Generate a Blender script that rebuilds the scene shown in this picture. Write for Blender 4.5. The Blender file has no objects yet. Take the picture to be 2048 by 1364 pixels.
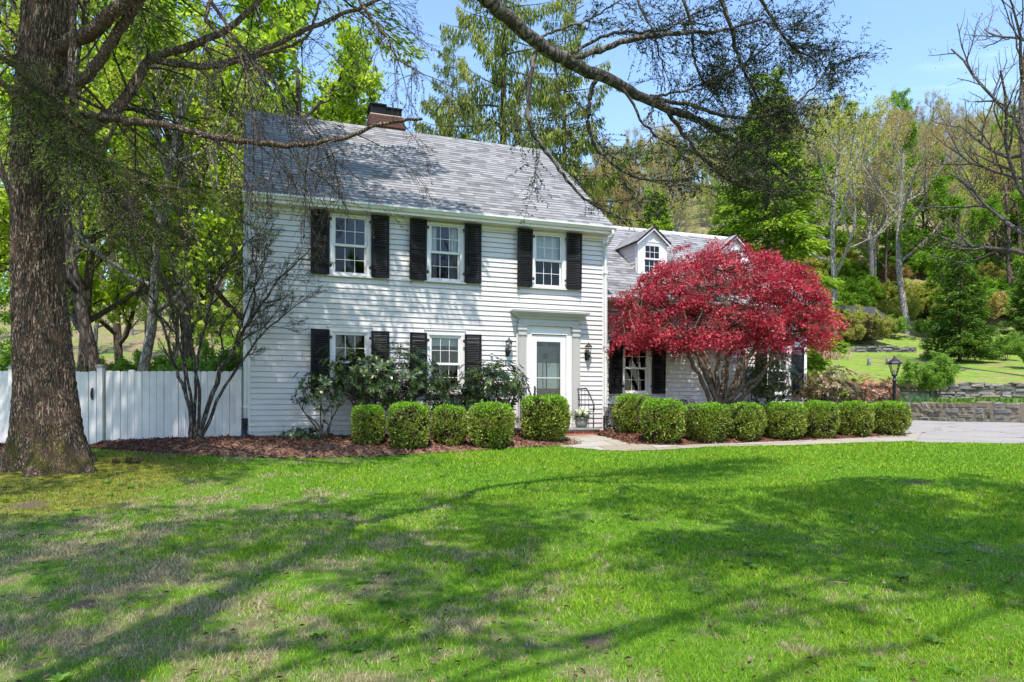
import bpy, math, random
import numpy as np
from mathutils import Vector, Matrix

random.seed(11)
RNG = np.random.default_rng(11)
R = math.radians
SC = bpy.context.scene
COL = SC.collection

# ------------------------------------------------------------------ camera geometry (photo measured in 2048 x 1364 pixels)
F, CX, HY, CAMZ = 1400.0, 1024.0, 806.0, 0.69
def at(px, py, Y):
    return np.array(((px - CX) / F * Y, Y, CAMZ + (HY - py) / F * Y))
def X_at(px, Y):
    return (px - CX) / F * Y

# ------------------------------------------------------------------ object helpers
def tag(o, label=None, cat=None, group=None, kind=None):
    if label: o['label'] = label
    if cat: o['category'] = cat
    if group: o['group'] = group
    if kind: o['kind'] = kind
    return o
def empty(name, loc=(0, 0, 0), rz=0.0):
    o = bpy.data.objects.new(name, None)
    o.empty_display_size = 0.2
    COL.objects.link(o)
    o.location = loc
    o.rotation_euler = (0, 0, rz)
    return o
def link_mesh(name, me, mats, parent=None, loc=None, rot=None):
    for m in (mats if isinstance(mats, (list, tuple)) else [mats]):
        me.materials.append(m)
    o = bpy.data.objects.new(name, me)
    COL.objects.link(o)
    if parent is not None: o.parent = parent
    if loc is not None: o.location = loc
    if rot is not None: o.rotation_euler = rot
    return o
def copy_tree(o, parent=None):
    c = o.copy()
    COL.objects.link(c)
    if parent is not None: c.parent = parent
    for ch in list(o.children):
        copy_tree(ch, c)
    return c

class MB:
    """collects polygons, then links them as one mesh"""
    def __init__(self):
        self.v = []; self.f = []; self.mi = []; self.sm = []
    def poly(self, pts, mi=0, sm=False):
        n = len(self.v)
        self.v.extend([tuple(p) for p in pts])
        self.f.append(tuple(range(n, n + len(pts)))); self.mi.append(mi); self.sm.append(sm)
    def box(self, x0, x1, y0, y1, z0, z1, mi=0, bev=0.0):
        if bev > 0 and min(x1 - x0, y1 - y0, z1 - z0) > 2.2 * bev:
            b = bev
            import itertools
            n = len(self.v)
            # 24 point bevelled box
            P = {}
            for sx, sy, sz in itertools.product((0, 1), repeat=3):
                cx_, cy_, cz_ = (x0, x1)[sx], (y0, y1)[sy], (z0, z1)[sz]
                dx, dy, dz = (b, -b)[sx], (b, -b)[sy], (b, -b)[sz]
                P[sx, sy, sz, 0] = (cx_, cy_ + dy, cz_ + dz)
                P[sx, sy, sz, 1] = (cx_ + dx, cy_, cz_ + dz)
                P[sx, sy, sz, 2] = (cx_ + dx, cy_ + dy, cz_)
            def q(*k): self.poly([P[i] for i in k], mi)
            q((0,0,0,0),(0,0,1,0),(0,1,1,0),(0,1,0,0)); q((1,0,0,0),(1,1,0,0),(1,1,1,0),(1,0,1,0))
            q((0,0,0,1),(1,0,0,1),(1,0,1,1),(0,0,1,1)); q((0,1,0,1),(0,1,1,1),(1,1,1,1),(1,1,0,1))
            q((0,0,0,2),(0,1,0,2),(1,1,0,2),(1,0,0,2)); q((0,0,1,2),(1,0,1,2),(1,1,1,2),(0,1,1,2))
            for sz in (0, 1):
                for sy in (0, 1):
                    q((0,sy,sz,1),(1,sy,sz,1),(1,sy,sz,2),(0,sy,sz,2))
                for sx in (0, 1):
                    q((sx,0,sz,0),(sx,1,sz,0),(sx,1,sz,2),(sx,0,sz,2))
            for sx in (0, 1):
                for sy in (0, 1):
                    q((sx,sy,0,0),(sx,sy,1,0),(sx,sy,1,1),(sx,sy,0,1))
                    for sz in (0, 1):
                        q((sx,sy,sz,0),(sx,sy,sz,1),(sx,sy,sz,2))
            return
        a = [(x0,y0,z0),(x1,y0,z0),(x1,y1,z0),(x0,y1,z0),(x0,y0,z1),(x1,y0,z1),(x1,y1,z1),(x0,y1,z1)]
        n = len(self.v); self.v.extend(a)
        for q in ((0,3,2,1),(4,5,6,7),(0,1,5,4),(1,2,6,5),(2,3,7,6),(3,0,4,7)):
            self.f.append(tuple(n + i for i in q)); self.mi.append(mi); self.sm.append(False)
    def extrude_x(self, prof, x0, x1, mi=0, caps=True):
        """closed profile of (y, z) points run from x0 to x1"""
        k = len(prof); n = len(self.v)
        self.v.extend([(x0, y, z) for y, z in prof]); self.v.extend([(x1, y, z) for y, z in prof])
        for i in range(k):
            j = (i + 1) % k
            self.f.append((n + i, n + j, n + k + j, n + k + i)); self.mi.append(mi); self.sm.append(False)
        if caps:
            self.f.append(tuple(n + i for i in range(k))[::-1]); self.mi.append(mi); self.sm.append(False)
            self.f.append(tuple(n + k + i for i in range(k))); self.mi.append(mi); self.sm.append(False)
    def lathe(self, prof, n=24, c=(0, 0), mi=0, sm=True):
        """prof: (radius, z)"""
        k = len(prof); b = len(self.v)
        for r, z in prof:
            for i in range(n):
                a = 2 * math.pi * i / n
                self.v.append((c[0] + r * math.cos(a), c[1] + r * math.sin(a), z))
        for s in range(k - 1):
            for i in range(n):
                j = (i + 1) % n
                self.f.append((b + s*n + i, b + s*n + j, b + (s+1)*n + j, b + (s+1)*n + i)); self.mi.append(mi); self.sm.append(sm)
        self.f.append(tuple(b + i for i in range(n))[::-1]); self.mi.append(mi); self.sm.append(False)
        self.f.append(tuple(b + (k-1)*n + i for i in range(n))); self.mi.append(mi); self.sm.append(False)
    def tube(self, path, rad, n=8, mi=0):
        V, Fq = tube_arrays(np.asarray(path, float)[None], np.asarray(rad if np.ndim(rad) else [rad] * len(path), float)[None], n)
        b = len(self.v)
        self.v.extend(map(tuple, V.reshape(-1, 3)))
        k = len(path)
        for q in Fq: self.f.append(tuple(int(i) + b for i in q)); self.mi.append(mi); self.sm.append(True)
        self.f.append(tuple(b + i for i in range(n))[::-1]); self.mi.append(mi); self.sm.append(False)
        self.f.append(tuple(b + (k-1)*n + i for i in range(n))); self.mi.append(mi); self.sm.append(False)
    def mesh(self, name):
        me = bpy.data.meshes.new(name)
        me.from_pydata(self.v, [], self.f)
        me.polygons.foreach_set('material_index', self.mi)
        me.polygons.foreach_set('use_smooth', self.sm)
        me.update()
        return me
    def build(self, name, mats, parent=None, loc=None, rot=None):
        return link_mesh(name, self.mesh(name), mats, parent, loc, rot)

def np_mesh(name, V, faces, smooth=False):
    """V (n,3); faces: list of int arrays (m,k)"""
    me = bpy.data.meshes.new(name)
    me.vertices.add(len(V)); me.vertices.foreach_set('co', np.asarray(V, np.float32).ravel())
    nl = sum(f.size for f in faces); nf = sum(len(f) for f in faces)
    me.loops.add(nl); me.polygons.add(nf)
    me.loops.foreach_set('vertex_index', np.concatenate([f.ravel() for f in faces]).astype(np.int32))
    tot = np.concatenate([np.full(len(f), f.shape[1]) for f in faces])
    st = np.concatenate([[0], np.cumsum(tot)[:-1]])
    me.polygons.foreach_set('loop_start', st.astype(np.int32))
    try: me.polygons.foreach_set('loop_total', tot.astype(np.int32))
    except Exception: pass
    if smooth: me.polygons.foreach_set('use_smooth', np.ones(nf, bool))
    me.update(calc_edges=True)
    return me

def norm(a, ax=-1):
    return a / np.maximum(np.linalg.norm(a, axis=ax, keepdims=True), 1e-9)

def tube_arrays(P, Rr, n):
    """P (m,k,3) paths, Rr (m,k) radii -> verts (m*k*n,3), quads"""
    m, k, _ = P.shape
    T = np.empty_like(P)
    T[:, 1:-1] = P[:, 2:] - P[:, :-2]; T[:, 0] = P[:, 1] - P[:, 0]; T[:, -1] = P[:, -1] - P[:, -2]
    T = norm(T)
    mean = norm(P[:, -1] - P[:, 0])
    up = np.where(np.abs(mean[:, 2:3]) > 0.8, np.array([[1.0, 0.13, 0]]), np.array([[0.05, 0.1, 1.0]]))
    A = norm(np.cross(T, up[:, None, :])); B = np.cross(T, A)
    a = np.arange(n) * 2 * np.pi / n
    V = P[:, :, None, :] + Rr[:, :, None, None] * (A[:, :, None, :] * np.cos(a)[None, None, :, None] + B[:, :, None, :] * np.sin(a)[None, None, :, None])
    i = np.arange(n); j = (i + 1) % n
    s = np.arange(k - 1)
    base = (np.arange(m) * k * n)[:, None, None] + (s * n)[None, :, None]
    Q = np.stack([base + i, base + j, base + n + j, base + n + i], -1).reshape(-1, 4)
    return V.reshape(-1, 3), Q

class Tubes:
    def __init__(self): self.g = {}
    def add(self, path, rad, n=5):
        path = np.asarray(path, float); rad = np.asarray(rad, float)
        self.g.setdefault((len(path), n), []).append((path, rad))
    def arrays(self):
        Vs, Qs, b = [], [], 0
        for (k, n), lst in self.g.items():
            V, Q = tube_arrays(np.stack([p for p, _ in lst]), np.stack([r for _, r in lst]), n)
            Vs.append(V); Qs.append(Q + b); b += len(V)
        return np.concatenate(Vs), np.concatenate(Qs)
    def build(self, name, mats, parent=None, loc=None):
        V, Q = self.arrays()
        return link_mesh(name, np_mesh(name, V, [Q], True), mats, parent, loc)

def smooth_path(pts, rad, sub=6):
    """Catmull-Rom through the points"""
    P = np.asarray(pts, float); rr = np.asarray(rad, float)
    Q = np.concatenate([[2*P[0]-P[1]], P, [2*P[-1]-P[-2]]])
    out, ro = [], []
    for i in range(len(P) - 1):
        p0, p1, p2, p3 = Q[i:i+4]
        for s in range(sub):
            t = s / sub
            out.append(0.5*((2*p1)+(-p0+p2)*t+(2*p0-5*p1+4*p2-p3)*t*t+(-p0+3*p1-3*p2+p3)*t**3))
            ro.append(rr[i]*(1-t)+rr[i+1]*t)
    out.append(P[-1]); ro.append(rr[-1])
    return np.array(out), np.array(ro)

def leaf_verts(C, T, N, L, W, fold=0.25):
    """rhombic leaves: C base points, T direction, N normal, L lengths, W widths"""
    T = norm(T); S = norm(np.cross(N, T)); N = np.cross(T, S)
    L = np.asarray(L)[:, None]; W = np.asarray(W)[:, None]
    mid = C + T * L * 0.5
    V = np.stack([C, mid + S*W*0.5 + N*W*fold, C + T*L - N*L*0.08, mid - S*W*0.5 + N*W*fold], 1)
    return V.reshape(-1, 3)
class Leaves:
    def __init__(self): self.V = []
    def add(self, C, T, N, L, W, fold=0.25):
        C = np.asarray(C, float)
        if len(C): self.V.append(leaf_verts(C, np.asarray(T, float), np.asarray(N, float), L, W, fold))
    def build(self, name, mats, parent=None, loc=None):
        V = np.concatenate(self.V)
        Q = np.arange(len(V)).reshape(-1, 4)
        return link_mesh(name, np_mesh(name, V, [Q]), mats, parent, loc)
def rand_dirs(n, zbias=0.0):
    d = RNG.normal(size=(n, 3)); d[:, 2] += zbias
    return norm(d)

# ------------------------------------------------------------------ materials
def new_mat(name):
    m = bpy.data.materials.new(name); m.use_nodes = True
    nt = m.node_tree
    for n in list(nt.nodes): nt.nodes.remove(n)
    out = nt.nodes.new('ShaderNodeOutputMaterial')
    return m, nt, out
class NT:
    """small node tree writer"""
    def __init__(self, nt): self.nt = nt
    def n(self, typ, **kw):
        nd = self.nt.nodes.new(typ)
        for k, v in kw.items():
            if hasattr(nd, k) and not (k in nd.inputs): setattr(nd, k, v)
        return nd
    def l(self, a, b): self.nt.links.new(a, b)
    def val(self, sock, v):
        if hasattr(v, 'is_output') or isinstance(v, bpy.types.NodeSocket): self.l(v, sock)
        else: sock.default_value = v
    def coord(self, which='Object'):
        return self.n('ShaderNodeTexCoord').outputs[which]
    def pos(self): return self.n('ShaderNodeNewGeometry').outputs['Position']
    def mapping(self, vec, scale=(1,1,1), rot=(0,0,0), loc=(0,0,0)):
        m = self.n('ShaderNodeMapping'); self.l(vec, m.inputs['Vector'])
        m.inputs['Scale'].default_value = scale; m.inputs['Rotation'].default_value = rot; m.inputs['Location'].default_value = loc
        return m.outputs[0]
    def noise(self, vec, scale, detail=4, rough=0.55, dist=0.0):
        t = self.n('ShaderNodeTexNoise'); self.l(vec, t.inputs['Vector'])
        t.inputs['Scale'].default_value = scale; t.inputs['Detail'].default_value = detail
        t.inputs['Roughness'].default_value = rough; t.inputs['Distortion'].default_value = dist
        return t.outputs['Fac']
    def voro(self, vec, scale, feature='F1', rand=1.0, out='Distance'):
        t = self.n('ShaderNodeTexVoronoi'); t.feature = feature; self.l(vec, t.inputs['Vector'])
        t.inputs['Scale'].default_value = scale; t.inputs['Randomness'].default_value = rand
        return t.outputs[out]
    def ramp(self, fac, stops, interp='LINEAR'):
        r = self.n('ShaderNodeValToRGB'); r.color_ramp.interpolation = interp
        el = r.color_ramp.elements
        while len(el) < len(stops): el.new(0.5)
        for e, (p, c) in zip(el, stops):
            e.position = p; e.color = (*c, 1) if len(c) == 3 else c
        self.l(fac, r.inputs['Fac']); return r.outputs['Color']
    def mix(self, fac, a, b, mode='MIX'):
        m = self.n('ShaderNodeMix'); m.data_type = 'RGBA'; m.blend_type = mode
        self.val(m.inputs[0], fac)
        for s, v in ((m.inputs[6], a), (m.inputs[7], b)):
            if isinstance(v, bpy.types.NodeSocket): self.l(v, s)
            else: s.default_value = (*v, 1)
        return m.outputs[2]
    def math(self, op, a, b=0.5, clamp=False):
        m = self.n('ShaderNodeMath'); m.operation = op; m.use_clamp = clamp
        self.val(m.inputs[0], a); self.val(m.inputs[1], b); return m.outputs[0]
    def maprange(self, v, a, b, c=0.0, d=1.0, smooth=True):
        m = self.n('ShaderNodeMapRange'); m.interpolation_type = 'SMOOTHSTEP' if smooth else 'LINEAR'
        self.l(v, m.inputs[0]); 
        for i, x in enumerate((a, b, c, d)): m.inputs[1 + i].default_value = x
        return m.outputs[0]
    def bump(self, h, strength=0.5, dist=0.01):
        b = self.n('ShaderNodeBump'); b.inputs['Strength'].default_value = strength; b.inputs['Distance'].default_value = dist
        self.l(h, b.inputs['Height']); return b.outputs['Normal']
    def bsdf(self, col, rough=0.6, spec=0.4, metal=0.0, normal=None):
        p = self.n('ShaderNodeBsdfPrincipled')
        if isinstance(col, bpy.types.NodeSocket): self.l(col, p.inputs['Base Color'])
        else: p.inputs['Base Color'].default_value = (*col, 1)
        self.val(p.inputs['Roughness'], rough)
        p.inputs['Specular IOR Level'].default_value = spec; p.inputs['Metallic'].default_value = metal
        if normal is not None: self.l(normal, p.inputs['Normal'])
        return p.outputs[0]

def plain(name, col, rough=0.5, spec=0.4, metal=0.0, var=0.12, nscale=6.0, bump=0.0, bscale=60.0, dist=0.003):
    m, nt, out = new_mat(name); t = NT(nt)
    c = t.coord()
    f = t.noise(c, nscale, 5, 0.6)
    dark = tuple(x * (1 - var) for x in col); lite = tuple(min(1, x * (1 + var)) for x in col)
    colr = t.ramp(f, [(0.3, dark), (0.7, lite)])
    nrm = t.bump(t.noise(c, bscale, 3), bump, dist) if bump else None
    nt.links.new(t.bsdf(colr, rough, spec, metal, nrm), out.inputs[0])
    return m

def leaf_mat(name, cols, trans=0.35, rough=0.5, spec=0.3, clump=0.5, cscale=0.6, objvar=0.0, tcol=None):
    """leaf colours picked per leaf, drifting over the crown in clumps"""
    m, nt, out = new_mat(name); t = NT(nt)
    g = t.n('ShaderNodeNewGeometry')
    rnd = g.outputs['Random Per Island']
    nz = t.noise(t.coord(), cscale, 3, 0.6)
    nz = t.maprange(nz, 0.3, 0.7)
    f = t.math('ADD', t.math('MULTIPLY', rnd, 1 - clump), t.math('MULTIPLY', nz, clump))
    if objvar:
        oi = t.n('ShaderNodeObjectInfo').outputs['Random']
        f = t.math('ADD', t.math('MULTIPLY', f, 1 - objvar), t.math('MULTIPLY', oi, objvar))
    k = len(cols)
    col = t.ramp(f, [(0.12 + 0.76 * i / (k - 1), c) for i, c in enumerate(cols)])
    b = t.bsdf(col, rough, spec)
    tr = t.n('ShaderNodeBsdfTranslucent')
    tc = t.mix(1.0, col, tcol or (1.15, 1.25, 0.55), 'MULTIPLY')
    t.l(tc, tr.inputs['Color'])
    mx = t.n('ShaderNodeMixShader'); mx.inputs[0].default_value = trans
    t.l(b, mx.inputs[1]); t.l(tr.outputs[0], mx.inputs[2])
    t.l(mx.outputs[0], out.inputs[0])
    return m

def bark_mat(name, dark, mid, lite, scale=9.0, zs=0.22, bump=0.7, dist=0.02, moss=None):
    m, nt, out = new_mat(name); t = NT(nt)
    c = t.coord()
    nd = t.noise(c, 3.0, 3)
    v = t.mapping(c, (1, 1, zs))
    va = t.n('ShaderNodeVectorMath'); va.operation = 'ADD'
    t.l(v, va.inputs[0])
    sc = t.n('ShaderNodeTexNoise'); t.l(v, sc.inputs['Vector']); sc.inputs['Scale'].default_value = scale * 0.7
    vs = t.n('ShaderNodeVectorMath'); vs.operation = 'SCALE'; t.l(sc.outputs['Color'], vs.inputs[0]); vs.inputs['Scale'].default_value = 0.22
    t.l(vs.outputs[0], va.inputs[1])
    crack = t.voro(va.outputs[0], scale, 'DISTANCE_TO_EDGE')
    plate = t.maprange(crack, 0.0, 0.28)
    fine = t.noise(t.mapping(c, (1, 1, 0.5)), scale * 6, 5, 0.7)
    h = t.math('ADD', plate, t.math('MULTIPLY', fine, 0.45))
    col = t.ramp(t.math('MULTIPLY', h, 0.72), [(0.08, dark), (0.45, mid), (0.95, lite)])
    col = t.mix(t.maprange(nd, 0.45, 0.75), col, mid)
    if moss:
        z = t.n('ShaderNodeSeparateXYZ'); t.l(t.pos(), z.inputs[0])
        mm = t.math('MULTIPLY', t.maprange(z.outputs['Z'], moss[1], moss[0]), t.maprange(t.noise(c, 5.0, 5, 0.7), 0.42, 0.62))
        col = t.mix(mm, col, moss[2])
    t.l(t.bsdf(col, 0.9, 0.15, 0, t.bump(h, bump, dist)), out.inputs[0])
    return m
SKY, SUN, EXPO = 0.15, 3.0, 1.22
# ------------------------------------------------------------------ materials of the house
def siding_mat():
    m, nt, out = new_mat('white_clapboard_paint'); t = NT(nt)
    c = t.coord()
    f = t.noise(t.mapping(c, (0.6, 0.6, 3.0)), 2.2, 5, 0.65)
    col = t.ramp(f, [(0.25, (0.60, 0.556, 0.540)), (0.6, (0.665, 0.617, 0.598))])
    splash = t.n('ShaderNodeSeparateXYZ'); t.l(c, splash.inputs[0])
    col = t.mix(t.math('MULTIPLY', t.maprange(splash.outputs['Z'], 0.75, 0.0, 0.0, 0.65), t.maprange(t.noise(c, 5.0, 6, 0.75), 0.35, 0.7)), col, (0.42, 0.39, 0.33))
    streak = t.noise(t.mapping(c, (9, 9, 0.35)), 1.6, 4, 0.7)
    col = t.mix(t.maprange(streak, 0.55, 0.8, 0, 0.22), col, (0.60, 0.59, 0.56))
    grain = t.noise(t.mapping(c, (3, 3, 40)), 4.0, 3)
    t.l(t.bsdf(col, 0.45, 0.4, 0, t.bump(grain, 0.12, 0.002)), out.inputs[0])
    return m
M = {}
M['siding'] = siding_mat()
M['trim'] = plain('white_trim_paint', (0.735, 0.695, 0.675), 0.4, 0.4, 0, 0.05, 4, 0.05, 30)
M['gutter'] = plain('white_gutter_metal', (0.70, 0.69, 0.66), 0.35, 0.5, 0, 0.10, 2.0)
M['shaded_trim'] = plain('shaded_door_trim_paint', (0.48, 0.465, 0.44), 0.4, 0.4, 0, 0.05)  # doorway trim greyed so that its shading sits in the colour
M['shutter'] = plain('black_shutter_paint', (0.008, 0.008, 0.009), 0.55, 0.22, 0, 0.25, 9)
M['iron'] = plain('black_iron', (0.014, 0.014, 0.015), 0.45, 0.5, 0, 0.3, 20, 0.2, 90)
M['brass'] = plain('aged_brass', (0.22, 0.16, 0.07), 0.35, 0.5, 0.8, 0.3, 20)
M['zinc'] = plain('galvanised_metal', (0.20, 0.20, 0.21), 0.6, 0.4, 0.5, 0.15, 12)
M['innerdoor'] = plain('grey_inner_door_paint', (0.085, 0.09, 0.095), 0.45, 0.4, 0, 0.06)
M['curtain'] = plain('white_curtain_cloth', (0.80, 0.79, 0.75), 0.9, 0.1, 0, 0.05, 10)
M['blind'] = plain('pale_roller_blind', (0.55, 0.56, 0.55), 0.85, 0.1, 0, 0.05, 10)
M['room'] = plain('warm_room_paint', (0.17, 0.13, 0.09), 0.8, 0.2, 0, 0.1, 2)
M['foundation'] = plain('dark_foundation', (0.10, 0.085, 0.07), 0.9, 0.2, 0, 0.3, 12, 0.4, 40)
M['chimcap'] = plain('black_chimney_metal', (0.02, 0.021, 0.022), 0.5, 0.5, 0.3, 0.3, 15)

def glass_mat(name='window_glass', tint=(0.93, 0.95, 0.95), ior=1.5):
    m, nt, out = new_mat(name); t = NT(nt)
    fr = t.n('ShaderNodeFresnel'); fr.inputs['IOR'].default_value = ior
    nz = t.bump(t.noise(t.coord(), 3.0, 2), 0.03, 0.01)
    t.l(nz, fr.inputs['Normal'])
    gl = t.n('ShaderNodeBsdfGlossy'); gl.inputs['Roughness'].default_value = 0.02; gl.inputs['Color'].default_value = (1, 1, 1, 1)
    t.l(nz, gl.inputs['Normal'])
    tr = t.n('ShaderNodeBsdfTransparent'); tr.inputs['Color'].default_value = (*tint, 1)
    mx = t.n('ShaderNodeMixShader'); t.l(fr.outputs[0], mx.inputs[0]); t.l(tr.outputs[0], mx.inputs[1]); t.l(gl.outputs[0], mx.inputs[2])
    t.l(mx.outputs[0], out.inputs[0])
    return m
M['glass'] = glass_mat()
M['glass_dark'] = glass_mat('screened_window_glass', (0.40, 0.40, 0.42), 1.4)
M['lampglass'] = glass_mat('lantern_glass', (0.9, 0.9, 0.86), 1.5)

def shingle_mat():
    m, nt, out = new_mat('grey_asphalt_shingles'); t = NT(nt)
    c = t.coord()
    b = t.n('ShaderNodeTexBrick'); t.l(c, b.inputs['Vector'])
    b.offset = 0.37; b.offset_frequency = 2; b.squash = 0.6; b.squash_frequency = 3
    b.inputs['Scale'].default_value = 1.0
    b.inputs['Brick Width'].default_value = 0.30; b.inputs['Row Height'].default_value = 0.145
    b.inputs['Mortar Size'].default_value = 0.0035; b.inputs['Mortar Smooth'].default_value = 0.3; b.inputs['Bias'].default_value = 0.0
    b.inputs['Color1'].default_value = (0.0, 0.0, 0.0, 1); b.inputs['Color2'].default_value = (1, 1, 1, 1); b.inputs['Mortar'].default_value = (0.2, 0.2, 0.2, 1)
    f = t.math('ADD', t.math('MULTIPLY', b.outputs['Color'], 0.62), t.math('MULTIPLY', t.noise(t.mapping(c, (2.5, 7, 1)), 1.0, 4), 0.38))
    col = t.ramp(f, [(0.16, (0.075, 0.072, 0.072)), (0.42, (0.195, 0.188, 0.187)), (0.8, (0.31, 0.30, 0.296))])
    grit = t.noise(c, 190.0, 2)
    col = t.mix(0.25, col, t.ramp(grit, [(0.3, (0.10, 0.098, 0.098)), (0.7, (0.42, 0.41, 0.41))]))
    stain = t.noise(t.mapping(c, (1.0, 0.25, 1)), 0.7, 4)
    col = t.mix(t.maprange(stain, 0.5, 0.75, 0, 0.35), col, (0.20, 0.20, 0.205))
    h = t.math('SUBTRACT', t.math('MULTIPLY', grit, 0.3), b.outputs['Fac'])
    t.l(t.bsdf(col, 0.9, 0.2, 0, t.bump(h, 0.5, 0.004)), out.inputs[0])
    return m
M['shingle'] = shingle_mat()

def brick_mat(name, c1, c2, mortar, w=0.21, h=0.07, ms=0.007):
    m, nt, out = new_mat(name); t = NT(nt)
    c = t.coord()
    s = t.n('ShaderNodeSeparateXYZ'); t.l(c, s.inputs[0])
    cb = t.n('ShaderNodeCombineXYZ'); t.l(t.math('ADD', s.outputs[0], s.outputs[1]), cb.inputs[0]); t.l(s.outputs[2], cb.inputs[1])
    b = t.n('ShaderNodeTexBrick'); t.l(cb.outputs[0], b.inputs['Vector'])
    b.inputs['Scale'].default_value = 1; b.inputs['Brick Width'].default_value = w; b.inputs['Row Height'].default_value = h
    b.inputs['Mortar Size'].default_value = ms; b.inputs['Mortar Smooth'].default_value = 0.2
    for k, v in (('Color1', c1), ('Color2', c2), ('Mortar', mortar)): b.inputs[k].default_value = (*v, 1)
    n = t.noise(c, 30, 4, 0.7)
    col = t.mix(t.maprange(n, 0.35, 0.8, 0, 0.5), b.outputs['Color'], tuple(x * 0.5 for x in c1))
    hgt = t.math('ADD', t.math('SUBTRACT', 1.0, b.outputs['Fac']), t.math('MULTIPLY', n, 0.3))
    t.l(t.bsdf(col, 0.85, 0.2, 0, t.bump(hgt, 0.7, 0.008)), out.inputs[0])
    return m
M['chimbrick'] = brick_mat('old_dark_brick', (0.14, 0.055, 0.04), (0.085, 0.04, 0.035), (0.11, 0.10, 0.09))
M['stepbrick'] = brick_mat('red_step_brick', (0.36, 0.085, 0.045), (0.27, 0.06, 0.035), (0.38, 0.34, 0.30))

# ------------------------------------------------------------------ the house, in its own frame: x along the front, y into the house, z up
PHI = math.atan2(0.3437, 0.939)
UX, UY = math.cos(PHI), math.sin(PHI)
C0 = (-5.20, 13.67)
HOUSE_LOC = (C0[0], C0[1], 0.0)
def u_of(px, inset=0.0):
    """house x of the point of the plane y = inset that the photo shows at column px"""
    t = (px - CX) / F
    ox, oy = C0[0] - UY * inset, C0[1] + UX * inset
    return (t * oy - ox) / (UX - t * UY)
def to_world(x, y, z=0.0):
    return (C0[0] + x * UX - y * UY, C0[1] + x * UY + y * UX, z)

house = empty('house', HOUSE_LOC, PHI)
tag(house, 'white two storey clapboard house with grey shingle roof, black shutters and a low side wing', 'house')

LEN, DEP, EAVE, PIT = 7.88, 7.2, 4.66, 0.783      # main block
WX1, WY0, WDEP, WEAVE, WPIT = 14.31, 0.6, 6.4, 3.18, 0.745   # wing from x = LEN to WX1
CRS = 0.108

def clad(mb, x0, x1, z0, z1, y0=0.0, openings=(), xr=None):
    """clapboard courses in the plane y = y0 facing -y; xr(z) may narrow the run"""
    n = int(math.ceil((z1 - z0) / CRS))
    for i in range(n):
        a, b = z0 + i * CRS, min(z0 + (i + 1) * CRS, z1)
        mid = (a + b) / 2
        runs = [(x0, x1)] if xr is None else [xr(mid)]
        for (u0, u1, w0, w1) in openings:
            if w0 < mid < w1:
                nr = []
                for r0, r1 in runs:
                    if u1 <= r0 or u0 >= r1: nr.append((r0, r1)); continue
                    if u0 > r0: nr.append((r0, u0))
                    if u1 < r1: nr.append((u1, r1))
                runs = nr
        cut = []
        for r0, r1 in runs:
            if r1 - r0 > 1.2 and RNG.random() < 0.75:
                xj = r0 + (r1 - r0) * (0.15 + 0.7 * RNG.random()); cut += [(r0, xj - 0.0022), (xj + 0.0022, r1)]
            else: cut.append((r0, r1))
        for r0, r1 in cut:
            if r1 - r0 < 0.01: continue
            yb, yt, yg, g = y0 - 0.026, y0 - 0.010, y0 + 0.012, b - 0.017
            mb.poly([(r0, yb, a), (r1, yb, a), (r1, yt, g), (r0, yt, g)])
            mb.poly([(r0, yg, a), (r1, yg, a), (r1, yb, a), (r0, yb, a)])
            mb.poly([(r0, yt, g), (r1, yt, g), (r1, yg, g), (r0, yg, g)]); mb.poly([(r0, yg, g), (r1, yg, g), (r1, yg, b), (r0, yg, b)])
            mb.poly([(r0, yg, a), (r0, yb, a), (r0, yt, g), (r0, yg, g)]); mb.poly([(r1, yg, a), (r1, yg, g), (r1, yt, g), (r1, yb, a)])

WINC = [2.0, 4.0, 6.41]                        # centres of the upper windows; the lower row uses the first two
UPZ, LOZ, WINH, WINW = 3.265, 0.875, 1.375, 0.875
WWX = (u_of(1242, WY0) + u_of(1300, WY0)) / 2   # wing windows
WWX2 = 13.35
WLZ = 0.90
def opening(c, z, w=WINW, h=WINH): return (c - w/2 + 0.06, c + w/2 - 0.06, z + 0.06, z + h - 0.06)
OPM = [opening(c, UPZ) for c in WINC] + [opening(c, LOZ) for c in WINC[:2]] + [(5.70, 7.11, -1, 2.50)]
OPW = [opening(WWX, WLZ), opening(WWX2, WLZ)]

mb = MB(); clad(mb, 0.09, LEN - 0.11, 0.02, EAVE - 0.02, 0.0, OPM)
mb.build('front_wall', M['siding'], house)
mb = MB(); clad(mb, LEN + 0.004, WX1 - 0.11, 0.02, WEAVE + 0.05, WY0, OPW)
mb.build('wing_wall', M['siding'], house)
# gable walls and back, each in a frame of its own
def gable(name, loc, rz, width, eave, pit, openings=()):
    mb = MB()
    half = width / 2
    def xr(z):
        if z <= eave: return (0.0, width)
        d = (z - eave) / pit
        return (min(d, half), max(width - d, half))
    clad(mb, 0, width, 0.02, eave + half * pit - 0.03, 0.0, openings, xr)
    mb.build(name, M['siding'], house, loc, (0, 0, rz))
gable('gable_wall', (0, DEP, 0), -math.pi/2, DEP, EAVE + 0.02, PIT)
gable('gable_wall', (LEN, 0, 0), math.pi/2, DEP, EAVE + 0.02, PIT)
gable('gable_wall', (WX1, WY0, 0), math.pi/2, WDEP, WEAVE + 0.04, WPIT)
mb = MB(); clad(mb, 0, LEN, 0.02, EAVE, 0.0); mb.build('back_wall', M['siding'], house, (LEN, DEP, 0), (0, 0, math.pi))
mb = MB(); clad(mb, 0, WX1 - LEN, 0.02, WEAVE, 0.0); mb.build('back_wall', M['siding'], house, (WX1, WY0 + WDEP, 0), (0, 0, math.pi))
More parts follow.
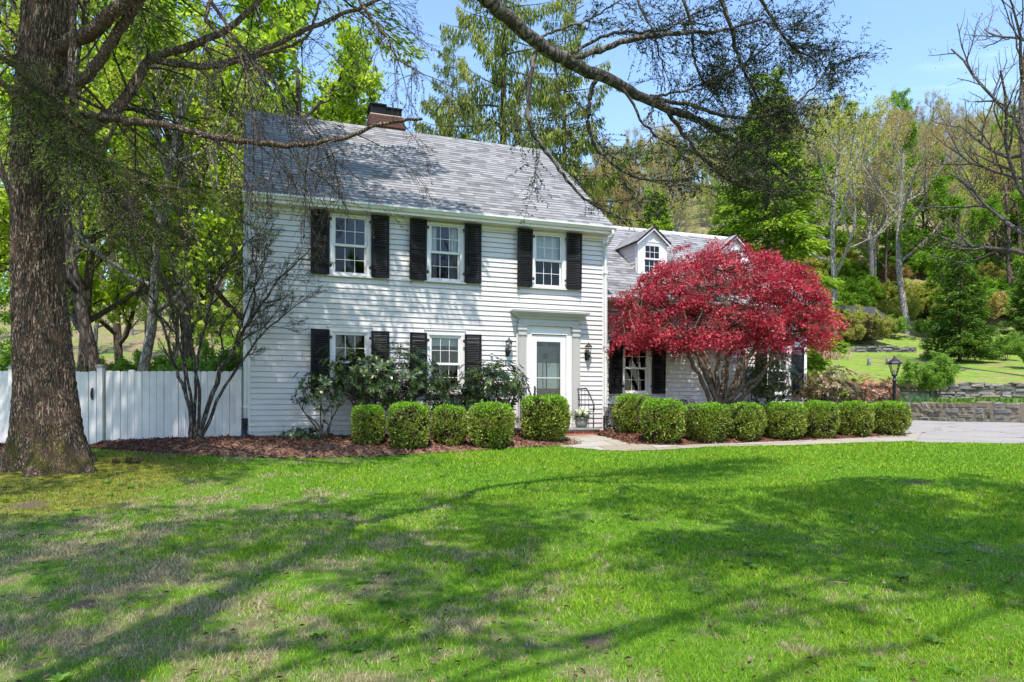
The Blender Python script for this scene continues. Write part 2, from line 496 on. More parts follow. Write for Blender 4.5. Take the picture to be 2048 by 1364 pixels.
# foundation
mb = MB()
mb.box(0.02, LEN - 0.02, 0.015, DEP - 0.02, -0.55, 0.018); mb.box(LEN + 0.01, WX1 - 0.02, WY0 + 0.015, WY0 + WDEP - 0.02, -0.55, 0.015)
mb.build('foundation', M['foundation'], house)
# corner boards
mb = MB()
mb.box(-0.022, 0.088, -0.03, -0.001, 0.02, EAVE - 0.06, 0, 0.004); mb.box(-0.028, -0.001, 0.0, 0.11, 0.02, EAVE - 0.06, 0, 0.004)
mb.build('corner_board', M['trim'], house)
mb = MB()
mb.box(LEN - 0.108, LEN + 0.022, -0.03, -0.001, 0.02, EAVE - 0.06, 0, 0.004); mb.box(LEN + 0.001, LEN + 0.028, 0.0, 0.11, 0.02, EAVE - 0.06, 0, 0.004)
mb.build('corner_board', M['trim'], house)
mb = MB()
mb.box(WX1 - 0.108, WX1 + 0.022, WY0 - 0.03, WY0 - 0.001, 0.02, WEAVE - 0.03, 0, 0.004); mb.box(WX1 + 0.001, WX1 + 0.028, WY0, WY0 + 0.11, 0.02, WEAVE - 0.03, 0, 0.004)
mb.build('corner_board', M['trim'], house)

# interiors so that the windows look into rooms
mb = MB()
def room(x0, x1, y0, y1, z0, z1):
    mb.poly([(x0,y1,z0),(x1,y1,z0),(x1,y1,z1),(x0,y1,z1)]); mb.poly([(x0,y0,z0),(x0,y1,z0),(x0,y1,z1),(x0,y0,z1)])
    mb.poly([(x1,y0,z0),(x1,y0,z1),(x1,y1,z1),(x1,y1,z0)]); mb.poly([(x0,y0,z0),(x1,y0,z0),(x1,y1,z0),(x0,y1,z0)]); mb.poly([(x0,y0,z1),(x0,y1,z1),(x1,y1,z1),(x1,y0,z1)])
room(0.1, 3.0, 0.16, 3.4, 2.55, 4.62); room(3.02, 5.2, 0.16, 3.2, 2.55, 4.62); room(5.22, 7.7, 0.16, 3.4, 2.55, 4.62)
room(0.1, 2.9, 0.16, 4.4, 0.2, 2.5); room(2.92, 5.5, 0.16, 4.0, 0.2, 2.5)
room(8.0, 10.6, WY0 + 0.16, WY0 + 4, 0.2, 2.75); room(10.62, 14.2, WY0 + 0.16, WY0 + 4, 0.2, 2.75)
mb.build('interior', M['room'], house)

# --- roofs: a stepped shingle sheet in its own slope frame (x along, y up the slope)
def roof_sheet(name, x0, x1, y_e, z_e, run, pit, flip=False, thick=0.03, parent=None):
    a = math.atan(pit); sl = run / math.cos(a)
    mb = MB(); row = 0.145; n = int(math.ceil(sl / row))
    for i in range(n):
        s0, s1 = i * row, min((i + 1) * row + 0.0, sl)
        jit = 0.0
        mb.poly([(x0, s0, thick + 0.011), (x1, s0, thick + 0.011), (x1, s1, thick + 0.002), (x0, s1, thick + 0.002)])
        mb.poly([(x0, s0, thick + 0.0), (x1, s0, thick + 0.0), (x1, s0, thick + 0.011), (x0, s0, thick + 0.011)])
    mb.poly([(x0, 0, 0), (x0, sl, 0), (x1, sl, 0), (x1, 0, 0)]); mb.poly([(x0, 0, 0), (x1, 0, 0), (x1, 0, thick), (x0, 0, thick)])
    mb.poly([(x0, 0, 0), (x0, 0, thick), (x0, sl, thick), (x0, sl, 0)]); mb.poly([(x1, 0, 0), (x1, sl, 0), (x1, sl, thick), (x1, 0, thick)])
    if not flip:
        return mb.build(name, M['shingle'], parent or house, (0, y_e, z_e), (a, 0, 0))
    return mb.build(name, M['shingle'], parent or house, (x0 + x1, y_e, z_e), (a, 0, math.pi))
OV = 0.32
RUN = DEP / 2 + OV
ROOFZ = 4.70
roof = roof_sheet('roof', -0.05, LEN + 0.05, -OV, ROOFZ, RUN, PIT)
roof_sheet('roof', -0.05, LEN + 0.05, DEP + OV, ROOFZ, RUN, PIT, True)
RIDGE = ROOFZ + RUN * PIT
mb = MB(); mb.extrude_x([(DEP/2 - 0.15, RIDGE - 0.075), (DEP/2, RIDGE + 0.055), (DEP/2 + 0.15, RIDGE - 0.075), (DEP/2, RIDGE + 0.035)], -0.06, LEN + 0.06)
mb.build('ridge_cap', M['shingle'], house)
WOV = 0.4
WRUN = WDEP / 2 + WOV
WROOFZ = 3.20
roof_sheet('wing_roof', LEN + 0.035, WX1 + 0.05, WY0 - WOV, WROOFZ, WRUN, WPIT)
roof_sheet('wing_roof', LEN + 0.035, WX1 + 0.05, WY0 + WDEP + WOV, WROOFZ, WRUN, WPIT, True)
WRIDGE = WROOFZ + WRUN * WPIT
wy = WY0 + WDEP / 2
mb = MB(); mb.extrude_x([(wy - 0.15, WRIDGE - 0.07), (wy, WRIDGE + 0.055), (wy + 0.15, WRIDGE - 0.07), (wy, WRIDGE + 0.035)], LEN + 0.04, WX1 + 0.06)
mb.build('ridge_cap', M['trim'], house)
# soffits, fascias, rake boards
mb = MB()
mb.box(-0.03, LEN + 0.03, -OV + 0.03, -0.002, EAVE - 0.075, EAVE - 0.055); mb.box(-0.03, LEN + 0.03, -OV + 0.012, -OV + 0.03, EAVE - 0.085, EAVE + 0.05)
mb.box(-0.02, LEN + 0.02, -0.05, -0.024, EAVE - 0.16, EAVE - 0.076)
mb.build('soffit', M['trim'], house)
mb = MB()
mb.box(LEN + 0.03, WX1 + 0.03, WY0 - WOV + 0.03, WY0 - 0.002, WEAVE - 0.05, WEAVE - 0.03); mb.box(LEN + 0.03, WX1 + 0.03, WY0 - WOV + 0.012, WY0 - WOV + 0.03, WEAVE - 0.06, WEAVE + 0.05)
mb.build('soffit', M['trim'], house)
def rake(x, w, yc, half, ze, pit, out):
    mb = MB(); x0, x1 = (x, x + 0.03) if out > 0 else (x - 0.03, x)
    for s in (-1, 1):
        pts = [(yc + s*half, ze - 0.16), (yc + s*half, ze - 0.01), (yc, ze + half*pit - 0.01), (yc, ze + half*pit - 0.16)]
        if s > 0: pts = pts[::-1]
        mb.extrude_x(pts, x0, x1)
    mb.build('rake_board', M['trim'], house)
rake(-0.022, 0, DEP/2, RUN, ROOFZ, PIT, -1); rake(LEN + 0.022, 0, DEP/2, RUN, ROOFZ, PIT, 1); rake(WX1 + 0.022, 0, wy, WRUN, WROOFZ, WPIT, 1)

# gutters and downspouts
def gutter(x0, x1, y, z):
    mb = MB()
    p = [(y, z), (y, z - 0.085), (y - 0.05, z - 0.085), (y - 0.075, z - 0.05), (y - 0.10, z - 0.03), (y - 0.10, z + 0.004), (y - 0.092, z + 0.004), (y - 0.092, z - 0.025), (y - 0.06, z - 0.05), (y - 0.045, z - 0.078), (y - 0.008, z - 0.078), (y - 0.008, z)]
    mb.extrude_x(p, x0, x1)
    mb.box(x0 - 0.004, x0, y - 0.1, y, z - 0.085, z); mb.box(x1, x1 + 0.004, y - 0.1, y, z - 0.085, z)
    mb.build('gutter', M['gutter'], house)
gutter(-0.06, LEN + 0.06, -OV + 0.008, ROOFZ + 0.02); gutter(LEN + 0.06, WX1 + 0.06, WY0 - WOV + 0.008, WROOFZ + 0.02)
def downspout(x, ytop, ztop, ywall, zboot, boot=True, dx=0.0):
    P, Rr = smooth_path([(x, ytop, ztop), (x, ytop, ztop - 0.10), (x + dx*0.6, ytop*0.35 + ywall*0.65, ztop - 0.28), (x + dx, ywall, ztop - 0.42), (x + dx, ywall, 2.4), (x + dx, ywall, zboot)], [0.034] * 6, 5)
    mb = MB(); mb.tube(P, Rr, 10)
    for z in (3.7, 2.0, 0.6): mb.box(x + dx - 0.045, x + dx + 0.045, ywall - 0.038, ywall + 0.038, z, z + 0.03)
    d = mb.build('downspout', M['gutter'], house)
    mb = MB()
    for i in range(7): mb.lathe([(0.046, zboot - 0.14 + i*0.034), (0.056, zboot - 0.13 + i*0.034), (0.056, zboot - 0.12 + i*0.034), (0.046, zboot - 0.108 + i*0.034)], 14, (x + dx, ywall))
    P, Rr = smooth_path([(x + dx, ywall, zboot - 0.12), (x + dx, ywall - 0.06, zboot - 0.22), (x + dx + 0.1, ywall - 0.2, zboot - 0.28)], [0.05]*3, 5)
    mb.tube(P, Rr, 12)
    mb.build('drain_boot', M['iron'], d)
downspout(0.06, -OV - 0.045, ROOFZ - 0.06, -0.075, 0.30, dx=-0.07)
downspout(LEN - 0.02, -OV - 0.045, ROOFZ - 0.06, -0.072, 0.30, dx=-0.03)

# --- windows: origin at the middle of the sill line of the casing
def casing_mesh(w, h):
    mb = MB(); j = 0.085; hw = w / 2
    mb.box(-hw, -hw + j, -0.048, 0.09, 0.05, h - 0.11, 0, 0.004); mb.box(hw - j, hw, -0.048, 0.09, 0.05, h - 0.11, 0, 0.004)
    mb.box(-hw, hw, -0.05, 0.09, h - 0.109, h - 0.015, 0, 0.004); mb.box(-hw - 0.02, hw + 0.02, -0.066, 0.0, h - 0.014, h + 0.006, 0, 0.003)
    k = 0.02
    mb.box(-hw + j + 0.001, -hw + j + k, -0.03, 0.09, 0.052, h - 0.11); mb.box(hw - j - k, hw - j - 0.001, -0.03, 0.09, 0.052, h - 0.11); mb.box(-hw + j + k, hw - j - k, -0.03, 0.09, h - 0.13, h - 0.11)
    return mb.mesh('casing')
def sill_mesh(w):
    mb = MB(); hw = w / 2
    mb.extrude_x([(0.09, 0.0), (-0.078, 0.0), (-0.082, 0.036), (0.09, 0.05)], -hw - 0.025, hw + 0.025)
    return mb.mesh('sill')
def sash_mesh(w, h, cols=3, rows=2, fr=0.04, bot=0.05):
    mb = MB(); hw = w / 2
    mb.box(-hw, -hw + fr, -0.02, 0.02, 0, h, 0, 0.004); mb.box(hw - fr, hw, -0.02, 0.02, 0, h, 0, 0.004)
    mb.box(-hw + fr, hw - fr, -0.02, 0.02, 0, bot, 0, 0.004); mb.box(-hw + fr, hw - fr, -0.02, 0.02, h - fr, h, 0, 0.004)
    gw, gh = w - 2*fr, h - fr - bot
    for i in range(1, cols): mb.box(-hw + fr + gw*i/cols - 0.0055, -hw + fr + gw*i/cols + 0.0055, -0.013, -0.0035, bot, h - fr)
    for i in range(1, rows):
        for c in range(cols):
            mb.box(-hw + fr + gw*c/cols + 0.0056, -hw + fr + gw*(c+1)/cols - 0.0056, -0.012, -0.0035, bot + gh*i/rows - 0.0055, bot + gh*i/rows + 0.0055)
    return mb.mesh('sash')
def pane_mesh(w, h, fr=0.04, bot=0.05):
    mb = MB(); hw = w / 2 - fr + 0.003
    mb.poly([(-hw, 0, bot - 0.003), (hw, 0, bot - 0.003), (hw, 0, h - fr + 0.003), (-hw, 0, h - fr + 0.003)])
    return mb.mesh('pane')
_wm = {}
def window(x, y, z, w=WINW, h=WINH, blind=0.0, dark_low=True, curtain=False, cols=3):
    key = (w, h, cols)
    if key not in _wm:
        sw, sh = w - 2*0.085 - 0.04, (h - 0.13 - 0.05) / 2 + 0.02
        _wm[key] = [casing_mesh(w, h), sill_mesh(w), sash_mesh(sw, sh, cols), pane_mesh(sw, sh), pane_mesh(sw, sh), sw, sh]
        for me, mt in zip(_wm[key][:5], ('trim', 'trim', 'trim', 'glass', 'glass_dark')): me.materials.append(M[mt])
    cm, sm, sa, pa, pd, sw, sh = _wm[key]
    def lk(name, me, par, loc):
        o = bpy.data.objects.new(name, me); COL.objects.link(o); o.parent = par; o.location = loc; return o
    wd = lk('window', cm, house, (x, y, z))
    lk('sill', sm, wd, (0, 0, 0))
    zl, zu = 0.05, 0.05 + sh - 0.04
    lk('sash', sa, wd, (0, 0.006, zu)); lk('sash', sa, wd, (0, 0.048, zl))
    lk('pane', pa, wd, (0, 0.006, zu)); lk('pane', pd if dark_low else pa, wd, (0, 0.048, zl))
    if blind > 0:
        b = MB(); b.box(-sw/2 + 0.02, sw/2 - 0.02, 0.10, 0.106, h - 0.13 - blind, h - 0.12); b.build('blind', M['blind'], wd)
    if curtain:
        for s in (-1, 1):
            b = MB(); nseg = 18
            for i in range(nseg):
                x0 = s*(sw/2 - 0.005) - s*0.17*i/nseg; x1 = s*(sw/2 - 0.005) - s*0.17*(i+1)/nseg
                ya, yb = 0.13 + 0.018*math.sin(i*1.7), 0.13 + 0.018*math.sin((i+1)*1.7)
                b.poly([(x0, ya, 0.06), (x1, yb, 0.06), (x1, yb, h - 0.12), (x0, ya, h - 0.12)])
            b.build('curtain', M['curtain'], wd)
    return wd
window(WINC[0], 0, UPZ); window(WINC[1], 0, UPZ, curtain=True); window(WINC[2], 0, UPZ, blind=0.62)
window(WINC[0], 0, LOZ); window(WINC[1], 0, LOZ, blind=0.2)
window(WWX, WY0, WLZ); window(WWX2, WY0, WLZ)

# --- louvred shutters, hinged beside the casings
def shutter_mesh(w=0.37, h=1.28):
    mb = MB(); st = 0.048; rb, rm, rt = 0.105, 0.055, 0.055
    mb.box(0, st, -0.016, 0.016, 0, h, 0, 0.003); mb.box(w - st, w, -0.016, 0.016, 0, h, 0, 0.003)
    zm = h * 0.50
    for a, b in ((0, rb), (zm, zm + rm), (h - rt, h)): mb.box(st, w - st, -0.0155, 0.0155, a, b, 0, 0.003)
    for a, b in ((rb, zm), (zm + rm, h - rt)):
        n = int((b - a) / 0.036); p = (b - a) / n
        for i in range(n):
            z = a + i*p
            mb.extrude_x([(-0.014, z + 0.002), (-0.010, z + 0.000), (0.014, z + p*0.93), (0.010, z + p*0.95)], st, w - st)
    return mb.mesh('shutter')
SHM = shutter_mesh(); SHM.materials.append(M['shutter'])
def hinge_mesh():
    mb = MB()
    z = 0.0; mb.box(-0.045, 0.01, -0.028, -0.0165, z, z + 0.05); mb.box(-0.02, -0.008, -0.036, -0.02, z - 0.015, z + 0.065)
    return mb.mesh('hinge')
HGM = hinge_mesh(); HGM.materials.append(M['iron'])
def dog_mesh():
    mb = MB()
    P, r = smooth_path([(0, 0.03, 0.05), (0, -0.025, 0.045), (0.012, -0.028, 0.0), (-0.012, -0.028, -0.04), (0.004, -0.028, -0.085), (0.028, -0.028, -0.075), (0.026, -0.028, -0.05)], [0.006]*7, 5)
    mb.tube(P, r, 6); return mb.mesh('shutter_hook')
DGM = dog_mesh(); DGM.materials.append(M['iron'])
def shutters(c, z, y=0.0, sides=(-1, 1)):
    for s in sides:
        o = bpy.data.objects.new('shutter', SHM); COL.objects.link(o); o.parent = house
        # x runs from the hinge outwards; the left leaf is the same mesh turned about
        o.location = (c + s*0.418, y - 0.072, z + 0.02)
        o.rotation_euler = (R(1.6), 0, R(-5 * s)); o.scale = (s, 1, 1)
        for nm, me, lc in (('hinge', HGM, (0, 0, 0.16)), ('hinge', HGM, (0, 0, 1.10)), ('shutter_hook', DGM, (0.33, 0, 0.0))):
            q = bpy.data.objects.new(nm, me); COL.objects.link(q); q.parent = o
            q.location = lc
for c in WINC: shutters(c, UPZ)
for c in WINC[:2]: shutters(c, LOZ)
shutters(WWX, WLZ, WY0); shutters(WWX2, WLZ, WY0)

# --- doorway
DC = 6.41
mb = MB()      # flat backing boards and frame
mb.box(DC - 0.78, DC - 0.43, -0.045, 0.06, 0.06, 2.4205, 0, 0.004); mb.box(DC + 0.43, DC + 0.78, -0.045, 0.06, 0.06, 2.4205, 0, 0.004)
mb.box(DC - 0.43, DC + 0.43, -0.045, 0.06, 2.235, 2.4205, 0, 0.004)
mb.box(DC - 0.45, DC - 0.425, -0.06, -0.046, 0.14, 2.24); mb.box(DC + 0.425, DC + 0.45, -0.06, -0.046, 0.14, 2.24); mb.box(DC - 0.45, DC + 0.45, -0.062, -0.046, 2.241, 2.275)
surround = mb.build('door_surround', M['trim'], house)
for s in (-1, 1):
    mb = MB(); xc = DC + s*0.66; w = 0.095; prof = []
    n = 6     # fluted shaft: section in x-y extruded up
    pts = []
    for i in range(n):
        a = -w + 2*w*i/n; b = -w + 2*w*(i+1)/n; g = (b - a)
        pts += [(a + g*0.12, -0.098), (a + g*0.3, -0.085), (a + g*0.5, -0.080), (a + g*0.7, -0.085), (b - g*0.12, -0.098)]
    pts = [(-w, -0.046), (-w, -0.098)] + pts + [(w, -0.098), (w, -0.046)]
    for i in range(len(pts) - 1):
        (xa, ya), (xb, yb) = pts[i], pts[i+1]
        mb.poly([(xc + xa, ya, 0.24), (xc + xb, yb, 0.24), (xc + xb, yb, 2.20), (xc + xa, ya, 2.20)])
    mb.box(xc - w - 0.012, xc + w + 0.012, -0.115, -0.046, 0.06, 0.24, 0, 0.006)
    for z0, z1, e in ((2.201, 2.245, 0.004), (2.246, 2.31, -0.004), (2.311, 2.345, 0.018), (2.346, 2.39, 0.008), (2.391, 2.42, 0.024)): mb.box(xc - w - e, xc + w + e, -0.104 - e, -0.046, z0, z1, 0, 0.004)
    mb.build('pilaster', M['shaded_trim'], surround)
mb = MB()      # entablature: architrave, plank frieze, crown
mb.box(DC - 0.76, DC + 0.76, -0.11, 0.0, 2.421, 2.455, 0, 0.004)
nb = 5
mb.box(DC - 0.735, DC + 0.735, -0.085, 0.0, 2.456, 2.60)
for i in range(nb + 1): mb.box(DC - 0.735 + 1.47*i/(nb+0.0) - 0.012 if 0 < i < nb else DC - 0.735 + 1.47*i/nb - (0 if i == 0 else 0.03), DC - 0.735 + 1.47*i/nb + (0.012 if 0 < i < nb else (0.03 if i == 0 else 0)), -0.090, -0.0851, 2.456, 2.60)
def crown_ring(z0, z1, e0, e1):
    a, b = 0.735 + e0, 0.735 + e1; ya, yb = -0.085 - e0, -0.085 - e1
    mb.poly([(DC - a, ya, z0), (DC + a, ya, z0), (DC + b, yb, z1), (DC - b, yb, z1)])
    mb.poly([(DC - a, 0, z0), (DC - a, ya, z0), (DC - b, yb, z1), (DC - b, 0, z1)]); mb.poly([(DC + a, ya, z0), (DC + a, 0, z0), (DC + b, 0, z1), (DC + b, yb, z1)])
prev = (2.575, 0.0)
for z, e in ((2.575, 0.035), (2.60, 0.04), (2.615, 0.055), (2.66, 0.115), (2.70, 0.165), (2.705, 0.19), (2.735, 0.195), (2.74, 0.0)):
    crown_ring(prev[0], z, prev[1], e); prev = (z, e)
mb.poly([(DC - 0.93, 0, 2.741), (DC - 0.93, -0.28, 2.741), (DC + 0.93, -0.28, 2.741), (DC + 0.93, 0, 2.741)])
mb.build('entablature', M['shaded_trim'], surround)
mb = MB()      # storm door
hw = 0.425
mb.box(DC - hw, DC - 0.29, -0.035, 0.0, 0.15, 2.225, 0, 0.006); mb.box(DC + 0.29, DC + hw, -0.035, 0.0, 0.15, 2.225, 0, 0.006)
mb.box(DC - 0.29, DC + 0.29, -0.0345, 0.0, 2.07, 2.2245, 0, 0.006); mb.box(DC - 0.29, DC + 0.29, -0.0345, 0.0, 0.1505, 0.36, 0, 0.006)
mb.box(DC - 0.29, DC + 0.29, -0.028, -0.012, 1.25, 1.268)
sdoor = mb.build('storm_door', M['trim'], house)
mb = MB(); mb.poly([(DC - 0.292, -0.016, 0.35), (DC + 0.292, -0.016, 0.35), (DC + 0.292, -0.016, 2.08), (DC - 0.292, -0.016, 2.08)]); mb.build('pane', M['glass'], sdoor)
mb = MB(); P, r = smooth_path([(DC - 0.345, -0.035, 1.03), (DC - 0.345, -0.085, 1.04), (DC - 0.35, -0.09, 0.95), (DC - 0.345, -0.085, 0.86), (DC - 0.345, -0.035, 0.84)], [0.008]*5, 5); mb.tube(P, r, 8)
mb.box(DC - 0.36, DC - 0.325, -0.043, -0.0355, 0.83, 1.07); P, r = smooth_path([(DC - 0.345, -0.05, 1.0), (DC - 0.28, -0.075, 1.01), (DC - 0.24, -0.075, 0.995)], [0.008]*3, 5); mb.tube(P, r, 8)
mb.build('handle', M['iron'], sdoor)
mb = MB()      # inner door behind the glass: two lights above, panels below
mb.box(DC - 0.42, DC + 0.42, 0.075, 0.10, 0.15, 1.08); mb.box(DC - 0.42, DC + 0.42, 0.075, 0.10, 1.80, 2.0)
mb.box(DC - 0.42, DC - 0.24, 0.075, 0.10, 1.081, 1.799); mb.box(DC + 0.30, DC + 0.42, 0.075, 0.10, 1.081, 1.799); mb.box(DC - 0.42, DC + 0.42, 0.075, 0.10, 2.0, 2.23)
mb.box(DC - 0.24, DC + 0.30, 0.102, 0.11, 1.08, 1.80)
mb.box(DC - 0.27, DC - 0.03, 0.064, 0.0745, 0.40, 0.72, 0, 0.01); mb.box(DC + 0.05, DC + 0.29, 0.064, 0.0745, 0.40, 0.72, 0, 0.01)
idoor = mb.build('inner_door', M['innerdoor'], house)
mb = MB()
mb.box(DC - 0.27, DC - 0.10, 0.07, 0.0745, 1.98, 2.07); mb.box(DC + 0.02, DC + 0.28, 0.07, 0.0745, 1.98, 2.07); mb.box(DC - 0.085, DC + 0.02, 0.068, 0.0745, 1.70, 1.82)
mb.build('dark_pane', M['shutter'], idoor)
mb = MB()
for x0, x1 in ((DC - 0.235, DC - 0.115), (DC - 0.10, DC - 0.03), (DC + 0.0, DC + 0.24), (DC + 0.25, DC + 0.295)):
    n = 10
    for i in range(n):
        xa, xb = x0 + (x1-x0)*i/n, x0 + (x1-x0)*(i+1)/n
        ya, yb = 0.052 + 0.008*math.sin(i*2.1 + x0*9), 0.052 + 0.008*math.sin((i+1)*2.1 + x0*9)
        mb.poly([(xa, ya, 1.02), (xb, yb, 1.02), (xb, yb, 1.60), (xa, ya, 1.60)])
mb.build('curtain', M['curtain'], idoor)
mb = MB(); P, r = smooth_path([(DC + 0.02, 0.045, 1.66), (DC - 0.04, 0.045, 1.60), (DC - 0.01, 0.045, 1.53), (DC + 0.03, 0.045, 1.52), (DC + 0.06, 0.045, 1.60), (DC + 0.02, 0.045, 1.66)], [0.006]*6, 5); mb.tube(P, r, 6)
mb.build('knocker', M['brass'], idoor)

# --- wall lanterns: cap, glass cage, tail, bracket
def wall_lantern(x, z):
    mb = MB()
    mb.box(-0.045, 0.045, -0.03, -0.022, -0.22, -0.04, 0, 0.003)
    P, r = smooth_path([(0, -0.03, -0.14), (0, -0.08, -0.2), (0, -0.13, -0.17), (0, -0.13, -0.10)], [0.010]*4, 5); mb.tube(P, r, 8)
    c = (0, -0.13)
    mb.lathe([(0.004, -0.23), (0.018, -0.20), (0.012, -0.175), (0.03, -0.15), (0.044, -0.10), (0.048, -0.09)], 16, c)
    for i in range(6):
        a = i*math.pi/3; mb.tube([(c[0] + 0.046*math.cos(a), c[1] + 0.046*math.sin(a), -0.09), (c[0] + 0.078*math.cos(a), c[1] + 0.078*math.sin(a), 0.09)], [0.004, 0.004], 5)
    mb.lathe([(0.083, 0.088), (0.088, 0.098), (0.06, 0.125), (0.025, 0.15), (0.012, 0.16), (0.016, 0.175), (0.006, 0.195), (0.002, 0.20)], 18, c)
    o = mb.build('wall_lantern', M['iron'], house, (x, 0, z))
    mb = MB(); n = 6
    for i in range(n):
        a, b = i*math.pi/3, (i+1)*math.pi/3
        mb.poly([(c[0]+0.044*math.cos(a), c[1]+0.044*math.sin(a), -0.088), (c[0]+0.044*math.cos(b), c[1]+0.044*math.sin(b), -0.088), (c[0]+0.075*math.cos(b), c[1]+0.075*math.sin(b), 0.087), (c[0]+0.075*math.cos(a), c[1]+0.075*math.sin(a), 0.087)])
    mb.build('lantern_glass', M['lampglass'], o)
    mb = MB(); mb.lathe([(0.012, -0.09), (0.012, 0.0), (0.008, 0.03), (0.002, 0.05)], 10, c); mb.build('bulb', M['curtain'], o)
wall_lantern(u_of(1018, -0.13), 1.94); wall_lantern(u_of(1177, -0.13), 1.89)
mb = MB(); mb.box(-0.025, 0.025, -0.075, -0.022, 0, 0.05, 0, 0.005); mb.lathe([(0.03, 0.05), (0.03, 0.075), (0.012, 0.09)], 12, (0, -0.06)); mb.build('outdoor_camera', M['trim'], house, (u_of(982), 0, 1.72))

# --- chimney, vent pipe
cx0, cx1 = u_of(739, 3.75), u_of(809, 3.75)
mb = MB(); y0, y1 = 3.72, 4.62
mb.box(cx0, cx1, y0, y1, RIDGE - 1.0, 7.92)
mb.box(cx0 - 0.03, cx1 + 0.03, y0 - 0.03, y1 + 0.03, 7.921, 7.99); mb.box(cx0 - 0.005, cx1 + 0.005, y0 - 0.005, y1 + 0.005, 7.991, 8.06); mb.box(cx0 + 0.02, cx1 - 0.02, y0 + 0.02, y1 - 0.02, 8.061, 8.23)
chim = mb.build('chimney', M['chimbrick'], house)
mb = MB(); mb.extrude_x([(y0 + 0.03, 8.231), (y0 + 0.12, 8.29), (y1 - 0.12, 8.29), (y1 - 0.03, 8.231)], cx0 + 0.03, cx1 - 0.03); mb.build('mortar_cap', plain('mortar', (0.36, 0.29, 0.20), 0.95, 0.1, 0, 0.2, 20), chim)
mb = MB()
for a, b in ((cx0 + 0.06, (cx0+cx1)/2 - 0.02), ((cx0+cx1)/2 + 0.02, cx1 - 0.06)):
    ztop = 8.56 if a < (cx0+cx1)/2 - 0.1 else 8.50
    mb.box(a - 0.03, b + 0.03, y0 + 0.1, y1 - 0.1, ztop - 0.025, ztop); 
    n = 9
    for i in range(n + 1):
        x = a + (b - a)*i/n
        mb.box(x - 0.006, x + 0.006, y0 + 0.14, y0 + 0.152, 8.29, ztop - 0.026); mb.box(x - 0.006, x + 0.006, y1 - 0.152, y1 - 0.14, 8.29, ztop - 0.026)
    for i in range(n + 1):
        y = y0 + 0.14 + (y1 - y0 - 0.28)*i/n
        mb.box(a - 0.006, a + 0.006, y - 0.005, y + 0.005, 8.291, ztop - 0.027); mb.box(b - 0.006, b + 0.006, y - 0.005, y + 0.005, 8.291, ztop - 0.027)
    mb.box(a + 0.02, b - 0.02, y0 + 0.2, y1 - 0.2, 8.29, ztop - 0.03)
mb.build('chimney_cage', M['chimcap'], chim)
vx = 6.62; vy = 1.25
vz = ROOFZ + (vy + OV)*PIT
mb = MB(); mb.lathe([(0.16, vz - 0.08), (0.12, vz + 0.03), (0.06, vz + 0.12), (0.045, vz + 0.14), (0.045, vz + 0.40), (0.03, vz + 0.40)], 18, (vx, vy)); mb.build('vent_pipe', M['zinc'], house)

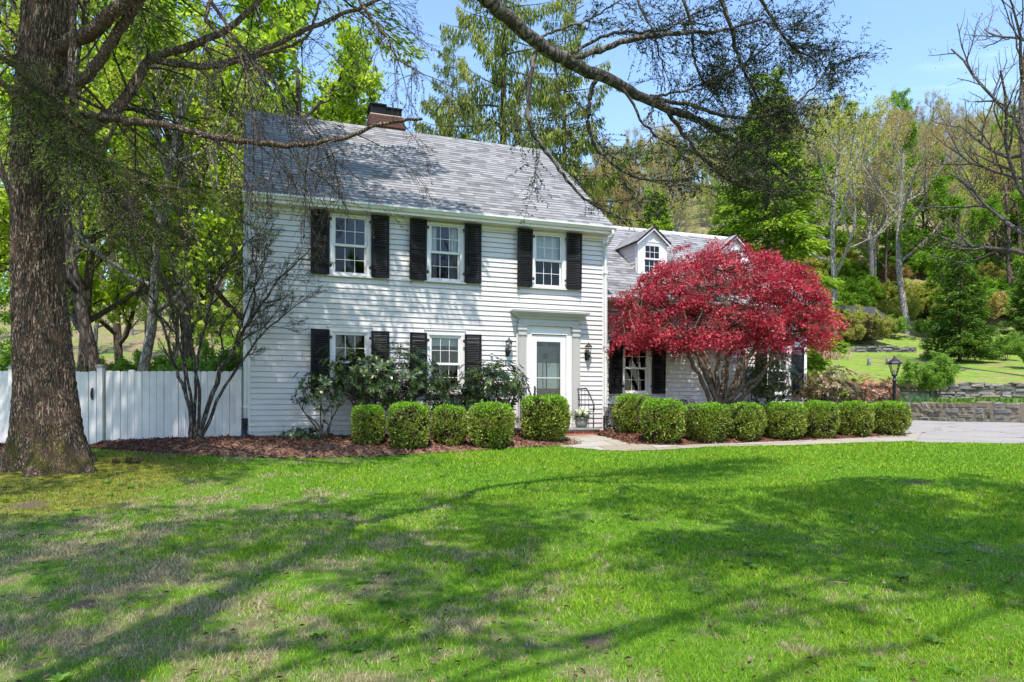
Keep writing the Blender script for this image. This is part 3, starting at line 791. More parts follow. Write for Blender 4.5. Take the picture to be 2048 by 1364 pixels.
# --- two gabled dormers on the wing roof
def dormer(xc, yf=1.30):
    hw, ze, za = 0.415, 4.90, 5.24
    yb_e = WY0 - WOV + (ze - WROOFZ) / WPIT; zf0 = WROOFZ + (yf - WY0 + WOV) * WPIT
    mb = MB()
    for s in (-1, 1):   # clapboard cheeks, clipped by the roof slope
        z = zf0
        while z < ze - 0.01:
            z1 = min(z + CRS, ze); yb = WY0 - WOV + (z - WROOFZ)/WPIT + 0.06; yb1 = WY0 - WOV + (z1 - WROOFZ)/WPIT + 0.06
            q = [(xc + s*(hw + 0.017), yf, z), (xc + s*(hw + 0.017), yb, z), (xc + s*hw, yb1, z1), (xc + s*hw, yf, z1)]
            mb.poly(q if s < 0 else q[::-1]); mb.poly([(xc + s*hw, yf, z), (xc + s*hw, yb, z), (xc + s*(hw+0.017), yb, z), (xc + s*(hw+0.017), yf, z)])
            z = z1
    d = mb.build('dormer', M['siding'], house)
    mb = MB()           # front boards round the window and the gable
    wz0, wz1, ww = zf0 + 0.05, ze - 0.08, 0.24
    mb.box(xc - hw - 0.02, xc - ww, yf - 0.03, yf + 0.04, zf0 - 0.02, ze); mb.box(xc + ww, xc + hw + 0.02, yf - 0.03, yf + 0.04, zf0 - 0.02, ze)
    mb.box(xc - ww, xc + ww, yf - 0.029, yf + 0.04, wz1, ze - 0.001); mb.box(xc - ww, xc + ww, yf - 0.04, yf + 0.04, zf0 - 0.02, wz0)
    mb.poly([(xc - hw - 0.02, yf - 0.024, ze), (xc + hw + 0.02, yf - 0.024, ze), (xc, yf - 0.024, za + 0.02)])
    mb.box(xc - hw - 0.01, xc + hw + 0.01, yf - 0.045, yf - 0.0305, ze - 0.02, ze + 0.01)
    mb.box(xc - hw - 0.03, xc - hw + 0.0, yf + 0.041, yf + 0.09, zf0, ze)
    mb.build('dormer_front', M['trim'], d)
    sw, sh = 2*ww, (wz1 - wz0)/2 + 0.015
    for zz, yy in ((wz0, yf + 0.015), (wz1 - sh, yf - 0.012)):
        o = bpy.data.objects.new('sash', sash_mesh(sw, sh, 3, 2, 0.035, 0.04)); o.data.materials.append(M['trim']); COL.objects.link(o); o.parent = d; o.location = (xc, yy, zz); o.scale = (1, 0.6, 1)
        o = bpy.data.objects.new('pane', pane_mesh(sw, sh, 0.035, 0.04)); o.data.materials.append(M['glass_dark']); COL.objects.link(o); o.parent = d; o.location = (xc, yy + 0.003, zz)
    mb = MB(); mb.box(xc - 0.4, xc + 0.4, yf + 0.6, yf + 0.62, zf0, ze); mb.build('interior', M['room'], d)
    pd = (za - ze)/hw
    for s in (-1, 1):   # little roof
        e = hw + 0.09; zE = za + 0.05 - e*pd; th = 0.05
        yA = WY0 - WOV + (za + 0.05 - WROOFZ)/WPIT + 0.05; yE = WY0 - WOV + (zE - WROOFZ)/WPIT + 0.02; y_f = yf - 0.13
        mb = MB()
        top = [(xc, y_f, za + 0.05), (xc + s*e, y_f, zE), (xc + s*e, yE, zE), (xc, yA, za + 0.05)]
        bot = [(x, y, z - th) for x, y, z in top]
        mb.poly(top if s > 0 else top[::-1]); mb.poly(bot[::-1] if s > 0 else bot)
        mb.build('dormer_roof', M['shingle'], d)
        mb = MB(); mb.poly([top[0], top[1], bot[1], bot[0]]); mb.poly([top[1], top[2], bot[2], bot[1]])
        b2 = [(top[0][0], y_f - 0.004, za + 0.052), (top[1][0] + s*0.004, y_f - 0.004, zE), (top[1][0] + s*0.004, y_f - 0.004, zE - th), (xc, y_f - 0.004, za + 0.05 - th)]
        mb.poly(b2)
        mb.build('dormer_fascia', M['shutter'], d)
        mb = MB(); mb.poly([(xc, y_f + 0.01, za - 0.002), (xc + s*(e - 0.01), y_f + 0.01, zE - th - 0.002), (xc + s*(e - 0.01), y_f + 0.01, zE - th - 0.05), (xc, y_f + 0.01, za - 0.05)])
        mb.build('bargeboard', M['trim'], d)
dormer(9.905); dormer(12.5)
# ------------------------------------------------------------------ ground levels
def sstep(a, b, x):
    t = np.clip((np.asarray(x, float) - a) / (b - a), 0, 1); return t * t * (3 - 2 * t)
def z_ground(X, Y):
    X = np.asarray(X, float); Y = np.asarray(Y, float)
    zl = np.where(Y < 13.5, -1.05 + 0.0653 * np.maximum(Y, -6), -0.168 + 0.078 * sstep(13.5, 15.5, Y))
    zl = zl + 0.05 * sstep(18, 30, Y)
    dx, dy = X - C0[0], Y - C0[1]
    hx = dx * UX + dy * UY; v = dx * UY - dy * UX
    w = np.clip(1 + hx / 4, 0, 1) * np.clip((20 - hx) / 5, 0, 1) * (1 - np.clip(v / 2.8, 0, 1)) * (v > -12)
    z = zl * (1 - w) + (-0.03) * w
    z = z + 0.012 * np.sin(X * 1.3 + 0.7 * Y) + 0.010 * np.sin(Y * 1.9 - X * 0.6)
    d = np.hypot(X + 7.15, Y - 10.5)      # the big tree's root mound
    return z + 0.13 * np.exp(-(d / 1.25) ** 2)
def on_ground(px, py):
    """world point of the ground the photo shows at a pixel"""
    Y = 12.0
    for _ in range(60):
        z = float(z_ground(X_at(px, Y), Y))
        Y = 0.6 * Y + 0.4 * (CAMZ - z) * F / (py - HY)
    return np.array((X_at(px, Y), Y, float(z_ground(X_at(px, Y), Y))))
def z_hill(X, Y):
    X = np.asarray(X, float); Y = np.asarray(Y, float)
    t = X / np.maximum(Y, 20.0); px = CX + F * t
    s = sstep(350, 1750, px)
    right = 1.55 + 0.145 * np.clip(Y - 33, 0, 22) + 0.30 * np.clip(Y - 55, 0, 9) + 0.50 * np.clip(Y - 64, 0, 90) + 0.12 * np.clip(Y - 154, 0, 100)
    left = -0.1 + 0.03 * np.clip(Y - 34, 0, 12) + 0.14 * np.clip(Y - 46, 0, 18) + 0.25 * np.clip(Y - 64, 0, 90)
    z = left * (1 - s) + right * s
    near = sstep(1.0, 0.0, (Y - 33) / 10.0) * (1 - sstep(1500, 1640, px))
    z = z * (1 - near) + (-0.15) * near
    return z + 0.0035 * np.maximum(Y - 34, 0) * (np.sin(X * 0.13) + np.sin(Y * 0.11 + X * 0.05))

# colours of the lawn, shared by the soil sheet and the blades
def lawn_group():
    g = bpy.data.node_groups.new('lawn_patches', 'ShaderNodeTree')
    g.interface.new_socket('Straw', in_out='OUTPUT', socket_type='NodeSocketFloat')
    g.interface.new_socket('Moss', in_out='OUTPUT', socket_type='NodeSocketFloat')
    g.interface.new_socket('Drift', in_out='OUTPUT', socket_type='NodeSocketFloat')
    t = NT(g); out = g.nodes.new('NodeGroupOutput')
    p = t.pos(); s = t.n('ShaderNodeSeparateXYZ'); t.l(p, s.inputs[0])
    flat = t.mapping(p, (1, 1, 0))
    n1 = t.noise(flat, 1.5, 6, 0.72); n2 = t.noise(t.mapping(flat, (1, 1, 1), (0, 0, 0), (7, 3, 0)), 6.5, 5, 0.75)
    base = t.math('ADD', t.math('MULTIPLY', n1, 0.62), t.math('MULTIPLY', n2, 0.38))
    near = t.maprange(s.outputs['Y'], 11.5, 5.0, -0.06, 0.035)
    left = t.maprange(s.outputs['X'], 2.5, -4.5, -0.05, 0.05)
    k = t.math('ADD', t.math('ADD', base, near), left)
    t.l(t.maprange(k, 0.455, 0.67), out.inputs[0])
    d = t.n('ShaderNodeVectorMath'); d.operation = 'DISTANCE'; t.l(flat, d.inputs[0]); d.inputs[1].default_value = (-7.0, 9.6, 0)
    ms = t.math('ADD', t.maprange(d.outputs['Value'], 4.6, 0.8, 0.0, 0.62, False), t.math('MULTIPLY', t.noise(t.mapping(flat, (1, 1, 1), (0, 0, 0), (2, 9, 0)), 1.3, 5, 0.7), 0.55))
    t.l(t.maprange(ms, 0.50, 0.70), out.inputs[1])
    t.l(t.noise(flat, 0.55, 3), out.inputs[2])
    return g
LG = lawn_group()
def lawn_nodes(t):
    gn = t.n('ShaderNodeGroup'); gn.node_tree = LG
    return gn.outputs[0], gn.outputs[1], gn.outputs[2]
def soil_mat():
    m, nt, out = new_mat('lawn_soil'); t = NT(nt)
    straw, moss, drift = lawn_nodes(t)
    p = t.pos(); f = t.noise(p, 26, 5, 0.7)
    green = t.ramp(f, [(0.25, (0.045, 0.10, 0.010)), (0.7, (0.12, 0.25, 0.018))])
    st = t.ramp(t.noise(p, 34, 5, 0.75), [(0.28, (0.085, 0.060, 0.035)), (0.5, (0.20, 0.155, 0.09)), (0.75, (0.40, 0.33, 0.20))])
    mo = t.ramp(t.noise(p, 7, 6, 0.75), [(0.30, (0.10, 0.045, 0.018)), (0.46, (0.11, 0.105, 0.018)), (0.62, (0.24, 0.25, 0.03)), (0.8, (0.34, 0.30, 0.05))])
    col = t.mix(straw, green, st); col = t.mix(moss, col, mo)
    # bare worn earth where the photo shows it
    for (x, y, r) in BARE:
        d = t.n('ShaderNodeVectorMath'); d.operation = 'DISTANCE'; t.l(t.mapping(p, (1, 1, 0)), d.inputs[0]); d.inputs[1].default_value = (x, y, 0)
        k = t.math('ADD', d.outputs['Value'], t.math('MULTIPLY', t.noise(p, 4.0, 6, 0.8), r * 2.2))
        col = t.mix(t.maprange(k, r * 2.3, r * 1.3), col, t.ramp(t.noise(p, 40, 4), [(0.3, (0.07, 0.048, 0.035)), (0.7, (0.17, 0.125, 0.095))]))
    # woods floor far off to the sides and behind the fence
    s = t.n('ShaderNodeSeparateXYZ'); t.l(p, s.inputs[0])
    wood = t.math('MULTIPLY', t.maprange(s.outputs['Y'], 17, 22), t.maprange(s.outputs['X'], 4, -4))
    col = t.mix(wood, col, t.ramp(t.noise(p, 2.5, 6, 0.75), [(0.3, (0.10, 0.14, 0.03)), (0.5, (0.24, 0.19, 0.10)), (0.75, (0.42, 0.32, 0.20))]))
    t.l(t.bsdf(col, 0.95, 0.1, 0, t.bump(t.noise(p, 45, 4, 0.7), 0.7, 0.03)), out.inputs[0])
    return m
def blade_mat():
    m, nt, out = new_mat('grass_blades'); t = NT(nt)
    straw, moss, drift = lawn_nodes(t)
    rnd = t.n('ShaderNodeNewGeometry').outputs['Random Per Island']
    green = t.ramp(rnd, [(0.0, (0.075, 0.180, 0.008)), (0.5, (0.165, 0.345, 0.012)), (0.9, (0.28, 0.47, 0.03)), (1.0, (0.42, 0.46, 0.09))])
    green = t.mix(t.maprange(drift, 0.35, 0.65), green, t.mix(1.0, green, (1.3, 1.08, 0.9), 'MULTIPLY'))
    dry = t.ramp(rnd, [(0.0, (0.20, 0.15, 0.08)), (0.5, (0.46, 0.38, 0.22)), (1.0, (0.66, 0.58, 0.37))])
    k = t.math('ADD', t.math('MULTIPLY', straw, 1.0), t.math('MULTIPLY', t.math('FRACT', t.math('MULTIPLY', rnd, 17.31)), 0.62))
    col = t.mix(t.maprange(k, 0.60, 0.95), green, dry)
    mo = t.ramp(rnd, [(0.0, (0.12, 0.10, 0.02)), (0.6, (0.20, 0.23, 0.03)), (1.0, (0.30, 0.28, 0.06))])
    col = t.mix(t.math('MULTIPLY', moss, 0.7), col, mo)
    tr = t.n('ShaderNodeBsdfTranslucent'); t.l(t.mix(1.0, col, (1.1, 1.2, 0.6), 'MULTIPLY'), tr.inputs['Color'])
    mx = t.n('ShaderNodeMixShader'); mx.inputs[0].default_value = 0.3
    t.l(t.bsdf(col, 0.55, 0.25), mx.inputs[1]); t.l(tr.outputs[0], mx.inputs[2]); t.l(mx.outputs[0], out.inputs[0])
    return m
BARE = [tuple(on_ground(px, py)[:2]) + (r,) for px, py, r in ((1835, 966, 0.28), (170, 1210, 0.17), (1195, 1285, 0.13), (952, 1138, 0.12), (985, 1195, 0.10), (160, 1040, 0.25), (60, 1010, 0.3), (470, 975, 0.14))]
M['soil'] = soil_mat(); M['blade'] = blade_mat()

def grid_mesh(name, xs, ys, zf, mat, kind='structure'):
    Xg, Yg = np.meshgrid(xs, ys); Z = zf(Xg, Yg)
    V = np.stack([Xg, Yg, Z], -1).reshape(-1, 3)
    nx, ny = len(xs), len(ys)
    i = np.arange(nx - 1); j = np.arange(ny - 1)
    b = (j[:, None] * nx + i[None, :])
    Q = np.stack([b, b + 1, b + nx + 1, b + nx], -1).reshape(-1, 4)
    o = link_mesh(name, np_mesh(name, V, [Q], True), mat)
    o['kind'] = kind
    return o
def lin(*seg):
    out = []
    for a, b, n in seg: out.extend(np.linspace(a, b, n, endpoint=False))
    out.append(seg[-1][1]); return np.array(out)
grid_mesh('ground', lin((-320, -30, 15), (-30, -12, 20), (-12, 14, 130), (14, 34, 30), (34, 320, 15)), lin((-320, -20, 12), (-20, 2, 20), (2, 16, 90), (16, 34.5, 30)), z_ground, M['soil'])

def hill_mat():
    m, nt, out = new_mat('hillside_ground'); t = NT(nt)
    p = t.pos(); s = t.n('ShaderNodeSeparateXYZ'); t.l(p, s.inputs[0])
    ratio = t.math('DIVIDE', s.outputs['X'], t.math('MAXIMUM', s.outputs['Y'], 20.0))
    n = t.noise(p, 0.35, 6, 0.72); f = t.noise(p, 3.2, 6, 0.75)
    lawn = t.ramp(t.noise(p, 1.6, 7, 0.8), [(0.28, (0.07, 0.12, 0.02)), (0.45, (0.15, 0.25, 0.03)), (0.6, (0.24, 0.30, 0.055)), (0.75, (0.34, 0.29, 0.13))])
    lawn = t.mix(t.maprange(n, 0.47, 0.62, 0, 0.85), lawn, t.ramp(f, [(0.3, (0.22, 0.15, 0.07)), (0.7, (0.36, 0.29, 0.16))]))
    litter = t.ramp(f, [(0.25, (0.10, 0.075, 0.045)), (0.5, (0.25, 0.18, 0.11)), (0.8, (0.42, 0.32, 0.22))])
    litter = t.mix(t.maprange(n, 0.42, 0.62), litter, t.ramp(f, [(0.3, (0.07, 0.12, 0.02)), (0.7, (0.22, 0.30, 0.06))]))
    edge = t.math('ADD', s.outputs['Y'], t.math('MULTIPLY', n, 12.0))
    k = t.math('MULTIPLY', t.maprange(edge, 74, 66), t.maprange(ratio, 0.10, 0.30))
    t.l(t.bsdf(t.mix(k, litter, lawn), 0.95, 0.1, 0, t.bump(f, 0.8, 0.15)), out.inputs[0])
    return m
M['hill'] = hill_mat()
grid_mesh('hillside', lin((-420, -120, 20), (-120, 160, 130), (160, 420, 20)), lin((33.4, 70, 60), (70, 170, 60), (170, 330, 15)), z_hill, M['hill'])

# ------------------------------------------------------------------ beds, path, drive
def pts_ground(lst): return [on_ground(px, py) for px, py in lst]
def fence_pt(px): return np.array((X_at(px, 13.55), 13.55, 0))
BED1 = pts_ground([(178, 897), (240, 903), (310, 909), (420, 913), (520, 916), (650, 917), (800, 911), (950, 902), (1040, 896), (1120, 893), (1168, 889)])
BED1F = [fence_pt(215), fence_pt(255), fence_pt(310), fence_pt(390)] + [np.array(to_world(x, -0.01)) for x in (0.02, 1.2, 2.6, 4.0, 4.8, 5.3, 5.6)]
BED2 = pts_ground([(1218, 880), (1262, 892), (1350, 895), (1430, 892), (1520, 888), (1620, 884), (1720, 880), (1806, 876), (1822, 869)])
BED2F = [np.array(to_world(x, y)) for x, y in ((7.35, -0.01), (7.9, -0.01), (8.6, WY0 - 0.01), (9.7, WY0 - 0.01), (10.8, WY0 - 0.01), (12.0, WY0 - 0.01), (13.2, WY0 - 0.01), (14.3, WY0 - 0.01), (14.9, 0.3))]
BED3 = pts_ground([(-60, 925), (-20, 922), (12, 916), (30, 910)]); BED3F = [fence_pt(x) for x in (-110, -70, -20, 40)]
def resample(pl, n):
    pl = np.asarray(pl); d = np.concatenate([[0], np.cumsum(np.linalg.norm(np.diff(pl[:, :2], axis=0), axis=1))]); s = np.linspace(0, d[-1], n)
    return np.stack([np.interp(s, d, pl[:, k]) for k in range(3)], -1)
def sheet(near, far, n, rows, lift, bump):
    A, B = resample(near, n), resample(far, n)
    A[:, :2] += 0.02 * RNG.normal(size=(n, 2)); r = np.linspace(0, 1, rows)
    P = A[None] * (1 - r)[:, None, None] + B[None] * r[:, None, None]
    P[:, :, 2] = z_ground(P[:, :, 0], P[:, :, 1]) + lift(r)[:, None] + bump * 0.02 * RNG.normal(size=P.shape[:2])
    return P
def sheet_faces(P):
    rws, n, _ = P.shape; i = np.arange(n - 1); j = np.arange(rws - 1); b = j[:, None] * n + i
    return np.stack([b, b + 1, b + n + 1, b + n], -1).reshape(-1, 4)
def mulch_mat():
    m, nt, out = new_mat('bark_mulch'); t = NT(nt)
    rnd = t.n('ShaderNodeNewGeometry').outputs['Random Per Island']
    col = t.ramp(rnd, [(0.0, (0.045, 0.020, 0.013)), (0.35, (0.13, 0.050, 0.030)), (0.7, (0.23, 0.105, 0.065)), (1.0, (0.38, 0.25, 0.17))])
    col = t.mix(0.5, col, t.ramp(t.noise(t.pos(), 40, 4, 0.7), [(0.3, (0.05, 0.02, 0.014)), (0.7, (0.25, 0.12, 0.08))]))
    t.l(t.bsdf(col, 0.9, 0.15, 0, t.bump(t.noise(t.pos(), 60, 3), 0.8, 0.02)), out.inputs[0]); return m
M['mulch'] = mulch_mat()
def mulch(near, far, n, lift, nchip):
    P = sheet(near, far, n, 10, lift, 0.5)
    V = P.reshape(-1, 3); Q = sheet_faces(P)
    a = RNG.random(nchip) * (P.shape[1] - 1.001); r = np.minimum(RNG.random(nchip), 1) * (P.shape[0] - 1.001)
    i, j = a.astype(int), r.astype(int); fa, fr = (a - i)[:, None], (r - j)[:, None]
    C = (P[j, i]*(1-fa)+P[j, i+1]*fa)*(1-fr)+(P[j+1, i]*(1-fa)+P[j+1, i+1]*fa)*fr
    C[:, 2] += 0.006 + 0.014 * RNG.random(nchip)
    T = RNG.normal(size=(nchip, 3)); T[:, 2] *= 0.35; N = rand_dirs(nchip, 1.6)
    L = 0.025 + 0.06 * RNG.random(nchip) ** 1.5; W = L * (0.25 + 0.3 * RNG.random(nchip))
    LV = leaf_verts(C, T, N, L, W, 0.1)
    o = link_mesh('mulch', np_mesh('mulch', np.concatenate([V, LV]), [Q, np.arange(len(LV)).reshape(-1, 4) + len(V)]), M['mulch'])
    o['kind'] = 'stuff'; return o
lift1 = lambda r: 0.012 + 0.10 * np.sin(np.clip(r * 1.35, 0, 1) * math.pi / 2) - 0.05 * r
mulch(BED1, BED1F, 150, lift1, 26000); mulch(BED2, BED2F, 130, lift1, 17000); mulch(BED3, BED3F, 20, lift1, 2500)

def flag_mat():
    m, nt, out = new_mat('flagstones'); t = NT(nt)
    c = t.mapping(t.pos(), (1, 1, 0), (0, 0, -PHI))
    b = t.n('ShaderNodeTexBrick'); t.l(c, b.inputs['Vector']); b.offset = 0.43
    b.inputs['Scale'].default_value = 1; b.inputs['Brick Width'].default_value = 0.95; b.inputs['Row Height'].default_value = 0.58; b.inputs['Mortar Size'].default_value = 0.012; b.inputs['Mortar Smooth'].default_value = 0.4
    b.inputs['Color1'].default_value = (0.27, 0.23, 0.17, 1); b.inputs['Color2'].default_value = (0.35, 0.335, 0.30, 1); b.inputs['Mortar'].default_value = (0.09, 0.08, 0.055, 1)
    n = t.noise(t.pos(), 3.5, 6, 0.7)
    col = t.mix(t.maprange(n, 0.4, 0.7, 0, 0.6), b.outputs['Color'], (0.31, 0.235, 0.13))
    h = t.math('SUBTRACT', t.math('MULTIPLY', t.noise(t.pos(), 22, 5, 0.7), 0.35), b.outputs['Fac'])
    t.l(t.bsdf(col, 0.85, 0.2, 0, t.bump(h, 0.6, 0.012)), out.inputs[0]); return m
M['flag'] = flag_mat()
PATHN = pts_ground([(1120, 893.5), (1180, 899), (1240, 903), (1340, 900), (1500, 892.5), (1660, 888), (1760, 885), (1830, 883)])
PATHF = [np.array(to_world(x, y)) for x, y in ((5.5, -0.8), (6.2, -0.8), (7.05, -0.8))] + [b + np.array((0.02, 0.04, 0)) for b in (BED2[1], BED2[2], BED2[4], BED2[5], BED2[6], BED2[8] + np.array((0.25, 0, 0)))]
PATHN = resample(PATHN, 40); PATHF = resample(PATHF, 40)
Pp = sheet(PATHN, PATHF, 90, 12, lambda r: 0.010 + 0.03 * r, 0.1)
o = link_mesh('path', np_mesh('path', Pp.reshape(-1, 3), [sheet_faces(Pp)], True), M['flag']); o['kind'] = 'structure'

def asphalt_mat():
    m, nt, out = new_mat('worn_drive_asphalt'); t = NT(nt)
    p = t.pos(); col = t.ramp(t.noise(p, 120, 3, 0.7), [(0.3, (0.23, 0.205, 0.185)), (0.7, (0.38, 0.345, 0.315))])
    col = t.mix(t.maprange(t.noise(p, 0.5, 5, 0.65), 0.45, 0.7, 0, 0.5), col, (0.22, 0.21, 0.20))
    wv = t.n('ShaderNodeVectorMath'); wv.operation = 'ADD'; t.l(p, wv.inputs[0]); nz = t.n('ShaderNodeTexNoise'); t.l(p, nz.inputs['Vector']); nz.inputs['Scale'].default_value = 0.9; nz.inputs['Detail'].default_value = 5; t.l(nz.outputs['Color'], wv.inputs[1])
    crack = t.voro(wv.outputs[0], 0.42, 'DISTANCE_TO_EDGE')
    col = t.mix(t.maprange(crack, 0.014, 0.004, 0, 0.8), col, (0.06, 0.055, 0.05))
    t.l(t.bsdf(col, 0.9, 0.2, 0, t.bump(t.noise(p, 150, 2), 0.5, 0.01)), out.inputs[0]); return m
DRN = np.array([(8.5, 16.4, 0), (8.42, 14.36, 0), (10.4, 14.25, 0), (12.5, 14.1, 0), (20, 13.7, 0), (40, 12.9, 0)])
DRF = np.array([(10.8, 30.6, 0), (13.2, 30.4, 0), (16.6, 29.6, 0), (19.2, 25.8, 0), (26, 23.5, 0), (46, 18.0, 0)])
Pd = sheet(np.concatenate([DRN[:2], resample(DRN[1:], 39)[1:]]), resample(DRF, 40), 160, 20, lambda r: 0.012 + 0 * r, 0.0)
o = link_mesh('driveway', np_mesh('driveway', Pd.reshape(-1, 3), [sheet_faces(Pd)], True), asphalt_mat()); o['kind'] = 'structure'

# ------------------------------------------------------------------ lawn blades
def in_poly(X, Y, poly):
    poly = np.asarray(poly)[:, :2]; inside = np.zeros(len(X), bool); j = len(poly) - 1
    for i in range(len(poly)):
        xi, yi = poly[i]; xj, yj = poly[j]
        c = ((yi > Y) != (yj > Y)) & (X < (xj - xi) * (Y - yi) / (yj - yi + 1e-12) + xi)
        inside ^= c; j = i
    return inside
EXCL = [list(a) + list(b)[::-1] for a, b in ((BED1, BED1F), (BED2, BED2F), (BED3, BED3F), (PATHN, PATHF), (DRN, DRF))]
HOUSEP = [to_world(-0.3, -0.1), to_world(15, -0.1), to_world(15, 8), to_world(-0.3, 8)]
def value_noise(X, Y, s, seed=0):
    r = np.random.default_rng(seed).random((64, 64)); x, y = X / s + 100, Y / s + 100
    i, j = np.floor(x).astype(int), np.floor(y).astype(int); fx, fy = x - i, y - j; fx = fx*fx*(3-2*fx); fy = fy*fy*(3-2*fy)
    g = lambda a, b: r[a % 64, b % 64]
    return (g(i, j)*(1-fx)+g(i+1, j)*fx)*(1-fy)+(g(i, j+1)*(1-fx)+g(i+1, j+1)*fx)*fy
def grass():
    Xs, Ys = [], []
    for y0, y1, dens in ((2.4, 3.6, 2500), (3.6, 5.0, 9500), (5.0, 7.0, 7000), (7.0, 9.5, 4300), (9.5, 12.5, 2700), (12.5, 16.2, 1900)):
        w = 0.92 * y1; n = int(dens * 2 * w * (y1 - y0))
        x = (RNG.random(n) * 2 - 1) * w; y = y0 + (y1 - y0) * RNG.random(n)
        k = np.abs(x) < 0.92 * y; Xs.append(x[k]); Ys.append(y[k])
    X, Y = np.concatenate(Xs), np.concatenate(Ys)
    keep = np.hypot(X + 7.15, Y - 10.4) > 0.75
    for p in EXCL: keep &= ~in_poly(X, Y, p)
    keep &= ~in_poly(X, Y, HOUSEP) & ~((X < -5.2) & (Y > 13.4))
    for x, y, r in BARE: keep &= np.hypot(X - x, 1.2 * (Y - y)) > r * (0.2 + 1.0 * RNG.random(len(X)))
    thin = value_noise(X, Y, 0.45, 3) * 0.6 + value_noise(X, Y, 1.3, 5) * 0.4
    keep &= RNG.random(len(X)) < np.clip(0.35 + 1.5 * (thin - 0.22) + 0.25 * sstep(-3, 3, X) + 0.25 * sstep(6, 10, Y), 0.2, 1)
    moss = np.exp(-((X + 7) ** 2 + (Y - 9.8) ** 2) / 6.0); keep &= RNG.random(len(X)) > 0.75 * moss
    X, Y, thin = X[keep], Y[keep], thin[keep]; n = len(X)
    Z = z_ground(X, Y)
    h = (0.015 + 0.032 * RNG.random(n)) * (0.55 + 0.9 * thin)
    lay = RNG.random(n) < 0.24                      # thatch lying over
    w = np.maximum(0.0032, 0.00075 * Y) * (0.7 + 0.6 * RNG.random(n))
    a = RNG.random(n) * 2 * np.pi; T = np.stack([np.cos(a), np.sin(a), np.zeros(n)], -1)
    b = RNG.random(n) * 2 * np.pi; lean = (0.25 + 0.9 * RNG.random(n)) * h; lean[lay] = (0.9 + 0.8 * RNG.random(lay.sum())) * 0.05; h[lay] *= 0.3
    D = np.stack([np.cos(b) * lean, np.sin(b) * lean, h], -1)
    B = np.stack([X, Y, Z - 0.004], -1); S = T * (w * 0.5)[:, None]
    Mid = B + D * np.array([0.35, 0.35, 0.6])
    V = np.stack([B - S, B + S, Mid + S * 0.8, Mid - S * 0.8, B + D], 1).reshape(-1, 3)
    k = np.arange(n)[:, None] * 5
    o = link_mesh('grass', np_mesh('grass', V, [k + np.array([0, 1, 2, 3]), k + np.array([3, 2, 4])]), M['blade'])
    o['kind'] = 'stuff'; print('blades', n)
grass()

def litter():
    """dead leaves, twiglets and broad leaved weeds lying in the turf"""
    def scatter(n, y0, y1):
        Y = y0 + (y1 - y0) * RNG.random(n) ** 1.3; X = (RNG.random(n) * 2 - 1) * 0.9 * Y
        k = ~((X < -5.2) & (Y > 13.3))
        for p in EXCL[:1] + EXCL[2:]: k &= ~in_poly(X, Y, p)
        return X[k], Y[k]
    lv = Leaves(); X, Y = scatter(1500, 3.2, 15.0); n = len(X); T = RNG.normal(size=(n, 3)); T[:, 2] *= 0.25
    lv.add(np.stack([X, Y, z_ground(X, Y) + 0.018 + 0.02 * RNG.random(n)], -1), T, rand_dirs(n, 1.8), 0.025 + 0.035 * RNG.random(n), 0.014 + 0.016 * RNG.random(n), 0.35)
    X, Y = scatter(260, 3.2, 13.0); n = len(X); T = RNG.normal(size=(n, 3)); T[:, 2] *= 0.1
    lv.add(np.stack([X, Y, z_ground(X, Y) + 0.03], -1), T, rand_dirs(n, 1.0), 0.08 + 0.14 * RNG.random(n), np.full(n, 0.006), 0.3)
    tag(lv.build('fallen_leaves', leaf_mat('dead_fallen_leaf', [(0.05, 0.03, 0.02), (0.16, 0.095, 0.055), (0.32, 0.22, 0.13)], 0.1)), kind='stuff')
    lv = Leaves(); X, Y = scatter(420, 3.3, 11.0); k = value_noise(X, Y, 1.1, 9) > 0.45; X, Y = X[k], Y[k]
    for x, y in zip(X, Y):
        m = RNG.integers(5, 9); a = RNG.random() * 6 + np.arange(m) * 6.283 / m; T = np.stack([np.cos(a), np.sin(a), 0.25 + 0.3 * RNG.random(m)], -1); L = (0.035 + 0.05 * RNG.random()) * (0.7 + 0.5 * RNG.random(m))
        lv.add(np.repeat([[x, y, float(z_ground(x, y)) + 0.012]], m, 0), T, np.repeat([[0, 0, 1.0]], m, 0) + 0.2 * RNG.normal(size=(m, 3)), L, L * 0.42, 0.15)
    tag(lv.build('weeds', leaf_mat('broad_weed_leaf', [(0.05, 0.13, 0.02), (0.10, 0.22, 0.03), (0.19, 0.32, 0.06)], 0.3)), kind='stuff')
litter()

# ------------------------------------------------------------------ stone walls
def stone_mat(name, cols, mortar=None):
    m, nt, out = new_mat(name); t = NT(nt)
    rnd = t.n('ShaderNodeNewGeometry').outputs['Random Per Island']
    k = len(cols); col = t.ramp(rnd, [(i / (k - 1), c) for i, c in enumerate(cols)])
    n = t.noise(t.pos(), 9, 5, 0.7)
    col = t.mix(t.maprange(n, 0.4, 0.75, 0, 0.6), col, tuple(x * 0.45 for x in cols[0]))
    t.l(t.bsdf(col, 0.9, 0.15, 0, t.bump(t.noise(t.pos(), 25, 4, 0.7), 0.7, 0.02)), out.inputs[0]); return m
M['drystone'] = stone_mat('grey_dry_stone', [(0.12, 0.11, 0.10), (0.20, 0.185, 0.165), (0.28, 0.27, 0.25), (0.30, 0.235, 0.16)])
M['fieldstone'] = stone_mat('brown_field_stone', [(0.10, 0.09, 0.085), (0.20, 0.165, 0.12), (0.25, 0.20, 0.14), (0.21, 0.21, 0.21), (0.30, 0.25, 0.18)])
M['mortarwall'] = plain('wall_mortar', (0.24, 0.195, 0.145), 0.95, 0.1, 0, 0.25, 9, 0.5, 40, 0.02)
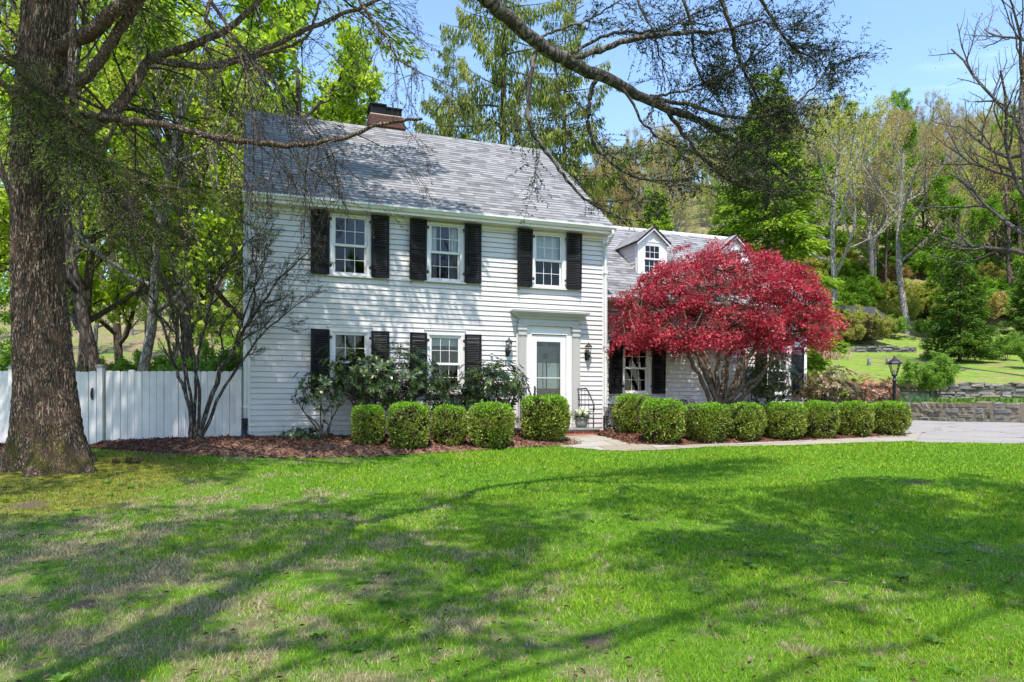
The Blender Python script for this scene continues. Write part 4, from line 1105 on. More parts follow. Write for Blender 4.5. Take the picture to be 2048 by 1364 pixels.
def stone_wall(name, P, zb, zt, thick, rowh, lenr, label, mortar=False, group=None):
    """P: plan polyline (x, y); zb, zt: base and top heights at its points"""
    P = np.asarray(P, float); d = np.concatenate([[0], np.cumsum(np.linalg.norm(np.diff(P, axis=0), axis=1))]); tot = d[-1]
    def pt(s): return np.array([np.interp(s, d, P[:, 0]), np.interp(s, d, P[:, 1])])
    t0 = tag(empty(name, (P[0][0], P[0][1], zb[0])), label, 'stone wall', group); inv = -np.array((P[0][0], P[0][1], zb[0]))
    mb = MB(); row = 0; frac = 0.0
    H = max(zt) - min(zb); nrow = max(2, int(round(H / rowh)))
    for r in range(nrow + 1):
        s = -RNG.random() * lenr
        while s < tot:
            L = lenr * (0.45 + 1.2 * RNG.random()); s0, s1 = max(s, 0), min(s + L, tot); s += L
            if s1 - s0 < 0.04: continue
            sm = (s0 + s1) / 2; a, b = np.interp(sm, d, zb), np.interp(sm, d, zt); rh = (b - a) / nrow
            z0 = a + r * rh; z1 = z0 + rh * (1 + (0.35 * RNG.random() if RNG.random() < 0.25 else -0.06 * RNG.random()))
            if r == nrow:
                if mortar or RNG.random() < 0.55: continue
                z1 = z0 + rh * 0.6
            p0, p1 = pt(s0), pt(s1); u = (p1 - p0) / np.linalg.norm(p1 - p0); nn = np.array((u[1], -u[0]))
            g = 0.012 if not mortar else 0.022
            out = thick / 2 + (0.04 * RNG.normal() if not mortar else 0.012 * RNG.normal())
            c = []
            jit = lambda q: q * RNG.normal()
            for fo in (out, -thick / 2):
                for (q, z) in ((p0 + u * (g + abs(jit(0.03))), z0 + g*0.5 + jit(0.018)), (p1 - u * (g + abs(jit(0.03))), z0 + g*0.5 + jit(0.018)), (p1 - u * (g + abs(jit(0.04))), z1 - g*0.5 + jit(0.02)), (p0 + u * (g + abs(jit(0.04))), z1 - g*0.5 + jit(0.02))):
                    w = q + nn * (fo - (0.03 if fo > 0 else 0)); c.append((w[0] + inv[0], w[1] + inv[1], z + inv[2]))
            m = np.mean(c[:4], 0); mid = []
            for k in range(4):
                q = np.array(c[k]); e = m + (q - m) * 0.72; e[:2] += nn * (0.03 + 0.01 * RNG.normal()); mid.append(tuple(e))
            b0 = len(mb.v); mb.v.extend(c + mid)
            for f in ((8, 9, 10, 11), (0, 1, 9, 8), (1, 2, 10, 9), (2, 3, 11, 10), (3, 0, 8, 11), (4, 0, 3, 7), (1, 5, 6, 2), (3, 2, 6, 7), (4, 7, 6, 5), (0, 4, 5, 1)):
                mb.f.append(tuple(b0 + i for i in f)); mb.mi.append(0); mb.sm.append(False)
    mb.build('stones', M['fieldstone' if mortar else 'drystone'], t0)
    mb = MB()
    for i in range(len(P) - 1):
        u = (P[i+1] - P[i]) / np.linalg.norm(P[i+1] - P[i]); nn = np.array((u[1], -u[0])); f = thick / 2 - (0.055 if not mortar else 0.028); q = []
        for p, a, b in ((P[i], zb[i], zt[i]), (P[i+1], zb[i+1], zt[i+1])):
            for s in (f, -f):
                for z in (a - 0.3, b - 0.02): q.append((*(p + nn * s + inv[:2]), z + inv[2]))
        for ff in ((0, 1, 5, 4), (2, 6, 7, 3), (1, 3, 7, 5), (0, 2, 3, 1), (4, 5, 7, 6)): mb.poly([q[k] for k in ff])
    mb.build('mortar' if mortar else 'core', M['mortarwall'] if mortar else M['foundation'], t0)
    return t0
stone_wall('stone_wall', [(10.4, 31.6), (13.4, 31.2), (16.9, 30.0), (18.2, 27.9), (19.3, 26.1), (26, 23.9), (45, 18.5)], [-0.2, -0.1, -0.05, -0.12, -0.15, -0.15, -0.2], [0.72, 0.72, 0.71, 0.70, 0.70, 0.69, 0.69], 0.45, 0.21, 0.44, 'mortared brown fieldstone retaining wall along the edge of the pale driveway', True)
stone_wall('stone_wall', [(10.5, 33.9), (15, 33.8), (19, 33.4), (24, 32.6), (34, 31.0), (48, 28)], [0.72]*6, [1.55, 1.58, 1.60, 1.56, 1.55, 1.6], 0.5, 0.125, 0.55, 'grey dry stacked stone wall above the planted strip, under the sloping lawn')
def hz(X, Y): return float(z_hill(X, Y))
wl = [at(px, 703, 54) for px in (1610, 1690, 1760, 1830)]
stone_wall('stone_wall', [(p[0], p[1]) for p in wl], [hz(p[0], p[1]) - 0.1 for p in wl], [hz(p[0], p[1]) + 0.38 for p in wl], 0.5, 0.13, 0.5, 'low dark stone wall crossing the upper slope below the weathered shed')

# terrace strip between the first two walls
def terrace_z(X, Y): return 0.66 + 0.012 * (Y - 26) + 0.03 * np.sin(X * 0.9) * np.sin(Y * 1.1)
Pt = sheet(resample([(10.4, 31.7, 0), (13.4, 31.3, 0), (16.9, 30.1, 0), (18.2, 28.0, 0), (19.3, 26.2, 0), (26, 24.0, 0), (45, 18.6, 0)], 60), resample([(10.5, 34.0, 0), (15, 33.9, 0), (19, 33.5, 0), (24, 32.7, 0), (34, 31.2, 0), (48, 28.2, 0)], 60), 80, 10, lambda r: 0 * r, 0)
Pt[:, :, 2] = terrace_z(Pt[:, :, 0], Pt[:, :, 1])
o = link_mesh('terrace_ground', np_mesh('terrace', Pt.reshape(-1, 3), [sheet_faces(Pt)], True), M['hill']); o['kind'] = 'structure'
# sloping lawn blends up to the second wall's top on the right
Ph = sheet(resample([(10.5, 34.0, 0), (15, 33.9, 0), (19, 33.5, 0), (24, 32.7, 0), (34, 31.2, 0), (48, 28.2, 0), (70, 24, 0)], 60), resample([(12.0, 36.2, 0), (15.5, 36.2, 0), (19.5, 36.2, 0), (25, 36.2, 0), (36, 36.2, 0), (52, 36.2, 0), (75, 36.2, 0)], 60), 80, 6, lambda r: 0 * r, 0)
zA = np.full(Ph.shape[1], 1.52); 
for k in range(6):
    r = k / 5.0; Ph[k, :, 2] = 1.52 * (1 - r) + (z_hill(Ph[5, :, 0], Ph[5, :, 1]) + 0.012) * r
o = link_mesh('lawn_bank', np_mesh('bank', Ph.reshape(-1, 3), [sheet_faces(Ph)], True), M['hill']); o['kind'] = 'structure'

# ------------------------------------------------------------------ fence and gate
M['fence'] = plain('white_fence_paint', (0.70, 0.648, 0.622), 0.5, 0.35, 0, 0.12, 3.0, 0.1, 30)
M['postcap'] = plain('grey_post_cap', (0.34, 0.33, 0.32), 0.6, 0.3, 0, 0.15, 10)
FY = 13.62; FZB = -0.11
def fz(py): return CAMZ + (HY - py) / F * FY
fence = tag(empty('board_fence', (-5.3, FY, FZB)), 'white wooden privacy fence of tall boards with scooped tops left of the house', 'fence')
def boards(mb, x0, x1, w=0.138, scoop=True, ztop=0.0):
    n = max(1, int(round((x1 - x0) / w))); w = (x1 - x0) / n
    for i in range(n):
        a, b = x0 + i*w + 0.004, x0 + (i+1)*w - 0.004; dz = 0.012 * RNG.normal() * 0.5; y = 0.004 * RNG.normal()
        zt = ztop + dz; c = 0.02
        pr = [(a, 0), (b, 0), (b, zt - c), (b - 0.025, zt), (a + 0.025, zt), (a, zt - c)]
        f = len(mb.v)
        mb.v.extend([(x, y - 0.011, z) for x, z in pr] + [(x, y + 0.011, z) for x, z in pr])
        k = 6
        mb.f.append(tuple(f + i for i in range(k))); mb.f.append(tuple(f + k + i for i in range(k))[::-1]); mb.mi += [0, 0]; mb.sm += [False, False]
        for q in range(k):
            r = (q + 1) % k; mb.f.append((f + q, f + k + q, f + k + r, f + r)); mb.mi.append(0); mb.sm.append(False)
FH = fz(742) - FZB
def fx(px): return X_at(px, FY) + 5.3
def panel(x0, x1):
    mb = MB(); boards(mb, x0, x1, ztop=FH)
    for z in (0.25, FH - 0.25): mb.box(x0, x1, 0.018, 0.055, z, z + 0.085)
    mb.build('fence_panel', M['fence'], fence)
panel(fx(212), fx(474)); panel(fx(-560), fx(-190)); panel(fx(-180), fx(20))
def post(px, h, w=0.11):
    x = fx(px); mb = MB(); mb.box(x - w/2, x + w/2, -0.07, 0.04, -0.4, h, 0, 0.005); p = mb.build('post', M['fence'], fence)
    mb = MB(); mb.box(x - w/2 - 0.02, x + w/2 + 0.02, -0.09, 0.06, h + 0.001, h + 0.025, 0, 0.005); mb.box(x - w/2 - 0.005, x + w/2 + 0.005, -0.075, 0.045, h + 0.026, h + 0.05, 0, 0.01); mb.build('post_cap', M['postcap'], p)
post(203, FH + 0.07); post(479, FH + 0.03); post(27, FH + 0.05); post(-185, FH + 0.05)
gate = tag(empty('garden_gate', (X_at(36, FY), FY, FZB)), 'white board gate with a black pull handle beside the capped fence post', 'gate')
gx = X_at(193, FY) - X_at(36, FY)
mb = MB(); boards(mb, 0, gx, 0.15, ztop=FH - 0.01)
for z in (0.2, FH - 0.3): mb.box(0.02, gx - 0.02, 0.018, 0.05, z, z + 0.09)
mb.build('gate_panel', M['fence'], gate)
mb = MB(); P, r = smooth_path([(gx - 0.075, -0.012, FH - 0.36), (gx - 0.075, -0.05, FH - 0.39), (gx - 0.075, -0.05, FH - 0.50), (gx - 0.075, -0.012, FH - 0.53)], [0.011]*4, 5); mb.tube(P, r, 8); mb.box(gx - 0.095, gx - 0.055, -0.0155, -0.0115, FH - 0.56, FH - 0.33); mb.build('handle', M['iron'], gate)

# ------------------------------------------------------------------ steps, railings, flower pot
ST = to_world(DC, -0.48, -0.06)
steps = tag(empty('front_steps', ST, PHI), 'low red brick doorstep with grey stone slab and black iron rails', 'steps')
mb = MB(); mb.box(-0.80, 0.80, -0.44, 0.45, -0.15, 0.16); mb.build('brick_base', M['stepbrick'], steps)
mb = MB(); mb.box(-0.83, 0.83, -0.47, 0.45, 0.161, 0.205, 0, 0.008); mb.build('stone_slab', plain('bluestone_slab', (0.22, 0.23, 0.22), 0.8, 0.3, 0, 0.25, 6, 0.3, 40), steps)
for s in (-1, 1):
    mb = MB(); x = s * 0.70; b = 0.205
    def bar(p, q, r=0.009): mb.tube([p, q], [r, r], 8)
    bar((x, 0.40, b), (x, 0.40, b + 0.86), 0.012); bar((x, -0.40, -0.12), (x, -0.40, b + 0.45), 0.013)
    P, r = smooth_path([(x, 0.42, b + 0.86), (x, 0.1, b + 0.87), (x, -0.08, b + 0.85), (x, -0.34, b + 0.60), (x, -0.415, b + 0.50), (x, -0.42, b + 0.40), (x, -0.40, b + 0.38)], [0.016]*7, 6); mb.tube(P, r, 8)
    for i, y in enumerate((0.2, 0.02, -0.17)): bar((x, y, b), (x, y, b + (0.86, 0.86, 0.75)[i]), 0.006)
    for z in (0.10, 0.23, 0.36, 0.49): bar((x, 0.40, b + z), (x, -0.40, b + z), 0.006)
    for z, y in ((0.62, -0.32), (0.74, -0.19)): bar((x, 0.40, b + z), (x, y, b + z), 0.006)
    mb.build('railing', M['iron'], steps)
pw = to_world(u_of(1163, -0.62), -0.62, 0.147)
pot = tag(empty('flower_pot', pw), 'grey stone pot of pale cream hydrangea blooms on the doorstep', 'flower pot')
mb = MB(); mb.lathe([(0.095, 0.0), (0.125, 0.03), (0.14, 0.10), (0.145, 0.19), (0.155, 0.20), (0.155, 0.225), (0.135, 0.225), (0.13, 0.20)], 28); mb.build('pot', plain('mottled_grey_pot', (0.24, 0.23, 0.21), 0.75, 0.2, 0, 0.35, 14, 0.4, 40), pot)
lv = Leaves(); n = 160
a = RNG.random(n) * 6.283; rr = 0.05 + 0.17 * RNG.random(n); C = np.stack([0.5*rr*np.cos(a), 0.5*rr*np.sin(a), 0.2 + 0.13*RNG.random(n)], -1); T = np.stack([np.cos(a), np.sin(a), 0.5 * RNG.normal(size=n)], -1)
lv.add(C, T, rand_dirs(n, 2.0), 0.07 + 0.05*RNG.random(n), 0.05 + 0.02*RNG.random(n)); lv.build('foliage', leaf_mat('pot_leaf', [(0.03, 0.09, 0.015), (0.07, 0.17, 0.03)]), pot)
lv = Leaves()
for cx_, cy_, cz_, r_ in ((0.0, -0.05, 0.37, 0.085), (-0.11, -0.03, 0.33, 0.075), (0.11, -0.02, 0.34, 0.08), (0.03, 0.08, 0.36, 0.075), (-0.06, 0.09, 0.33, 0.06), (0.08, -0.11, 0.30, 0.06), (-0.06, -0.12, 0.31, 0.06)):
    n = 220; d = rand_dirs(n); lv.add(np.array((cx_, cy_, cz_)) + d * r_, np.cross(d, rand_dirs(n)), d, np.full(n, 0.022), np.full(n, 0.02))
lv.build('flower_heads', leaf_mat('hydrangea_bloom', [(0.62, 0.66, 0.38), (0.80, 0.80, 0.62), (0.85, 0.85, 0.75)], 0.3, tcol=(1, 1, 0.9)), pot)

# ------------------------------------------------------------------ lamp post
LY = 18.6; lp = at(1789, 806, LY); lz = float(z_ground(lp[0], LY))
lamp = tag(empty('lamp_post', (lp[0], LY, lz)), 'black garden lamp post with a glazed lantern behind the last box hedge', 'lamp post')
top = CAMZ + (HY - 751) / F * LY - lz
mb = MB(); mb.lathe([(0.055, -0.2), (0.055, 0.35), (0.045, 0.40), (0.043, top - 0.17), (0.055, top - 0.16), (0.055, top - 0.11), (0.036, top - 0.10), (0.036, top - 0.03), (0.06, top - 0.02), (0.065, top)], 18); mb.build('post', M['iron'], lamp)
mb = MB(); Hh = 0.31
for i in range(4):
    a = i*math.pi/2 + 0.5; b = a + math.pi/2
    p0, p1 = (0.068*math.cos(a), 0.068*math.sin(a), top + 0.02), (0.165*math.cos(a), 0.165*math.sin(a), top + Hh)
    q0, q1 = (0.068*math.cos(b), 0.068*math.sin(b), top + 0.02), (0.165*math.cos(b), 0.165*math.sin(b), top + Hh)
    mb.tube([p0, p1], [0.009, 0.009], 6); mb.tube([p1, q1], [0.012, 0.012], 6); mb.tube([p0, q0], [0.010, 0.010], 6)
mb.lathe([(0.07, top), (0.07, top + 0.022), (0.03, top + 0.03)], 16)
rp = [(0.20, Hh), (0.205, Hh + 0.012), (0.17, Hh + 0.05), (0.10, Hh + 0.10), (0.06, Hh + 0.125), (0.05, Hh + 0.15), (0.055, Hh + 0.155), (0.03, Hh + 0.17), (0.018, Hh + 0.18), (0.024, Hh + 0.20), (0.006, Hh + 0.22)]
mb.lathe([(r_, top + z_) for r_, z_ in rp], 8, sm=False)
lant = mb.build('lantern', M['iron'], lamp)
mb = MB()
for i in range(4):
    a = i*math.pi/2 + 0.5; b = a + math.pi/2
    mb.poly([(0.064*math.cos(a), 0.064*math.sin(a), top + 0.03), (0.064*math.cos(b), 0.064*math.sin(b), top + 0.03), (0.158*math.cos(b), 0.158*math.sin(b), top + Hh - 0.01), (0.158*math.cos(a), 0.158*math.sin(a), top + Hh - 0.01)])
mb.build('lantern_glass', M['lampglass'], lant)
mb = MB(); mb.lathe([(0.014, top + 0.03), (0.014, top + 0.06), (0.035, top + 0.09), (0.035, top + 0.115), (0.02, top + 0.14), (0.003, top + 0.15)], 14); mb.build('bulb', M['curtain'], lant)

# ------------------------------------------------------------------ weathered shed up the slope
sp = at(1712, 668, 60); sz = hz(sp[0], 60) - 0.1
shed = tag(empty('garden_shed', (sp[0], 60, sz), 0.25), 'weathered dark timber shed half hidden in scrub on the upper slope', 'shed')
M['shedwood'] = plain('dark_weathered_wood', (0.055, 0.05, 0.047), 0.9, 0.1, 0, 0.3, 6); M['shedroof'] = plain('grey_shed_roof', (0.055, 0.052, 0.05), 0.9, 0.1, 0, 0.3, 5)
mb = MB(); mb.box(-1.7, 1.7, -1.2, 1.2, -0.4, 1.75)
for i in range(17): mb.box(-1.7 + i*0.2, -1.69 + i*0.2, -1.215, -1.2, -0.4, 1.75)
mb.build('wall', M['shedwood'], shed)
mb = MB()
for s in (-1, 1):
    mb.extrude_x([(s*1.5, 1.6), (0, 2.75), (0, 2.83), (s*1.55, 1.66)] if s < 0 else [(s*1.5, 1.6), (s*1.55, 1.66), (0, 2.83), (0, 2.75)], -1.95, 1.95)
mb.build('roof', M['shedroof'], shed)
mb = MB(); mb.box(-0.4, 0.4, -1.235, -1.216, 0, 1.55); mb.build('door', M['iron'], shed)
# ------------------------------------------------------------------ vegetation
BK = dict(
    spruce=bark_mat('furrowed_brown_bark', (0.016, 0.011, 0.009), (0.225, 0.142, 0.096), (0.46, 0.335, 0.245), 24.0, 0.17, 1.0, 0.035, (-0.2, 0.75, (0.15, 0.125, 0.035))),
    grey=bark_mat('pale_grey_bark', (0.07, 0.06, 0.055), (0.22, 0.195, 0.175), (0.40, 0.37, 0.34), 9.0, 0.3, 0.5),
    brown=bark_mat('brown_bark', (0.025, 0.018, 0.014), (0.095, 0.072, 0.058), (0.19, 0.15, 0.125), 9.0, 0.25, 0.6),
    dark=bark_mat('dark_limb_bark', (0.02, 0.016, 0.013), (0.080, 0.064, 0.054), (0.20, 0.165, 0.14), 12.0, 0.4, 0.6),
    tan=bark_mat('smooth_tan_bark', (0.05, 0.037, 0.025), (0.16, 0.12, 0.085), (0.28, 0.22, 0.16), 14.0, 0.35, 0.3),
)
LF = dict(
    maple=leaf_mat('spring_maple_leaf', [(0.15, 0.235, 0.016), (0.30, 0.42, 0.03), (0.44, 0.56, 0.06), (0.57, 0.65, 0.12)], 0.5, clump=0.45, cscale=0.55),
    wood=leaf_mat('woodland_leaf', [(0.08, 0.17, 0.012), (0.18, 0.32, 0.022), (0.30, 0.46, 0.05)], 0.45, clump=0.5, cscale=0.35, objvar=0.3),
    bud=leaf_mat('budding_leaf', [(0.28, 0.15, 0.08), (0.42, 0.27, 0.13), (0.44, 0.38, 0.11), (0.34, 0.40, 0.09)], 0.4, clump=0.35, cscale=0.25, objvar=0.5),
    yellow=leaf_mat('yellow_green_bud', [(0.28, 0.34, 0.05), (0.44, 0.46, 0.09), (0.52, 0.44, 0.14)], 0.45, clump=0.4, cscale=0.3, objvar=0.3),
    droop=leaf_mat('drooping_spruce_needles', [(0.04, 0.07, 0.014), (0.12, 0.17, 0.025), (0.26, 0.30, 0.045), (0.38, 0.37, 0.08)], 0.35, 0.6, 0.2, clump=0.45, cscale=0.7),
    hemlock=leaf_mat('hemlock_needles', [(0.05, 0.10, 0.014), (0.15, 0.25, 0.024), (0.29, 0.41, 0.04), (0.42, 0.52, 0.07)], 0.4, 0.55, 0.25, clump=0.5, cscale=0.9),
    young=leaf_mat('young_spruce_needles', [(0.03, 0.075, 0.016), (0.10, 0.19, 0.025), (0.22, 0.33, 0.05)], 0.3, 0.55, 0.25, clump=0.4, cscale=1.1),
    shade=leaf_mat('shaded_needles', [(0.08, 0.13, 0.03), (0.17, 0.25, 0.05), (0.30, 0.38, 0.08)], 0.45, 0.6, 0.2, clump=0.4, cscale=0.8),
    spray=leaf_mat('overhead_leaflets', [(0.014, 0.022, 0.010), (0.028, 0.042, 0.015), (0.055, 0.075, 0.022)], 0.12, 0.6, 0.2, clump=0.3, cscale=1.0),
    red=leaf_mat('red_maple_leaf', [(0.13, 0.007, 0.015), (0.36, 0.020, 0.045), (0.56, 0.055, 0.09), (0.72, 0.17, 0.19)], 0.38, 0.45, 0.35, clump=0.4, cscale=1.6, tcol=(1.25, 0.55, 0.6)),
    rhodo=leaf_mat('rhododendron_leaf', [(0.016, 0.032, 0.010), (0.035, 0.065, 0.016), (0.075, 0.125, 0.028), (0.15, 0.19, 0.05)], 0.15, 0.33, 0.5, clump=0.4, cscale=2.0),
    rhodob=leaf_mat('bronzed_leaf', [(0.03, 0.035, 0.014), (0.09, 0.085, 0.03), (0.19, 0.11, 0.05), (0.26, 0.17, 0.08)], 0.15, 0.35, 0.5, clump=0.5, cscale=1.6),
    pieris=leaf_mat('pieris_leaf', [(0.05, 0.06, 0.02), (0.24, 0.13, 0.06), (0.38, 0.13, 0.07), (0.42, 0.24, 0.14)], 0.2, 0.35, 0.45, clump=0.5, cscale=1.6),
    bush=leaf_mat('fresh_bush_leaf', [(0.11, 0.21, 0.03), (0.21, 0.36, 0.05), (0.33, 0.48, 0.10)], 0.45, clump=0.4, cscale=1.0),
)
def box_leaf_mat():
    m = leaf_mat('box_hedge_leaf', [(0.05, 0.085, 0.016), (0.17, 0.235, 0.03), (0.34, 0.40, 0.06), (0.50, 0.52, 0.13)], 0.3, 0.45, 0.35, clump=0.4, cscale=5.0, objvar=0.1)
    nt = m.node_tree; t = NT(nt)
    ramp = [n for n in nt.nodes if n.type == 'VALTORGB'][0]
    users = [l.to_socket for l in ramp.outputs[0].links]
    s = t.n('ShaderNodeSeparateXYZ'); t.l(t.coord(), s.inputs[0])
    rnd = t.n('ShaderNodeNewGeometry').outputs['Random Per Island']
    fresh = t.ramp(rnd, [(0, (0.12, 0.27, 0.014)), (0.5, (0.22, 0.42, 0.025)), (1, (0.34, 0.54, 0.06))])
    k = t.maprange(t.math('ADD', s.outputs['Z'], t.math('MULTIPLY', t.noise(t.coord(), 4, 3), 0.35)), 0.72, 0.98)
    col = t.mix(k, ramp.outputs[0], fresh)
    dead = t.math('MULTIPLY', t.maprange(t.noise(t.coord(), 3.2, 4, 0.65), 0.60, 0.70), 0.75)
    dead = t.math('MULTIPLY', dead, t.math('SUBTRACT', 1.0, k))
    col = t.mix(dead, col, (0.30, 0.21, 0.12))
    for u in users: t.l(col, u)
    return m
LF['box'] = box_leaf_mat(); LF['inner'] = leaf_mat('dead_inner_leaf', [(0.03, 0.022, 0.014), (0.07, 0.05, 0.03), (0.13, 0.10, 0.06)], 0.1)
LF['twig'] = plain('grey_brown_twig', (0.12, 0.085, 0.06), 0.85, 0.2, 0, 0.3, 8)

def perp(d):
    a = np.cross(d, RNG.normal(size=3)); return a / (np.linalg.norm(a) + 1e-9)
class Grow:
    """recursive branching; keeps the tubes and the spots where leaves sit"""
    def __init__(self, spec, up=0.12, wig=0.16, rmin=0.004): self.spec, self.up, self.wig, self.rmin = spec, up, wig, rmin; self.t = Tubes(); self.spots = []; self.dirs = []
    def branch(self, p, d, L, r, lvl):
        n, nseg, sides, ang, lenf, a0, leafy = self.spec[min(lvl, len(self.spec) - 1)]
        pts = [np.array(p, float)]; dd = np.array(d, float)
        for i in range(nseg):
            dd = dd + self.wig * (0.4 if lvl == 0 else 1.0) * RNG.normal(size=3) + np.array((0, 0, self.up if lvl < 4 else 0)); dd /= np.linalg.norm(dd)
            pts.append(pts[-1] + dd * L / nseg)
        pts = np.array(pts); rr = np.maximum(np.linspace(r, max(r * 0.42, self.rmin), nseg + 1), self.rmin)
        self.t.add(pts, rr, sides)
        if leafy:
            m = leafy; s = RNG.random(m) * nseg; i = np.minimum(s.astype(int), nseg - 1); f = (s - i)[:, None]
            self.spots.append(pts[i] * (1 - f) + pts[i + 1] * f); self.dirs.append(np.repeat(dd[None], m, 0))
        if lvl + 1 < len(self.spec):
            for k in range(n):
                s = (a0 + (1 - a0) * (k + RNG.random() * 0.9) / n) * nseg; i = min(int(s), nseg - 1); f = s - i
                q = pts[i] * (1 - f) + pts[i + 1] * f; ax = pts[i + 1] - pts[i]; ax /= np.linalg.norm(ax)
                an = ang * (0.7 + 0.6 * RNG.random()); pp = perp(ax)
                c = ax * math.cos(an) + pp * math.sin(an)
                self.branch(q, c, L * lenf * (0.65 + 0.6 * RNG.random()) * (1.05 - 0.45 * s / nseg), rr[i] * 0.62, lvl + 1)
    def leaves(self, lv, size, wid, per=1, jit=0.06, droop=0.3):
        if not self.spots: return
        C = np.repeat(np.concatenate(self.spots), per, 0); D = np.repeat(np.concatenate(self.dirs), per, 0); n = len(C)
        T = norm(D * 0.5 + rand_dirs(n) * 0.9 - np.array((0, 0, droop))); C = C + RNG.normal(size=(n, 3)) * jit
        L = size * (0.6 + 0.8 * RNG.random(n)); lv.add(C, T, rand_dirs(n, 1.1), L, L * wid)

PROTO = {}
def veg(name, loc, rz, label, cat, group=None, scale=1.0, proto=None, tilt=None, mats=None):
    """places a copy of a plant whose parts were built under a first object"""
    first = PROTO[proto]
    if not first.get('used'): o = first['o']; first['used'] = True
    else:
        o = copy_tree(first['o'])
        for k in ('label', 'group'):
            if k in o: del o[k]
    o.name = name
    o.location = loc; o.rotation_euler = (tilt[0], tilt[1], rz) if tilt else (0, 0, rz)
    o.scale = (scale, scale, scale) if np.isscalar(scale) else scale
    tag(o, label, cat, group)
    if mats:
        for ch in o.children:
            for key, mt in mats.items():
                if ch.name.startswith(key):
                    ch.material_slots[0].link = 'OBJECT'; ch.material_slots[0].material = mt
    return o

# --- broadleaf prototypes, about 14 m tall
def broadleaf(key, seed, H, r, base, spread, nmain, size, per, leaf, bark, sparse=1, up=0.10, fork=None, extra=0):
    global RNG
    RNG = np.random.default_rng(seed)
    g = Grow([(nmain, 9, 9, 0.9, spread, base, 0), (6, 6, 6, 0.75, 0.55, 0.25, 0), (5, 5, 4, 0.7, 0.52, 0.2, 0 if sparse > 1 else 2), (5, 4, 3, 0.7, 0.5, 0.15, 4), (extra, 3, 3, 0.6, 0.6, 0.1, 5)][:4 + (1 if extra else 0)], up=up, wig=0.13, rmin=0.008)
    g.branch((0, 0, -0.4), (0.03 * RNG.normal(), 0.03 * RNG.normal(), 1), H * 0.82, r, 0)
    o = empty(key); g.t.build('trunk', BK[bark], o)
    lv = Leaves(); g.leaves(lv, size, 0.8, per, 0.16, 0.25); lv.build('crown', LF[leaf], o)
    PROTO[key] = dict(o=o); print(key, sum(len(v) for v in lv.V) // 4)
broadleaf('maple_a', 3, 16, 0.24, 0.25, 0.46, 14, 0.19, 8, 'maple', 'brown')
broadleaf('maple_b', 8, 15, 0.20, 0.27, 0.48, 14, 0.19, 8, 'maple', 'brown')
broadleaf('bud_a', 21, 17, 0.26, 0.40, 0.50, 9, 0.10, 1, 'bud', 'grey', 2, 0.16, extra=3)
broadleaf('bud_b', 22, 16, 0.22, 0.34, 0.50, 9, 0.10, 1, 'bud', 'grey', 2, 0.18, extra=3)
broadleaf('bud_c', 25, 15, 0.20, 0.30, 0.55, 8, 0.11, 1, 'yellow', 'grey', 2, 0.2, extra=3)

broadleaf('bare', 31, 24, 0.27, 0.30, 0.42, 11, 0.08, 1, 'bud', 'dark', 2, 0.10, extra=0)
# --- conifers
def conifer(key, seed, H, Rb, h0, nb, leaf, bark, r, droop=0.25, hang=0.0, card=(0.30, 0.085), dens=120, pw=0.85, up_tip=0.0, jit=1.0, stems=None):
    global RNG
    RNG = np.random.default_rng(seed)
    o = empty(key); tb = Tubes(); lv = Leaves()
    k = 12; z = np.linspace(-0.4, H, k); P = np.stack([0.05*np.sin(z*0.5+seed), 0.05*np.cos(z*0.4), z], -1); tb.add(P, np.maximum(r*(1-z/H*0.97), 0.02), 10)
    for i in range(nb):
        f = (i + RNG.random()) / nb; h = h0 + (H - h0) * f
        L = Rb * max(0.06, (1 - f)) ** pw * (1 - 0.35 * jit * RNG.random()) + 0.12
        a = i * 2.4 + RNG.normal() * 0.5; d = np.array((math.cos(a), math.sin(a), 0)); sd = np.array((-d[1], d[0], 0))
        s = np.linspace(0, 1, 6)[:, None]; lift = (0.35 * f) * L
        dr = droop * L
        path = np.array((0, 0, h)) + d * s * L + np.array((0, 0, 1)) * (lift * s - dr * s ** 1.6 + up_tip * L * s ** 4) + sd * (0.06 * L * np.sin(s * 3 + i))
        tb.add(path, np.linspace(max(0.012, 0.016 * L), 0.006, 6), 4)
        m = int(dens * L * (0.5 + 0.5 * min(1, L / Rb + 0.3)))
        t = RNG.random(m) ** 0.75; wdt = 0.36 * L * (1 - t) + 0.18; off = (RNG.random(m) * 2 - 1); off = np.sign(off) * np.abs(off) ** 0.8
        q = t * 5; j = np.minimum(q.astype(int), 4); fr = (q - j)[:, None]
        C = path[j] * (1 - fr) + path[j + 1] * fr
        if hang > 0:
            hd = hang * RNG.random(m) ** 1.3 * (0.4 + 0.6 * (1 - t)); C = C + sd * (off * wdt * 0.45)[:, None]; C[:, 2] -= hd
            T = norm(np.array((0, 0, -1.0)) + 0.35 * rand_dirs(m) + 0.2 * d); N = norm(rand_dirs(m) * np.array((1, 1, 0.2)))
        else:
            C = C + sd * (off * wdt)[:, None] + d * (np.abs(off) * wdt * 0.5)[:, None]; C[:, 2] -= np.abs(off) * wdt * 0.28 + 0.04 * RNG.normal(size=m)
            T = norm(d * 0.9 + sd * off[:, None] * 0.9 + 0.35 * rand_dirs(m) - np.array((0, 0, 0.22))); N = norm(np.array((0, 0, 1.0)) + 0.95 * rand_dirs(m)); C = C + 0.10 * rand_dirs(m) * L ** 0.5
        lv.add(C, T, N, card[0] * (0.6 + 0.8 * RNG.random(m)), card[1] * (0.7 + 0.6 * RNG.random(m)))
    tb.build('trunk', BK[bark], o); lv.build('crown', LF[leaf], o)
    PROTO[key] = dict(o=o); print(key, sum(len(v) for v in lv.V) // 4)
conifer('droopy', 5, 24, 5.4, 4.0, 84, 'droop', 'brown', 0.26, 0.22, 0.95, (0.26, 0.055), 150, 0.62, 0.18)
